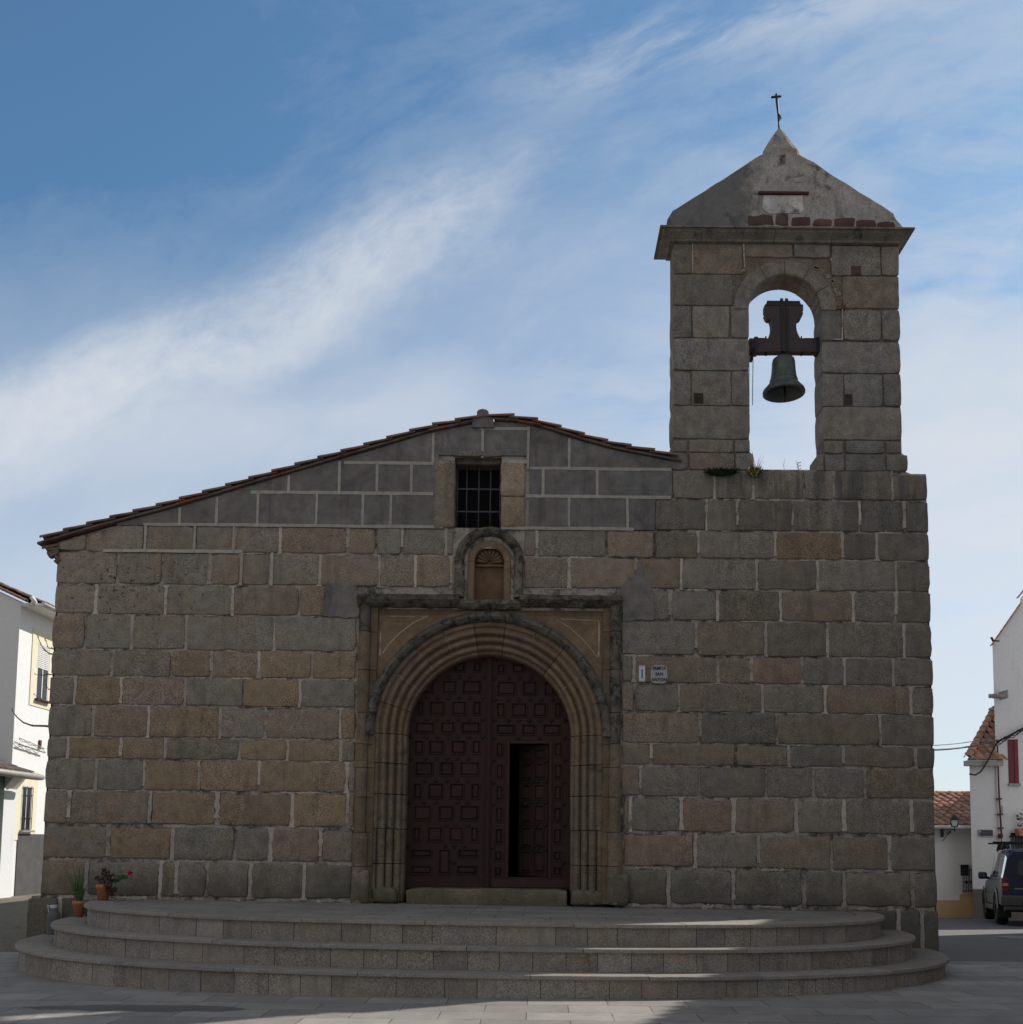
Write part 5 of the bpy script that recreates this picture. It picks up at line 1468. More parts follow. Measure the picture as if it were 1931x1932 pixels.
def D4(zx, zy): return ((2420+zx/6.437)/2.07, (2550+zy/6.437)/2.07)
M['tile_white'] = plain('glazed_white_tile', (0.68, 0.70, 0.74), 0.3, var=0.04)
M['tile_blue'] = plain('cobalt_glaze', (0.05, 0.08, 0.24), 0.3, var=0.1)
M['tile_rust'] = plain('rust_glaze', (0.40, 0.16, 0.10), 0.4, var=0.2)
M['tile_grey'] = plain('tile_border_grey', (0.45, 0.45, 0.48), 0.4, var=0.4, scale=90)
M['marble'] = stone('pale_plaque_marble', (0.43, 0.42, 0.42), grain=80, gamp=0.2, stain_lo=0.7, stain_hi=0.9, warm_amt=0.05, bstr=0.1)
M['black_paint'] = plain('black_lettering', (0.02, 0.02, 0.022), 0.6)
a_ = P(*D4(490, 725), WY-0.02); b_2 = P(*D4(645, 303), WY-0.02)
nt_ = thing('house_number_tile', 'narrow white glazed tile with a blue number 1 right of the door frame', 'number tile', (a_.x, WY-0.02, a_.z))
s_ = MB(); s_.box((a_.x, WY-0.028, a_.z), (b_2.x, WY, b_2.z), bevel=0.002); tl = s_.build('tile', M['tile_white'], nt_)
s_ = MB(); H_ = b_2.z-a_.z; W_ = b_2.x-a_.x
s_.box((a_.x, WY-0.0300, b_2.z-H_*0.035), (b_2.x, WY-0.027, b_2.z)); s_.build('border', M['tile_rust'], tl); s_ = MB(); s_.box((a_.x, WY-0.0300, a_.z), (b_2.x, WY-0.027, a_.z+H_*0.035)); s_.build('border', M['tile_rust'], tl)
s_ = MB()
for zz in (b_2.z-H_*0.09, a_.z+H_*0.09):          # zigzag ornament above and below the number
    s_ = MB(); up = [(a_.x+W_*f/8, zz+(H_*.03 if f % 2 else H_*.008)) for f in range(9)]; dn = [(x, z-H_*.022) for x, z in reversed(up)]
    s_.prism(up+dn, WY-0.0295, WY-0.027); s_.build('border_pattern', M['tile_rust'], tl)
for f in (0.20, 0.80):
    s_ = MB(); s_.box((a_.x, WY-0.0297, b_2.z-H_*f-H_*0.009), (b_2.x, WY-0.027, b_2.z-H_*f+H_*0.009)); s_.build('border_line', M['tile_grey'], tl)
cx_ = (a_.x+b_2.x)/2; zt, zb2 = P(*D4(570, 405), WY-.03).z, P(*D4(570, 620), WY-.03).z
s_ = MB(); hh = zt-zb2
s_.prism([(cx_-.008, zb2+hh*.05), (cx_+.009, zb2+hh*.05), (cx_+.009, zt), (cx_-.002, zt-hh*.04), (cx_-.020, zt-hh*.16), (cx_-.020, zt-hh*.21), (cx_-.008, zt-hh*.18)], WY-0.0315, WY-0.027)
s_.prism([(cx_-.018, zb2), (cx_+.018, zb2), (cx_+.016, zb2+hh*.07), (cx_-.016, zb2+hh*.07)], WY-0.0318, WY-0.027)
s_.build('numeral', M['tile_blue'], tl)
a_ = P(*D4(790, 765), WY-0.02); b_2 = P(*D4(1205, 305), WY-0.02)
pl_ = thing('name_plaque', 'square pale stone plaque lettered ERMITA SAN ANTON beside the number tile', 'plaque', (a_.x, WY-0.02, a_.z))
s_ = MB(); block(s_, a_.x, b_2.x, a_.z, b_2.z, WY-0.024, (1, 1, 1), 5, depth=0.03, gap=0.0, rr=0.006, jit=0.003, cell=0.05, bulge=0.0)
sl = s_.build('slab', M['marble'], pl_)
cx_ = (a_.x+b_2.x)/2
for t_, zy, w in (('ERMITA', 385, 395), ('SAN', 530, 215), ('ANTON', 672, 375)):
    q_ = P(*D4(990, zy), WY-0.027)
    put_text('lettering', t_, 0.060, M['black_paint'], Vector((cx_, WY-0.0275, q_.z)), sl, bold=0.0008, depth=0.001, xs=0.92 if t_ != 'ERMITA' else 0.86)
s_ = MB()
for zx in (822, 1160):
    s_ = MB(); q_ = P(*D4(zx, 520), WY-0.027); s_.box((q_.x-0.004, WY-0.028, q_.z-0.004), (q_.x+0.004, WY-0.024, q_.z+0.004)); s_.build('dot', M['black_paint'], sl)

# ------------------------------------------------------------------ pots and jug by the steps
def tz(i, x): return TOPZ - RISE*(2-i) - TILT*(x-SX)
def D1(zx, zy): return (zx/5.711, 1594.2+zy/5.711)
def pot_mesh(r0, r1, h):
    return [(0.0, 0.0), (r0, 0.0), (r0+(r1-r0)*0.72, h*0.74), (r1, h*0.76), (r1*1.03, h), (r1*0.9, h), (r1*0.86, h*0.8), (0, h*0.8)]
# pot with spiky plant, on the middle step
YP = 12.80; pb = P(*D1(850, 787), YP)
px_, pzz = pb.x, tz(1, pb.x)
pot1 = thing('potted_plant', 'terracotta pot with long spiky green leaves, on the middle step', 'potted plant', (px_, YP, pzz), 'potted plants on the steps')
s_ = MB(); s_.lathe([(r_, z+pzz) for r_, z in pot_mesh(0.052, 0.078, 0.205)], c=(px_, YP, 0), n=28); s_.build('pot', M['clay'], pot1)
s_ = MB(); s_.lathe([(0.0, pzz+0.17), (0.07, pzz+0.168)], c=(px_, YP, 0), n=16); s_.build('soil', M['soil'], pot1)
s_ = MB(); rg = rnd(2)
def blade(mb, base, tip, w, col, bend=0.04, n=6, mat=0):
    base, tip = Vector(base), Vector(tip); d = tip-base; side = d.cross(Vector((0, 1, 0))).normalized()
    vs_ = []
    for i in range(n+1):
        f = i/n; p_ = base+d*f+Vector((bend*math.sin(math.pi*f), 0, 0)); ww = w*(1-f**1.6)+0.0008
        vs_ += [p_-side*ww, p_+Vector((0, 0.35*ww, 0)), p_+side*ww]
    fs = [x_ for i in range(n) for x_ in ((3*i, 3*i+1, 3*i+4, 3*i+3), (3*i+1, 3*i+2, 3*i+5, 3*i+4))]
    mb.add(vs_, fs, mat, col)
for dx_, h, w in ((-0.02, 0.36, 0.022), (0.01, 0.30, 0.024), (0.03, 0.42, 0.016), (-0.04, 0.26, 0.018), (0.055, 0.24, 0.020), (0.0, 0.46, 0.013), (-0.05, 0.50, 0.010), (0.02, 0.22, 0.02)):
    k = rg.uniform(0.7, 1.4); blade(s_, (px_+dx_*0.4, YP+rg.uniform(-.02, .02), pzz+0.16), (px_+dx_*1.8-0.01, YP+rg.uniform(-.04, .04), pzz+0.17+h), w, (k*0.9, k, k*0.9), rg.uniform(-.02, .02))
for i in range(26):
    a = rg.uniform(-1.2, 1.0); h = rg.uniform(0.15, 0.55 if a < 0.2 else 0.3); k = rg.uniform(0.9, 1.8)
    blade(s_, (px_, YP, pzz+0.17), (px_-0.02+a*0.14*h/0.4, YP+rg.uniform(-.08, .05), pzz+0.17+h), 0.004, (k, k*0.9, k*0.6), rg.uniform(-.02, .02))
s_.build('foliage', M['leaf'], pot1)
# flowering pot on the platform
YP = 12.62; pb = P(*D1(1115, 590), YP); px_, pzz = pb.x, tz(2, pb.x)
pot2 = thing('potted_plant', 'terracotta pot with reddish succulent and one red flower, at the left end of the platform', 'potted plant', (px_, YP, pzz), 'potted plants on the steps')
s_ = MB(); s_.lathe([(r_, z+pzz) for r_, z in pot_mesh(0.062, 0.088, 0.20)], c=(px_, YP, 0), n=28); s_.build('pot', M['clay'], pot2)
s_ = MB(); s_.lathe([(0.0, pzz+0.175), (0.08, pzz+0.165)], c=(px_, YP, 0), n=16); s_.build('soil', M['soil'], pot2)
s_ = MB(); rg = rnd(6)
def leafq(mb, c, s, col, rg_, mat=0):
    n_ = Vector((rg_.uniform(-1, 1), rg_.uniform(-1.4, 0.2), rg_.uniform(-.6, 1))).normalized(); t_ = n_.orthogonal().normalized(); t_.rotate(Matrix.Rotation(rg_.uniform(0, 6.28), 3, n_)); b_ = n_.cross(t_)
    c = Vector(c)
    mb.add([c-t_*s, c-t_*s*.4+b_*s*.6, c+t_*s*.5+b_*s*.5, c+t_*s, c+t_*s*.5-b_*s*.5, c-t_*s*.4-b_*s*.6, c+n_*s*.12], [(0, 1, 6), (1, 2, 6), (2, 3, 6), (3, 4, 6), (4, 5, 6), (5, 0, 6)], mat, col)
clumps = [((0.01, 0.0, 0.27), 0.075), ((0.06, -0.02, 0.30), 0.08), ((-0.05, 0, 0.26), 0.06), ((0.10, 0, 0.24), 0.06), ((0.02, 0, 0.34), 0.05), ((-0.01, 0, 0.38), 0.02),
          ((0.11, -0.06, 0.14), 0.06), ((0.13, -0.05, 0.09), 0.055), ((0.09, -0.08, 0.19), 0.05), ((0.15, -0.05, 0.14), 0.04)]
for c, r_ in clumps:
    for i in range(int(r_*900)):
        d = Vector((rg.gauss(0, 1), rg.gauss(0, 1), rg.gauss(0, 1))).normalized()*r_*rg.random()**0.4
        k = rg.uniform(0.4, 1.7); gcol = rg.random() < 0.25
        leafq(s_, (px_+c[0]+d.x, YP+c[1]+d.y*0.8, pzz+c[2]+d.z), rg.uniform(0.010, 0.020), (k*(0.55 if gcol else 1.1), k*(1.3 if gcol else 0.95), k), rg)
s_.build('succulent', M['leaf_dark'], pot2)
s_ = MB()
ft_ = P(*D1(1400, 300), YP-0.05)
pts = [Vector((px_+0.06, YP, pzz+0.25)), Vector((px_+0.16, YP-0.03, pzz+0.25)), Vector((px_+0.30, YP-0.04, pzz+0.295)), Vector(ft_)]
s_.tube(pts, [0.008, 0.007, 0.006, 0.004], 6)
for i in range(16):
    f = 0.3+0.62*i/16; k = rg.uniform(0.6, 1.4)
    q_ = pts[0].lerp(pts[3], f)+Vector((0, 0, rg.uniform(-0.035, 0.035)-0.02)); leafq(s_, q_, 0.042*(1.15-f*0.6), (k*0.7, k*1.15, k*0.8), rg)
fs_ = s_.build('flower_branch', M['leaf'], pot2)
s_ = MB()
for i in range(12): leafq(s_, Vector(ft_)+Vector((rg.uniform(-.02, .03), rg.uniform(-.02, .02), rg.uniform(-.022, .022))), 0.022, (rg.uniform(.7, 1.3),)*3, rg)
s_.build('flower', M['petal'], fs_)
# water jug on the lowest step
m, t, b = new_mat('clear_jug_plastic'); b.inputs['Base Color'].default_value = (0.30, 0.31, 0.31, 1); b.inputs['Transmission Weight'].default_value = 0.6
b.inputs['Roughness'].default_value = 0.35; b.inputs['IOR'].default_value = 1.12; M['jug'] = m
YP = 12.87; pb = P(*D1(572, 975), YP); px_, pzz = pb.x-0.0, tz(0, pb.x)
jug = thing('water_jug', 'ribbed clear plastic water jug standing on the lowest step at the chapel corner', 'jug', (px_, YP, pzz))
pr = [(0.0, 0.0), (0.075, 0.0)]
for i in range(9): z = 0.012+i*0.022; pr += [(0.082, z), (0.077, z+0.011)]
pr += [(0.080, 0.21), (0.078, 0.235), (0.066, 0.262), (0.048, 0.285), (0.042, 0.30), (0.042, 0.335)]
s_ = MB(); s_.lathe([(r_, z+pzz) for r_, z in pr], c=(px_, YP, 0), n=32); bd = s_.build('jug_body', M['jug'], jug)
s_ = MB(); s_.lathe([(0.045, pzz+0.325), (0.046, pzz+0.365), (0.0, pzz+0.367)], c=(px_+0.0, YP, 0), n=20)
s_.build('cap', plain('pale_blue_cap', (0.42, 0.47, 0.52), 0.4), jug)
s_ = MB(); s_.tube([(px_-0.046, YP, pzz+0.345), (px_-0.085, YP-0.01, pzz+0.365), (px_-0.07, YP-0.01, pzz+0.335), (px_-0.055, YP-0.01, pzz+0.25)], 0.006, 6)
s_.build('handle', M['white_paint'], jug)

# ------------------------------------------------------------------ tiled roof helper
def tile_roof(mb, e0, e1, r0, r1, period, course, rgx, mat=0, amp=0.045, keep=None, tints=None):
    """e0-e1 eave line, r0-r1 ridge line; rows of round tiles run up the slope"""
    e0, e1, r0, r1 = map(Vector, (e0, e1, r0, r1))
    W_ = (e1-e0).length; S_ = ((r0-e0).length + (r1-e1).length)/2
    nu = max(1, int(W_/period)); nv = max(1, int(S_/course)); nrm = (e1-e0).cross(r0-e0).normalized()
    if nrm.z < 0: nrm = -nrm
    sub = 6
    for iu in range(nu):
        for iv in range(nv):
            if keep and not keep((iu+0.5)/nu, (iv+0.5)/nv): continue
            k = rgx.uniform(0.72, 1.25); h = rgx.uniform(-0.06, 0.06); col = (k*(1+h), k, k*(1-h))
            if tints: c_ = rgx.choice(tints); col = (col[0]*c_[0], col[1]*c_[1], col[2]*c_[2])
            du = rgx.uniform(-0.04, 0.04); dh = rgx.uniform(-0.004, 0.006)
            vs_ = []
            for jv, lift in ((iv-0.12, 0.022), (iv+1.0, 0.0)):
                f = min(max(jv/nv, -0.01), 1.0)
                for j in range(sub+1):
                    uu = (iu + 0.5 + (j/sub-0.5)*(0.66) + du)/nu
                    p_ = (e0.lerp(e1, uu)).lerp(r0.lerp(r1, uu), f) + nrm*(amp*math.sin(math.pi*j/sub)+lift+dh)
                    vs_.append(p_)
            n_ = sub+1
            mb.add(vs_, [(j, j+1, n_+j+1, n_+j) for j in range(sub)] + [tuple(range(n_))], mat, col)
            # channel tile between
            vs_ = []
            for jv, lift in ((iv-0.05, 0.0), (iv+1.0, -0.012)):
                f = min(max(jv/nv, -0.01), 1.0)
                for j in range(4):
                    uu = (iu + 1.0 + (j/3-0.5)*0.42)/nu
                    if uu > 1: uu = 1
                    vs_.append((e0.lerp(e1, uu)).lerp(r0.lerp(r1, uu), f) + nrm*(0.012-0.02*math.sin(math.pi*j/3)+lift))
            mb.add(vs_, [(j, j+1, 5+j, 4+j) for j in range(3)], mat, (col[0]*0.8, col[1]*0.8, col[2]*0.8))
def grille_bars(mb, pts0, pts1, n, rails, r=0.012):
    """upright bars between two rails; pts = bottom-left, bottom-right (Vector), height along z"""
    a, b = Vector(pts0), Vector(pts1[0]); h = pts1[1]
    for i in range(n):
        q_ = a.lerp(b, (i+0.5)/n if n > 1 else 0.5); mb.tube([q_, q_+Vector((0, 0, h))], r, 6)
    for f in rails: mb.tube([a+Vector((0, 0, h*f)), b+Vector((0, 0, h*f))], r*1.2, 6)

# ------------------------------------------------------------------ white house on the left
HX = -13.33                       # plane of its street wall
def PXp(dx_, dy_, Xp):            # point of the plane x = Xp
    d = ray(dx_, dy_); return Vector((0, 0, EYE)) + d*(Xp/d.x)
c0 = PXp(22, 1690, HX); HY = 25.35
hzt = Z(56, 1136, HY); 
hL = thing('white_house', 'two-storey whitewashed house with yellow window surrounds left of the chapel', 'house', (HX-3, HY+3, 0))
s_ = MB()
YE = 36.0
s_.prism([(HX-9, -0.4), (HX, -0.4), (HX, hzt), (HX-3.5, hzt+1.6), (HX-9, hzt-0.3)], HY, YE)
wallL = s_.build('wall', M['white'], hL)
s_ = MB(); s_.box((HX, HY+0.45, -0.4), (HX+0.025, YE, PXp(100/1.0, 1574, HX).z)); s_.build('dark_plinth', plain('dark_grey_plinth_paint', (0.085, 0.08, 0.078), 0.9, var=0.2, scale=3), hL)
s_ = MB(); rg = rnd(41)
for i in range(22):
    a = (HX+0.15 - 3.7*i/22, HY-0.02, hzt+0.02+1.68*i/22); b_ = (HX+0.15-3.7*(i+1.25)/22, HY-0.02, hzt+0.02+1.68*(i+1.1)/22)
    barrel(s_, a, b_, 0.085, 0.075, 0.015, 0, rg.choice(TC[:2]+TC[5:]))
tile_roof(s_, (HX+0.55, HY+0.1, hzt+0.0), (HX+0.55, YE, hzt+0.0), (HX-3.5, HY+0.1, hzt+1.68), (HX-3.5, YE, hzt+1.68), 0.24, 0.4, rg)
s_.build('roof', M['terracotta'], hL)
s_ = MB(); s_.tube([(HX+0.60, HY-0.05, hzt-0.05), (HX+0.60, YE, hzt-0.05)], 0.05, 10); s_.box((HX+0.0, HY+0.02, hzt-0.10), (HX+0.55, YE, hzt-0.02))
s_.tube([(HX+0.25, HY-0.03, hzt-0.1), (HX+0.38, HY-0.05, hzt-0.0), (HX+0.30, HY-0.05, hzt+0.12)], [0.05, 0.07, 0.06], 10)
s_.build('gutter', M['white2'], hL)
# windows on the street wall: surround, reveal, frame, shutter, bars
def side_window(px0, px1, py0, py1, sur, shutter, bars, ychange=None):
    ym = (py0+py1)/2
    y0 = PXp(px0, ym, HX).y; y1 = PXp(px1, ym, HX).y; z1 = PXp(px0, py0, HX).z; z0 = PXp(px0, py1, HX).z
    s_ = MB(); e = 0.02; o1, o2 = sur
    for (a, b, c, d) in ((y0-o1, y1+o1, z1, z1+o2), (y0-o1, y1+o1, z0-o2*0.6, z0), (y0-o1, y0, z0, z1), (y1, y1+o1, z0, z1)):
        s_.box((HX-0.05, a, c), (HX+e, b, d))
    w_ = s_.build('window', M['yellow'], hL)
    s_ = MB(); s_.box((HX-0.0, y0, z0), (HX+0.006, y1, z1)); s_.build('pane', M['glass'], w_)
    s_ = MB()
    for a in (y0, (y0+y1)/2-0.02, y1-0.04): s_.box((HX+0.006, a, z0), (HX+0.014, a+0.04, z1))
    s_.box((HX+0.006, y0, z1-0.04), (HX+0.014, y1, z1)); s_.build('frame', M['white_paint'], w_)
    if shutter:
        s_ = MB(); zz = z1
        while zz > z1-(z1-z0)*shutter: s_.box((HX+0.010, y0+0.02, zz-0.045), (HX+0.022, y1-0.02, zz-0.004), bevel=0.004); zz -= 0.05
        s_.build('shutter', M['white_paint'], w_)
    if bars:
        s_ = MB(); n_ = 7
        for i in range(n_+1):
            yy = y0+(y1-y0)*i/n_; s_.tube([(HX+0.045, yy, z0+0.03), (HX+0.045, yy, z1-0.03)], 0.009, 5)
        for f in (0.03, 0.28, 0.8, 0.97): s_.tube([(HX+0.045, y0, z0+(z1-z0)*f), (HX+0.045, y1, z0+(z1-z0)*f)], 0.011, 5)
        s_.build('grille', M['iron'], w_)
    s_ = MB(); s_.box((HX, y0-0.05, z0-0.05), (HX+0.12, y1+0.05, z0)); s_.build('sill', M['zinc'] if bars else M['rust_iron'], w_)
    return w_
side_window(40, 58.5, 1482, 1566, (0.28, 0.42), 0, True)
side_window(69.5, 92.0, 1212, 1318, (0.30, 0.35), 0.42, False)
s_ = MB(); s_.box((HX, PXp(73, 1407, HX).y, PXp(73, 1413, HX).z), (HX+0.05, PXp(76, 1407, HX).y, PXp(73, 1396, HX).z)); s_.build('meter_box', M['rust_iron'], hL)
# low annex with green door and tiled eave
ax = thing('annex', 'low tiled annex with a green door and a zinc gutter at the left edge', 'annex', (HX-1, HY-1, 0))
s_ = MB(); AX = HX+0.02; ez = Z(30, 1462, 25.1); s_.box((HX-3, HY-8, -0.3), (AX-0.25, HY-0.02, ez-0.05)); s_.box((AX-0.25, HY-0.62, -0.3), (AX+0.16, HY-0.03, ez-0.02))
s_.prism([(AX-0.3, ez-0.35), (AX+0.16, ez-0.35), (AX+0.42, ez-0.02), (AX-0.3, ez-0.02)], HY-0.62, HY-0.03)
s_.build('wall', M['white2'], ax)
s_ = MB(); s_.box((AX-0.25, HY-3.6, -0.3), (AX-0.19, HY-0.63, ez-0.35)); s_.box((AX-0.25, HY-8, ez-0.35), (AX+0.16, HY-0.63, ez-0.02), 0, (1.3, 1.2, 1.2))
for i in range(14): s_.box((AX-0.19, HY-3.6+0.21*i, -0.2), (AX-0.18, HY-3.6+0.21*i+0.19, ez-0.37))
s_.build('green_door', M['green_door'], ax)
s_ = MB(); rg = rnd(43); tile_roof(s_, (AX+0.55, HY-8, ez+0.06), (AX+0.55, HY-0.02, ez+0.06), (AX-3.0, HY-8, ez+1.2), (AX-3.0, HY-0.02, ez+1.2), 0.24, 0.42, rg, tints=[(0.5, 0.75, 0.9), (0.8, 0.9, 0.9), (0.6, 0.8, 0.85)])
for i in range(34):
    y = HY-8+0.235*i; barrel(s_, (AX+0.56, y, ez+0.05), (AX-0.1, y, ez+0.25), 0.085, 0.08, 0.016, 0, (0.8, 0.95, 1.0), convex=False)
s_.build('roof', M['terracotta'], ax)
s_ = MB(); s_.tube([(AX+0.66, HY-8, ez-0.03), (AX+0.66, HY-0.02, ez-0.03), (AX+0.67, HY+0.2, ez-0.03)], [0.085, 0.085, 0.07], 10); s_.build('gutter', M['zinc'], ax)
# overhead bundle on the lit wall
s_ = MB()
for k in range(4):
    pts = [PXp(37+48*i/12, 1393.5+20*i/12 + (2.6*math.sin(i*1.7+k*1.9) if k else 0) + (k-1.5)*1.3, HX+0.10+0.02*k) for i in range(13)]
    s_.tube(pts, 0.007, 5)
s_.tube([PXp(37, 1404, HX+0.1), PXp(60, 1411, HX+0.1), PXp(86, 1420, HX+0.1)], 0.022, 6)
tag(s_.build('cable_bundle', M['zinc']), 'tangled service cables running along the sunlit white wall above the low window', 'cables')

# bare tree hidden behind the corner, its twigs reach out to the left
tr_ = thing('bare_tree', 'leafless tree whose thin twigs reach out past the left corner of the chapel', 'tree', (-7.7, 18.0, 0))
s_ = MB(); s_.tube([(-7.7, 18, -0.1), (-7.72, 18, 1.2), (-7.68, 18.05, 2.4), (-7.7, 18.1, 3.6)], [0.13, 0.10, 0.08, 0.04], 10); trunk = s_.build('trunk', M['bark'], tr_)
def twig(pts, r0=0.016):
    s_ = MB(); q_ = [P(x, y, 18.0) for x, y in pts]; q_[0] = Vector((-7.7, 18, q_[0].z-0.1))
    s_.tube(q_, [r0*(1-0.75*i/(len(q_)-1)) for i in range(len(q_))], 6)
    rg_ = rnd(int(pts[1][1]))
    for p_ in q_[1:]:
        for k in range(2): s_.tube([p_, p_+Vector((rg_.uniform(-.03, .01), 0, rg_.uniform(0.01, .04)))], [0.007, 0.005], 5)
    s_.build('branch', M['bark'], tr_)
twig([(110, 1372), (86, 1369.5), (62, 1369), (45, 1363), (32, 1352), (26, 1343), (24.5, 1338)], 0.022)
twig([(120, 1245), (94, 1233), (85, 1226), (78, 1216), (73, 1203), (71, 1199)])
twig([(120, 1240), (100, 1224), (92, 1222), (88, 1210), (86, 1207)], 0.012)
twig([(115, 1275), (92, 1272), (80, 1274), (68, 1272.5)], 0.014)
twig([(112, 1305), (92, 1300), (88, 1293), (86, 1284)], 0.012)
twig([(112, 1330), (88, 1325), (78, 1320), (65, 1310)], 0.014)

# ------------------------------------------------------------------ right side: far house with lamp
CY_ = 27.6
def Rr(zx, zy): return (1739.1+0.10502*zx, 1487.9+0.10502*zy)
hC = thing('low_white_house', 'low white house with a tiled roof and ochre plinth at the end of the street', 'house', (11.5, CY_, gz(11.5, CY_)))
cx0 = X(1700, 1600, CY_); cx1 = X(1850, 1600, CY_); cez = Z(1800, 1558, CY_)
s_ = MB(); s_.box((cx0, CY_, -0.9), (cx1+2, CY_+8, cez)); s_.box((cx0, CY_-0.06, Z(1800, 1564, CY_)), (cx1, CY_+0.1, Z(1800, 1555, CY_)), 0, (1, 1, 1))
s_.build('wall', M['white'], hC)
s_ = MB(); zt = Z(1790, 1698, CY_); zt2 = Z(1815, 1686.5, CY_); xw = X(1810.7, 1700, CY_)
s_.box((cx0, CY_-0.03, -0.9), (xw, CY_, zt)); s_.box((xw, CY_-0.03, -0.9), (cx1, CY_, zt2)); s_.build('ochre_plinth', M['orange'], hC)
s_ = MB(); rg = rnd(51); rz_ = Z(1800, 1497, CY_+3.6)
tile_roof(s_, (cx0, CY_-0.32, cez+0.02), (cx1+2, CY_-0.32, cez+0.02), (cx0, CY_+3.6, rz_), (cx1+2, CY_+3.6, rz_), 0.235, 0.38, rg)
s_.add([(cx0, CY_+3.6, rz_), (cx1+2, CY_+3.6, rz_), (cx1+2, CY_+8, cez-0.3), (cx0, CY_+8, cez-0.3)], [(0, 1, 2, 3)])
s_.add([(cx0, CY_-0.30, cez+0.00), (cx1+2, CY_-0.30, cez+0.00), (cx1+2, CY_+3.6, rz_-0.03), (cx0, CY_+3.6, rz_-0.03)], [(0, 1, 2, 3)], 0, (0.5, 0.5, 0.5))
for i in range(int((cx1+2-cx0)/0.40)): barrel(s_, (cx0+0.4*i, CY_+3.6, rz_), (cx0+0.4*i+0.44, CY_+3.6, rz_), 0.12, 0.10, 0.015, 0, (rg.uniform(1, 1.4),)*3)
s_.build('roof', M['clay_roof'], hC)
s_ = MB(); s_.tube([(cx0, CY_-0.40, cez-0.04), (cx1+0.3, CY_-0.40, cez-0.04)], 0.05, 8); s_.build('gutter', M['white_paint'], hC)
x0_, x1_ = X(1810.5, 1640, CY_), X(1838, 1640, CY_); z0_, z1_ = Z(1820, 1686, CY_), Z(1820, 1631, CY_)
s_ = MB(); s_.box((x0_, CY_-0.012, z0_), (x1_, CY_-0.002, z1_), 0, (1.0, 1.0, 1.0)); s_.box((x0_-0.03, CY_-0.05, z1_), (x1_, CY_-0.001, z1_+0.04))
wC = s_.build('window', M['white2'], hC)
s_ = MB(); s_.box((x0_+0.02, CY_-0.016, Z(1820, 1652, CY_)), (X(1827.5, 1640, CY_), CY_-0.010, z1_)); s_.build('pane', M['glass'], wC)
s_ = MB()
for i in range(9): xx = x0_+0.03+(x1_-x0_-0.03)*i/8; s_.tube([(xx, CY_-0.14, z0_+0.02), (xx, CY_-0.14, z1_-0.05)], 0.010, 5)
for yy in (1680, 1641): s_.tube([(x0_, CY_-0.14, Z(1820, yy, CY_)), (x1_, CY_-0.14, Z(1820, yy, CY_))], 0.014, 5)
for i in range(3): xx = x0_+0.12+0.11*i; s_.box((xx-0.03, CY_-0.155, Z(1820, 1666, CY_)), (xx+0.03, CY_-0.13, Z(1820, 1661, CY_)))
s_.build('grille', M['iron'], wC)

# wall lamp
LY = CY_-0.75
lp0 = P(*Rr(590, 760), LY)
lamp = thing('wall_lantern', 'four-sided street lantern on a scrolled iron bracket fixed to the far white wall', 'lamp', (lp0.x, LY, lp0.z))
s_ = MB(); wx_ = P(*Rr(368, 790), CY_-0.03)
s_.box((wx_.x-0.035, CY_-0.05, P(*Rr(368, 868), CY_).z), (wx_.x+0.035, CY_, P(*Rr(368, 708), CY_).z), bevel=0.006)
A_ = Vector((wx_.x, CY_-0.04, P(*Rr(368, 738), CY_).z)); B_ = Vector((lp0.x, LY, P(*Rr(590, 738), LY).z)); A2 = Vector((wx_.x, CY_-0.04, A_.z-0.30))
s_.tube([A_, B_, B_+(B_-A_).normalized()*0.05], 0.014, 6); s_.tube([A2, A_.lerp(B_, 0.72)+Vector((0, 0, -0.02))], 0.012, 6)
for f in (0.2, 0.42, 0.62):
    c = A_.lerp(B_, f)+Vector((0, 0, -0.09*(1-f)-0.03)); r_ = 0.065*(1-f)+0.02
    s_.tube([c+(B_-A_).normalized()*math.cos(a)*r_*(1-a/14)+Vector((0, 0, math.sin(a)*r_*(1-a/14))) for a in [0.7*i for i in range(11)]], 0.007, 5)
s_.tube([Vector((lp0.x, LY, P(*Rr(590, 775), LY).z)), Vector((lp0.x, LY, P(*Rr(590, 685), LY).z))], [0.006, 0.018], 8)
s_.build('bracket', M['iron'], lamp)
zb2, zt, za = P(*Rr(590, 680), LY).z, P(*Rr(590, 555), LY).z, P(*Rr(580, 455), LY).z
rb2 = (P(*Rr(660, 680), LY).x-P(*Rr(520, 680), LY).x)/2*0.78; rt2 = (P(*Rr(680, 560), LY).x-P(*Rr(495, 560), LY).x)/2*0.80
def sq(r_, z, rot=R(25)): return [(lp0.x+r_*1.25*math.cos(rot+math.pi/2*i), LY+r_*1.25*math.sin(rot+math.pi/2*i), z) for i in range(4)]
s_ = MB(); s_.add(sq(rb2, zb2)+sq(rt2, zt), [(0, 1, 5, 4), (1, 2, 6, 5), (2, 3, 7, 6), (3, 0, 4, 7)])
m, t, b = new_mat('milky_lantern_glass'); b.inputs['Base Color'].default_value = (0.80, 0.84, 0.78, 1); b.inputs['Roughness'].default_value = 0.35; b.inputs['Transmission Weight'].default_value = 0.55; M['lglass'] = m
s_.build('glass', M['lglass'], lamp)
s_ = MB()
for p_, q_ in zip(sq(rb2, zb2), sq(rt2, zt)): s_.tube([p_, q_], 0.012, 5)
for rr_, zz in ((rb2, zb2), (rt2, zt)):
    c = sq(rr_, zz)
    for i in range(4): s_.tube([c[i], c[(i+1) % 4]], 0.013, 5)
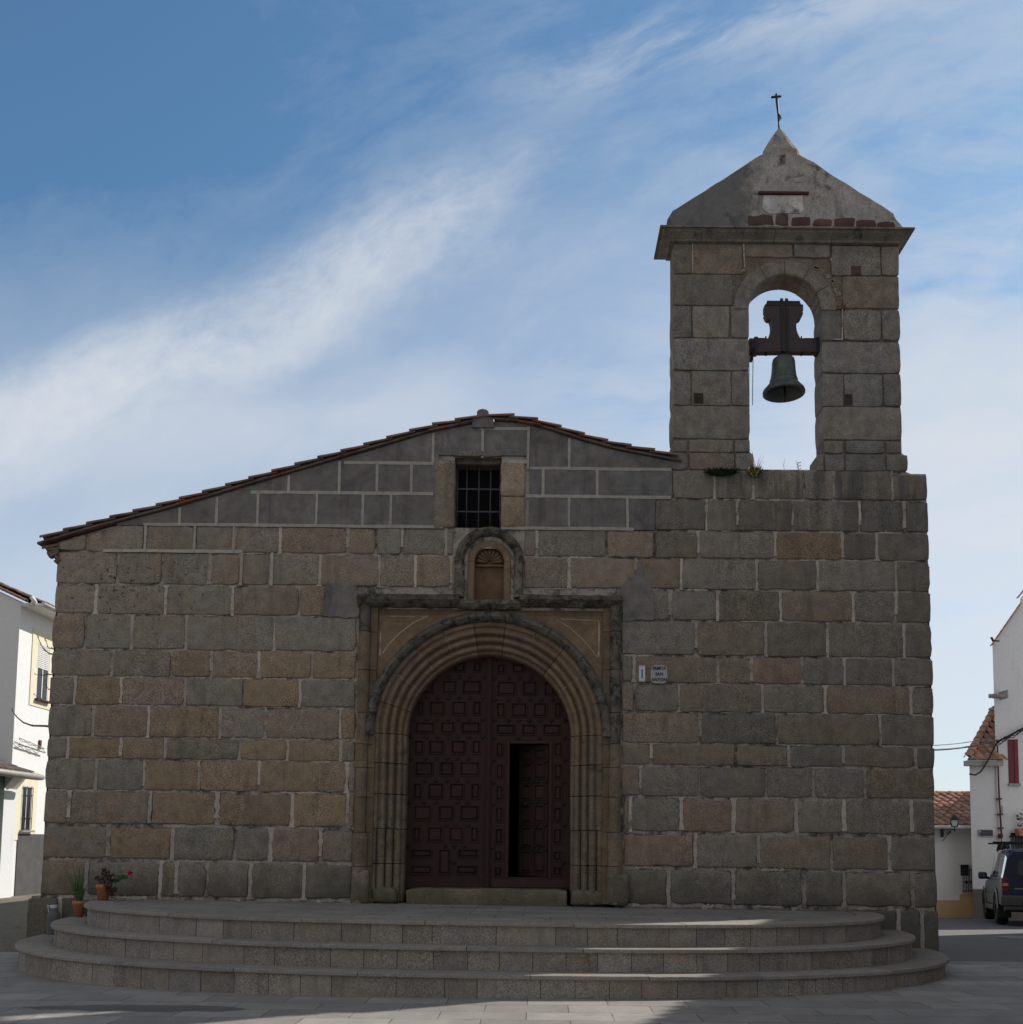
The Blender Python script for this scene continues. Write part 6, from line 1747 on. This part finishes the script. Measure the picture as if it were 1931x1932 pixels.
s_.add(sq(rt2*1.16, zt)+sq(rt2*0.45, zt+(za-zt)*0.62), [(0, 1, 5, 4), (1, 2, 6, 5), (2, 3, 7, 6), (3, 0, 4, 7), (0, 1, 2, 3)])
s_.add(sq(rt2*0.45, zt+(za-zt)*0.62)+sq(rt2*0.15, zt+(za-zt)*0.86), [(0, 1, 5, 4), (1, 2, 6, 5), (2, 3, 7, 6), (3, 0, 4, 7), (4, 5, 6, 7)])
s_.tube([(lp0.x, LY, zt+(za-zt)*0.85), (lp0.x, LY, za)], [0.02, 0.008], 8)
s_.build('lantern_frame', plain('green_black_iron', (0.02, 0.035, 0.03), 0.4, 0.3), lamp)

# ------------------------------------------------------------------ right side: corner house
AY = 26.9
hA = thing('corner_house', 'tall white corner house with a stepped roof line behind the parked car', 'house', (13.5, AY, gz(13.5, AY)))
ax0 = X(1834.5, 1650, AY); ax1 = X(1882, 1400, AY)
zlow = Z(1850, 1436, AY); v0 = XZ(1872.5, 1217, AY); v1 = XZ(1924, 1140, AY); v2 = XZ(1925, 1130, AY)
sl_ = (v1[1]-v0[1])/(v1[0]-v0[0])
s_ = MB()
FX = 22.0
SK = Matrix(((1, 0.50, 0, -0.50*AY), (0, 1, 0, 0), (0, 0, 1, 0), (0, 0, 0, 1)))     # the side walls follow the slanting street
s_.prism([(ax0, -1.0), (ax1+0.02, -1.0), (ax1+0.02, zlow), (ax0, zlow)], AY, AY+5, M=SK)
s_.prism([(v0[0], -1.0), (FX, -1.0), (FX, v2[1]-1.0), (v2[0]+4.0, v2[1]+3.4*sl_), (v2[0], v2[1]), (v1[0], v1[1]), (v0[0], v0[1])], AY-0.02, AY+4, M=SK)
s_.build('wall', M['white2'], hA)
s_ = MB(); s_.box((ax0-0.01, AY-0.05, -1.0), (FX, AY-0.02, Z(1845, 1677, AY))); s_.build('stone_plinth', M['plinth'], hA)
s_ = MB(); rg = rnd(52)
def verge(a, b, n_):
    for i in range(n_):
        p_, q_ = Vector((a[0], AY-0.06, a[1])).lerp(Vector((b[0], AY-0.06, b[1])), i/n_), Vector((a[0], AY-0.06, a[1])).lerp(Vector((b[0], AY-0.06, b[1])), (i+1.1)/n_)
        barrel(s_, p_, q_, 0.05, 0.04, 0.012, 0, (1.1, 0.95, 0.95), seg=4)
verge((v0[0]-0.06, v0[1]-0.04), v1, 9); verge((v2[0]-0.1, v2[1]-0.0), (v2[0]+4.0, v2[1]+3.4*sl_), 36)
s_.build('verge', M['clay_roof'], hA)
# small hipped roof on its left wing
s_ = MB(); ezv = Z(1850, 1432, AY)
ea = P(1826, 1432, AY-0.35); eb = P(1882, 1433.5, AY-0.35); ra = P(1876, 1338, AY+3.0); rb3 = P(1904, 1338, AY+3.0)
hip0 = Vector(ea); hipw = (ra.x-ea.x)/(eb.x-ea.x)
L0 = (hip0.x, AY-0.35, ea.z); RX1 = 14.6; L1 = (RX1, AY-0.35, ea.z); T0 = (ea.x, AY+3.0, ra.z); T1 = (RX1, AY+3.0, ra.z)
tile_roof(s_, L0, L1, T0, T1, 0.245, 0.36, rg, amp=0.06, keep=lambda u_, v_: (3.35*v_ > 0.80 or ea.x+(14.6-ea.x)*u_ < ax1+0.05) and ea.x+(14.6-ea.x)*u_ > ea.x+(ra.x-ea.x)*v_)
ra2 = Vector((ra.x, AY+3.0, ra.z))
zs_w = (ra.z-ea.z)/3.35; hx_ = ea.x+(ra.x-ea.x)*0.5/3.35
s_.add([Vector(L0)+Vector((0, 0.05, -0.02)), (ax1, AY-0.30, ea.z-0.02), (ax1, AY+0.15, ea.z+0.5*zs_w-0.03), (hx_, AY+0.15, ea.z+0.5*zs_w-0.03)], [(0, 1, 2, 3)], 0, (0.5, 0.45, 0.45))
s_.add([(hx_, AY+0.15, ea.z+0.5*zs_w-0.03), (L1[0], AY+0.15, ea.z+0.5*zs_w-0.03), (L1[0], AY+3.0, ra.z-0.03), ra2-Vector((0, 0, 0.03))], [(0, 1, 2, 3)], 0, (0.5, 0.45, 0.45))
nh_ = 9
for i in range(nh_):
    p_ = hip0.lerp(ra2, i/nh_)+Vector((0, 0, 0.04)); q_ = hip0.lerp(ra2, (i+1.15)/nh_)+Vector((0, 0, 0.03)); barrel(s_, p_, q_, 0.11, 0.085, 0.016, 0, (rg.uniform(.9, 1.2),)*3)
s_.build('wing_roof', M['clay_roof'], hA)
s_ = MB(); s_.box((ea.x+0.03, AY-0.30, zlow-0.14), (ax1, AY+0.0, zlow+0.0)); s_.build('eaves_board', M['zinc'], hA)
# drain pipe and cable box
s_ = MB(); s_.tube([P(1884.6, 1490, AY-0.10), P(1889.6, 1578, AY-0.10)], 0.022, 6); s_.tube([P(1888, 1560, AY-0.1), P(1891, 1605, AY-0.1)], 0.01, 6); s_.tube([P(1881.5, 1405, AY-0.1), P(1884.6, 1490, AY-0.10)], 0.02, 6)
for y in (1440, 1507, 1536, 1562): q_ = P(1884.5+(y-1490)*0.055, y, AY-0.09); s_.box((q_.x-0.06, AY-0.12, q_.z-0.02), (q_.x+0.06, AY-0.02, q_.z+0.02))
q_ = P(1887.5, 1577, AY-0.1); s_.lathe([(0.0, -0.07), (0.06, -0.05), (0.065, 0.0), (0.06, 0.05), (0, 0.07)], c=q_, n=10)
s_.build('downpipe', M['rust_iron'], hA)
a_, b_2 = P(1891, 1536, AY-0.05), P(1897, 1519, AY-0.05); s_ = MB(); s_.box((a_.x, AY-0.08, a_.z), (b_2.x, AY-0.02, b_2.z), bevel=0.01); s_.build('service_box', M['white2'], hA)
# red window with reveal
a_, b_2 = P(1903.5, 1478, AY-0.03), P(1921, 1395, AY-0.03); s_ = MB()
s_.box((a_.x, AY-0.03, a_.z), (b_2.x-0.12, AY-0.012, b_2.z)); ww_ = s_.build('window', M['red_paint'], hA)
s_ = MB(); s_.box((b_2.x-0.12, AY-0.05, a_.z), (b_2.x-0.02, AY-0.012, b_2.z), 0, (1.3, 0.9, 0.8)); s_.build('frame', M['red_paint'], ww_)
s_ = MB(); s_.box((a_.x-0.02, AY-0.10, a_.z-0.06), (b_2.x, AY-0.012, a_.z)); s_.build('sill', M['zinc'], ww_)
# barred window with flower box near the right edge
a_, b_2 = P(1918, 1597, AY-0.35), P(1945, 1578, AY-0.35)
gw = MB(); 
for i in range(14): xx = a_.x+0.07*i; gw.tube([(xx, AY-0.35, a_.z-0.9), (xx, AY-0.35, b_2.z)], 0.013, 5)
for zz in (a_.z-0.9, a_.z-0.2, b_2.z): gw.tube([(a_.x-0.02, AY-0.35, zz), (a_.x+0.95, AY-0.35, zz)], 0.02, 5); gw.tube([(a_.x-0.02, AY-0.35, zz), (a_.x-0.02, AY, zz)], 0.02, 5)
gb = MB(); gb.box((a_.x, AY-0.03, a_.z-0.9), (a_.x+0.9, AY-0.012, b_2.z+0.1)); w_b = gb.build('window', M['glass'], hA); gw.build('grille', M['iron'], w_b)
fb_ = thing('flower_box', 'pink planter standing on top of the window grille at the right edge', 'planter', (a_.x+0.4, AY-0.2, b_2.z))
s_ = MB(); s_.prism([(a_.x+0.09, b_2.z+0.02), (a_.x+0.75, b_2.z+0.02), (a_.x+0.80, b_2.z+0.20), (a_.x+0.06, b_2.z+0.20)], AY-0.36, AY-0.12); s_.build('planter', plain('pink_plastic', (0.50, 0.17, 0.15), 0.6), fb_)
s_ = MB(); rg = rnd(55)
for i in range(60): leafq(s_, (a_.x+0.2+rg.uniform(-.1, .4), AY-0.24+rg.uniform(-.08, .08), b_2.z+0.25+rg.random()*0.38), rg.uniform(.03, .06), (rg.uniform(.5, 1.2),)*3, rg)
s_.build('foliage', M['leaf'], fb_)
# camera and floodlight arms on the gable corner
s_ = MB(); s_.tube([P(1885, 1209.5, AY-0.2), P(1873, 1208.5, AY-0.3)], 0.02, 6); s_.tube([P(1874.5, 1210, AY-0.3), P(1870, 1202, AY-0.3)], 0.03, 6)
tag(s_.build('roof_camera', M['iron']), 'small dark camera on an arm at the roof corner of the tall white wall', 'camera')
s_ = MB(); q_ = P(1872, 1313, AY-0.4)
fl = thing('floodlight', 'grey tube-shaped floodlight on an arm sticking out from the tall white wall', 'floodlight', q_)
s_.tube([P(1878, 1313.5, AY-0.4), P(1899, 1313.5, AY-0.4)], 0.055, 12); s_.box((P(1899, 1320, AY-0.4).x-0.01, AY-0.45, P(1899, 1321, AY).z), (P(1901, 1320, AY-0.4).x, AY-0.02, P(1899, 1306, AY).z)); s_.build('arm', M['zinc'], fl)
s_ = MB(); s_.tube([P(1866, 1313, AY-0.4), P(1868, 1313, AY-0.4), P(1869, 1313, AY-0.4), P(1877, 1313, AY-0.4)], [0.05, 0.065, 0.05, 0.075], 12); s_.build('lamp_head', M['zinc'], fl)
# street name plate
a_, b_2 = P(1848, 1577.5, AY-0.06), P(1874, 1565, AY-0.06)
sg = thing('street_sign', 'dark blue street plate reading CALLE PARRAS on the white corner wall', 'street sign', (a_.x, AY-0.06, a_.z))
s_ = MB(); s_.box((a_.x, AY-0.055, a_.z), (b_2.x, AY-0.02, b_2.z), bevel=0.004); spn_ = s_.build('plate', plain('navy_enamel', (0.025, 0.03, 0.07), 0.3, var=0.05), sg)
Wd, Hd = b_2.x-a_.x, b_2.z-a_.z; cxp = (a_.x+b_2.x)/2
put_text('lettering', 'PARRAS', Hd*0.46, M['tile_white'], Vector((cxp, AY-0.058, a_.z+Hd*0.27)), spn_, bold=0.0, xs=1.13)
put_text('lettering', 'CALLE', Hd*0.34, M['tile_white'], Vector((cxp+Wd*0.0, AY-0.058, a_.z+Hd*0.74)), spn_, bold=0.0, xs=1.15)
s_ = MB()
for (x0_, x1_, z0_, z1_) in ((0, 1, 0, .035), (0, 1, .965, 1), (0, .02, 0.035, .965), (.98, 1, 0.035, .965)): s_.box((a_.x+Wd*x0_, AY-0.058, a_.z+Hd*z0_), (a_.x+Wd*x1_, AY-0.054, a_.z+Hd*z1_))
s_.prism([(a_.x+Wd*.06, a_.z+Hd*.82), (a_.x+Wd*.12, a_.z+Hd*.82), (a_.x+Wd*.12, a_.z+Hd*.66), (a_.x+Wd*.09, a_.z+Hd*.58), (a_.x+Wd*.06, a_.z+Hd*.66)], AY-0.058, AY-0.054)
s_.build('plate_border', M['tile_white'], spn_)
# cables across the street
def cable(name, label, pts, r_, mat=M['iron']):
    s_ = MB(); s_.tube(pts, r_, 6); return tag(s_.build(name, mat), label, 'cable')
c0_ = Vector((ex1-0.01, 14.6, P(1752, 1418, 14.9).z)); c1_ = P(1838, 1400.5, AY-0.4)
def sagc(a, b, sag, n_=14): return [Vector(a).lerp(Vector(b), i/n_)-Vector((0, 0, sag*4*(i/n_)*(1-i/n_))) for i in range(n_+1)]
def two(a, b, sag): return sagc(a, b, sag)
cable('overhead_cable', 'thicker overhead cable from the chapel side to the corner house roof', two(c0_, P(1882, 1396, AY-0.4), 0.10), 0.018)
cable('overhead_cable', 'thin upper overhead wire from the chapel side to the corner house roof', two(c0_+Vector((0, 0, 0.05)), P(1880, 1389, AY-0.4), 0.08), 0.008)
s_ = MB(); rg = rnd(77)
for k in range(6):
    pts = [P(1880+ (1960-1880)*i/10, 1402-(42)*i/10 + 3.5*math.sin(i*1.9+k*1.3)*(1 if k else 0) - 2+k, AY-0.12-0.03*k) for i in range(11)]
    s_.tube(pts, 0.026 if k == 0 else 0.010, 5)
s_.tube([P(1829, 1460, AY-0.3), P(1840, 1462, AY-0.3), P(1850, 1456, AY-0.35), P(1862, 1438, AY-0.4), P(1880, 1402, AY-0.3)], 0.022, 6)
tag(s_.build('cable_bundle', M['iron']), 'twisted bundle of cables rising to the right across the corner house', 'cables')

# ------------------------------------------------------------------ off-frame neighbour that shades the right of the square
nb = thing('neighbour_house', 'white neighbouring house just beyond the right edge', 'house', (13, 14, 0))
NBH = 8.0
dirv = Vector((0.42, 1.0, 0)).normalized(); out_ = Vector((dirv.y, -dirv.x, 0))
b0 = Vector((9.40, 13.4, 0)); A0 = b0 - dirv*10.5; A1 = b0 + dirv*8.3
def nbq(z): return [A0+Vector((0, 0, z)), A0+out_*9+Vector((0, 0, z)), A1+out_*9+Vector((0, 0, z)), A1+Vector((0, 0, z))]
s_ = MB(); s_.add(nbq(-0.5)+nbq(NBH), [(0, 1, 5, 4), (1, 2, 6, 5), (2, 3, 7, 6), (3, 0, 4, 7), (4, 5, 6, 7)]); s_.build('wall', M['white2'], nb)
for k in range(3):
    q_ = A0+dirv*(2.0+3.6*k)-out_*0.02
    for z in (1.0, 4.6):
        s_ = MB(); a = q_+Vector((0, 0, z)); s_.add([a, a+dirv*1.0, a+dirv*1.0+Vector((0, 0, 1.4)), a+Vector((0, 0, 1.4))], [(0, 1, 2, 3)]); s_.build('window', M['glass'], nb)
s_ = MB(); rg = rnd(58); e_ = -out_*0.3
tile_roof(s_, A0+e_+Vector((0, 0, NBH)), A1+e_+Vector((0, 0, NBH)), A0+out_*4.5+Vector((0, 0, NBH+1.2)), A1+out_*4.5+Vector((0, 0, NBH+1.2)), 0.25, 0.45, rg)
s_.build('roof', M['clay_roof'], nb)

# manhole cover
q_ = P(1925, 1770.5, 12.6); dman = ray(1925, 1768); tt = -EYE/dman.z; q_ = Vector((0, 0, EYE))+dman*tt
mh = MB()
mh.lathe([(0.0, 0.008), (0.30, 0.008), (0.31, 0.004), (0.335, 0.004), (0.34, 0.009), (0.37, 0.008), (0.375, 0.001)], c=(q_.x, q_.y, gz(q_.x, q_.y)+0.003), n=40)
tag(mh.build('manhole_cover', plain('worn_cast_iron', (0.16, 0.155, 0.15), 0.6, 0.3, var=0.25, scale=30)), 'round cast-iron manhole cover in the paving at the right edge', 'manhole cover')

# ------------------------------------------------------------------ parked off-road car (local coords: +y forward, x right, rear axle origin)
car = thing('parked_car', 'dark blue four-by-four with grey lower panels and roof bars, parked facing away', 'car', (0, 0, 0), local=True)
M['navy'] = plain('navy_car_paint', (0.018, 0.024, 0.055), 0.22, 0.3, var=0.05, spec=0.6)
M['silver'] = plain('grey_lower_paint', (0.085, 0.085, 0.083), 0.4, 0.4, var=0.15, scale=4)
M['tyre'] = plain('tyre_rubber', (0.015, 0.015, 0.015), 0.85)
M['plastic'] = plain('black_trim', (0.018, 0.018, 0.02), 0.6)
m, t, b = new_mat('car_window_glass'); b.inputs['Base Color'].default_value = (0.28, 0.33, 0.34, 1); b.inputs['Roughness'].default_value = 0.04; b.inputs['Transmission Weight'].default_value = 0.75; b.inputs['IOR'].default_value = 1.3; M['cglass'] = m
M['red_lens'] = plain('red_lamp_lens', (0.17, 0.012, 0.018), 0.15, var=0.1)
M['amber'] = plain('clear_amber_lens', (0.55, 0.35, 0.22), 0.2)
HW = 0.86
def section(y, zb, zbelt, zroof, wb, wbelt, wroof):
    """half-outline of the body from sill to roof centre, mirrored"""
    pts = [(0, zb), (wb*0.85, zb), (wb, zb+0.08), (wb*1.0, (zb+zbelt)/2), (wbelt, zbelt)]
    if zroof > zbelt+0.02: pts += [(wbelt-0.02, zbelt+0.03), (wroof+0.03, zroof-0.13), (wroof-0.03, zroof-0.04), (wroof-0.14, zroof), (0, zroof+0.02)]
    else: pts += [(wbelt-0.02, zbelt+0.004), (wbelt-0.04, zbelt+0.008), (wroof*0.98, zbelt+0.01), (wroof*0.8, zbelt+0.014), (0, zbelt+0.03)]
    return [(x, y, z) for x, z in pts]
secs = [(-0.86, .50, .98, 1.52, .78, .80, .64), (-0.82, .42, 1.0, 1.60, .83, .83, .68), (-0.70, .38, 1.01, 1.66, .86, .85, .70), (-0.2, .36, 1.02, 1.68, .87, .86, .71),
        (0.6, .36, 1.01, 1.68, .87, .86, .71), (1.2, .36, 1.0, 1.65, .87, .86, .69), (1.62, .36, .99, 1.45, .87, .86, .70), (2.05, .36, .98, 1.0, .87, .85, .78),
        (2.6, .36, .96, .97, .87, .84, .78), (3.1, .38, .90, .91, .84, .80, .74), (3.28, .45, .80, .81, .78, .74, .68)]
bd = MB(); vs_ = []; 
for s_ in secs:
    h = section(*s_); vs_ += h + [(-p_[0], p_[1], p_[2]) for p_ in reversed(h[1:-1])] 
nS = len(section(*secs[0]))*2-2
lower = MB(); fsu, fsl = [], []
for j in range(len(secs)-1):
    for i in range(nS):
        q_ = (j*nS+i, j*nS+(i+1) % nS, (j+1)*nS+(i+1) % nS, (j+1)*nS+i)
        ii = i if i < len(section(*secs[0]))-1 else nS-1-i
        (fsl if ii <= 2 else fsu).append(q_)
fsu2 = []
glassf = []
for q_ in fsu:
    i = q_[0] % nS; ii = i if i < len(section(*secs[0]))-1 else nS-1-i; j = q_[0]//nS
    (glassf if (ii == 5 and 1 <= j <= 5) else fsu2).append(q_)
capu = tuple(reversed(range(nS))); capf = tuple(range((len(secs)-1)*nS, len(secs)*nS))
bd.add(vs_, fsu2, 0, (1, 1, 1), False)
bd.add([vs_[i] for i in range((len(secs)-1)*nS, len(secs)*nS)], [tuple(range(nS))])
# window pillars
for y0_, y1_ in ((-0.64, -0.56), (0.20, 0.30), (1.16, 1.26)):
    for sgn in (1, -1):
        bd.add([(sgn*0.850, y0_, 1.03), (sgn*0.850, y1_, 1.03), (sgn*0.748, y1_, 1.56), (sgn*0.748, y0_, 1.56)], [(0, 1, 2, 3)])
# rear face with window opening
rear = [(-.80, .98), (.80, .98), (.66, 1.46), (.60, 1.52), (-.60, 1.52), (-.66, 1.46)]
bd.prism([(-.80, .50), (.80, .50), (.81, .99), (-.81, .99)], -0.885, -0.84)
bd.prism([(-.80, .97), (-.52, .97), (-.50, 1.50), (-.62, 1.56), (-.68, 1.50)], -0.88, -0.84); bd.prism([(.80, .97), (.52, .97), (.50, 1.50), (.62, 1.56), (.68, 1.50)], -0.88, -0.84)
bd.prism([(-.52, 1.44), (.52, 1.44), (.60, 1.60), (-.60, 1.60)], -0.885, -0.80)
bd.prism([(-.54, .97), (.54, .97), (.54, 1.06), (-.54, 1.06)], -0.886, -0.84)
body = bd.build('body', M['navy'], car)
lower.add(vs_, fsl)
for sgn in (1, -1):       # flared wheel arches and sill
    for wy in (0.0, 2.62):
        for k in range(12):
            a0, a1 = math.pi*k/12, math.pi*(k+1)/12
            def ap(a, r_, x): return (sgn*x, wy+math.cos(a)*r_, 0.36+math.sin(a)*r_)
            lower.add([ap(a0, .37, .90), ap(a1, .37, .90), ap(a1, .47, .885), ap(a0, .47, .885), ap(a0, .37, .70), ap(a1, .37, .70)], [(0, 1, 2, 3), (4, 5, 1, 0)])
    lower.box((sgn*0.84, 0.45, 0.30), (sgn*0.91, 2.17, 0.42), bevel=0.02)
lowo = lower.build('lower_panels', M['silver'], body)
for sg_ in (0, 1):
    for jj in ((1, 2), (3,), (4, 5)):
        ff = [q_ for q_ in glassf if q_[0]//nS in jj and (q_[0] % nS < nS/2) == bool(sg_)]
        s_ = MB(); s_.add(vs_, ff); s_.build('side_window', M['cglass'], body)
s_ = MB(); s_.box((-.51, -0.872, 1.05), (.51, -0.862, 1.46)); s_.build('rear_window', M['cglass'], body)
s_ = MB(); s_.box((-.88, -1.02, .42), (.88, -0.84, .66), bevel=0.04); s_.box((-.80, -1.0, .34), (.80, -0.86, .43), bevel=0.02); bmp = s_.build('rear_bumper', M['silver'], car)
s_ = MB(); s_.box((-.46, -1.03, .45), (-.22, -1.015, .54), 0, (0.6, 0.6, 0.6)); s_.build('reflector', M['red_lens'], bmp)
put_text('country_sticker', 'E', 0.15, M['plastic'], Vector((-0.14, -1.024, 0.61)), bmp)
s_ = MB(); s_.box((-.26+.32, -1.03, .46), (.26+.32, -1.02, .57)); s_.build('number_plate', M['white_paint'], bmp)
for sgn in (1, -1):
    s_ = MB(); s_.box((sgn*.70, -0.905, .72), (sgn*.835, -0.78, 1.03), bevel=0.015); tl_ = s_.build('tail_lamp', M['red_lens'], car)
    s_ = MB(); s_.box((sgn*.71, -0.910, .86), (sgn*.825, -0.90, .915)); s_.build('reversing_lens', M['amber'], tl_)
    s_ = MB(); s_.box((sgn*0.90, 1.48, 1.00), (sgn*1.10, 1.60, 1.17), bevel=0.04); s_.tube([(sgn*.85, 1.55, 1.02), (sgn*.95, 1.54, 1.05)], 0.03, 6); s_.build('door_mirror', M['navy'], car)
    for wy in (0.0, 2.62):
        Mw = Matrix.Rotation(R(90), 4, 'Y')
        s_ = MB(); s_.lathe([(.20, -.11), (.33, -.115), (.36, -.09), (.365, 0), (.36, .09), (.33, .115), (.20, .11)], c=(sgn*.77, wy, .36), n=32, M=Mw); wl = s_.build('wheel', M['tyre'], car)
        s_ = MB(); s_.lathe([(.0, .085), (.06, .09), (.07, .06), (.17, .05), (.20, .10), (.215, .10), (.215, -.1)], c=(sgn*.77, wy, .36), n=24, M=Mw if sgn > 0 else Matrix.Rotation(R(-90), 4, 'Y')); s_.build('rim', M['silver'], wl)
s_ = MB()
for y in (-0.45, 0.55):
    s_.box((-.95, y-0.02, 1.80), (.95, y+0.02, 1.835), bevel=0.006)
    for sgn in (1, -1): s_.prism([(sgn*.60, 1.68), (sgn*.78, 1.66), (sgn*.74, 1.80), (sgn*.62, 1.80)], y-0.05, y+0.05)
for sgn in (1, -1): s_.tube([(sgn*.68, -.75, 1.67), (sgn*.68, -.68, 1.73), (sgn*.68, 1.1, 1.73), (sgn*.68, 1.25, 1.66)], 0.02, 6)
s_.build('roof_rack', M['plastic'], car)
s_ = MB(); s_.box((-.62, -0.905, 1.08), (-.20, -0.885, 1.10)); s_.tube([(-.1, -0.9, 1.09), (.3, -0.9, 1.25)], 0.01, 5); s_.build('rear_wiper', M['plastic'], body)
s_ = MB(); s_.box((-.58, -0.892, .79), (-.34, -0.884, .815)); s_.build('badge', M['zinc'], body)
for sgn in (1, -1):
    for y in (0.15, 1.05):
        s_ = MB(); s_.box((sgn*.10, y, .95), (sgn*.62, y+0.12, 1.32), bevel=0.04); s_.box((sgn*.26, y, 1.34), (sgn*.46, y+0.1, 1.50), bevel=0.03); s_.build('seat', M['plastic'], body)
s_ = MB(); s_.box((-.78, -.8, .30), (.78, 3.1, .52)); s_.build('underbody', M['plastic'], body)
for sgn in (1, -1):
    s_ = MB(); s_.box((sgn*.62, -0.46, .16), (sgn*.88, -0.44, .42)); s_.build('mud_flap', M['plastic'], car)
rb = P(1893.5, 1742.5, 22.9)     # outer face of the left rear tyre
ang = math.atan2(-0.335, 1)
car.rotation_euler = (R(-1.6), 0, ang)
axis = Vector((-math.sin(ang), math.cos(ang), 0)); rgt = Vector((math.cos(ang), math.sin(ang), 0))
pos = Vector((P(1880, 1742, 22.9).x, 22.9, 0)) + rgt*0.88
car.location = (pos.x, pos.y, gz(pos.x, pos.y))

# ------------------------------------------------------------------ names and leftovers
for o in bpy.data.objects:
    if 'local' in o: del o['local']
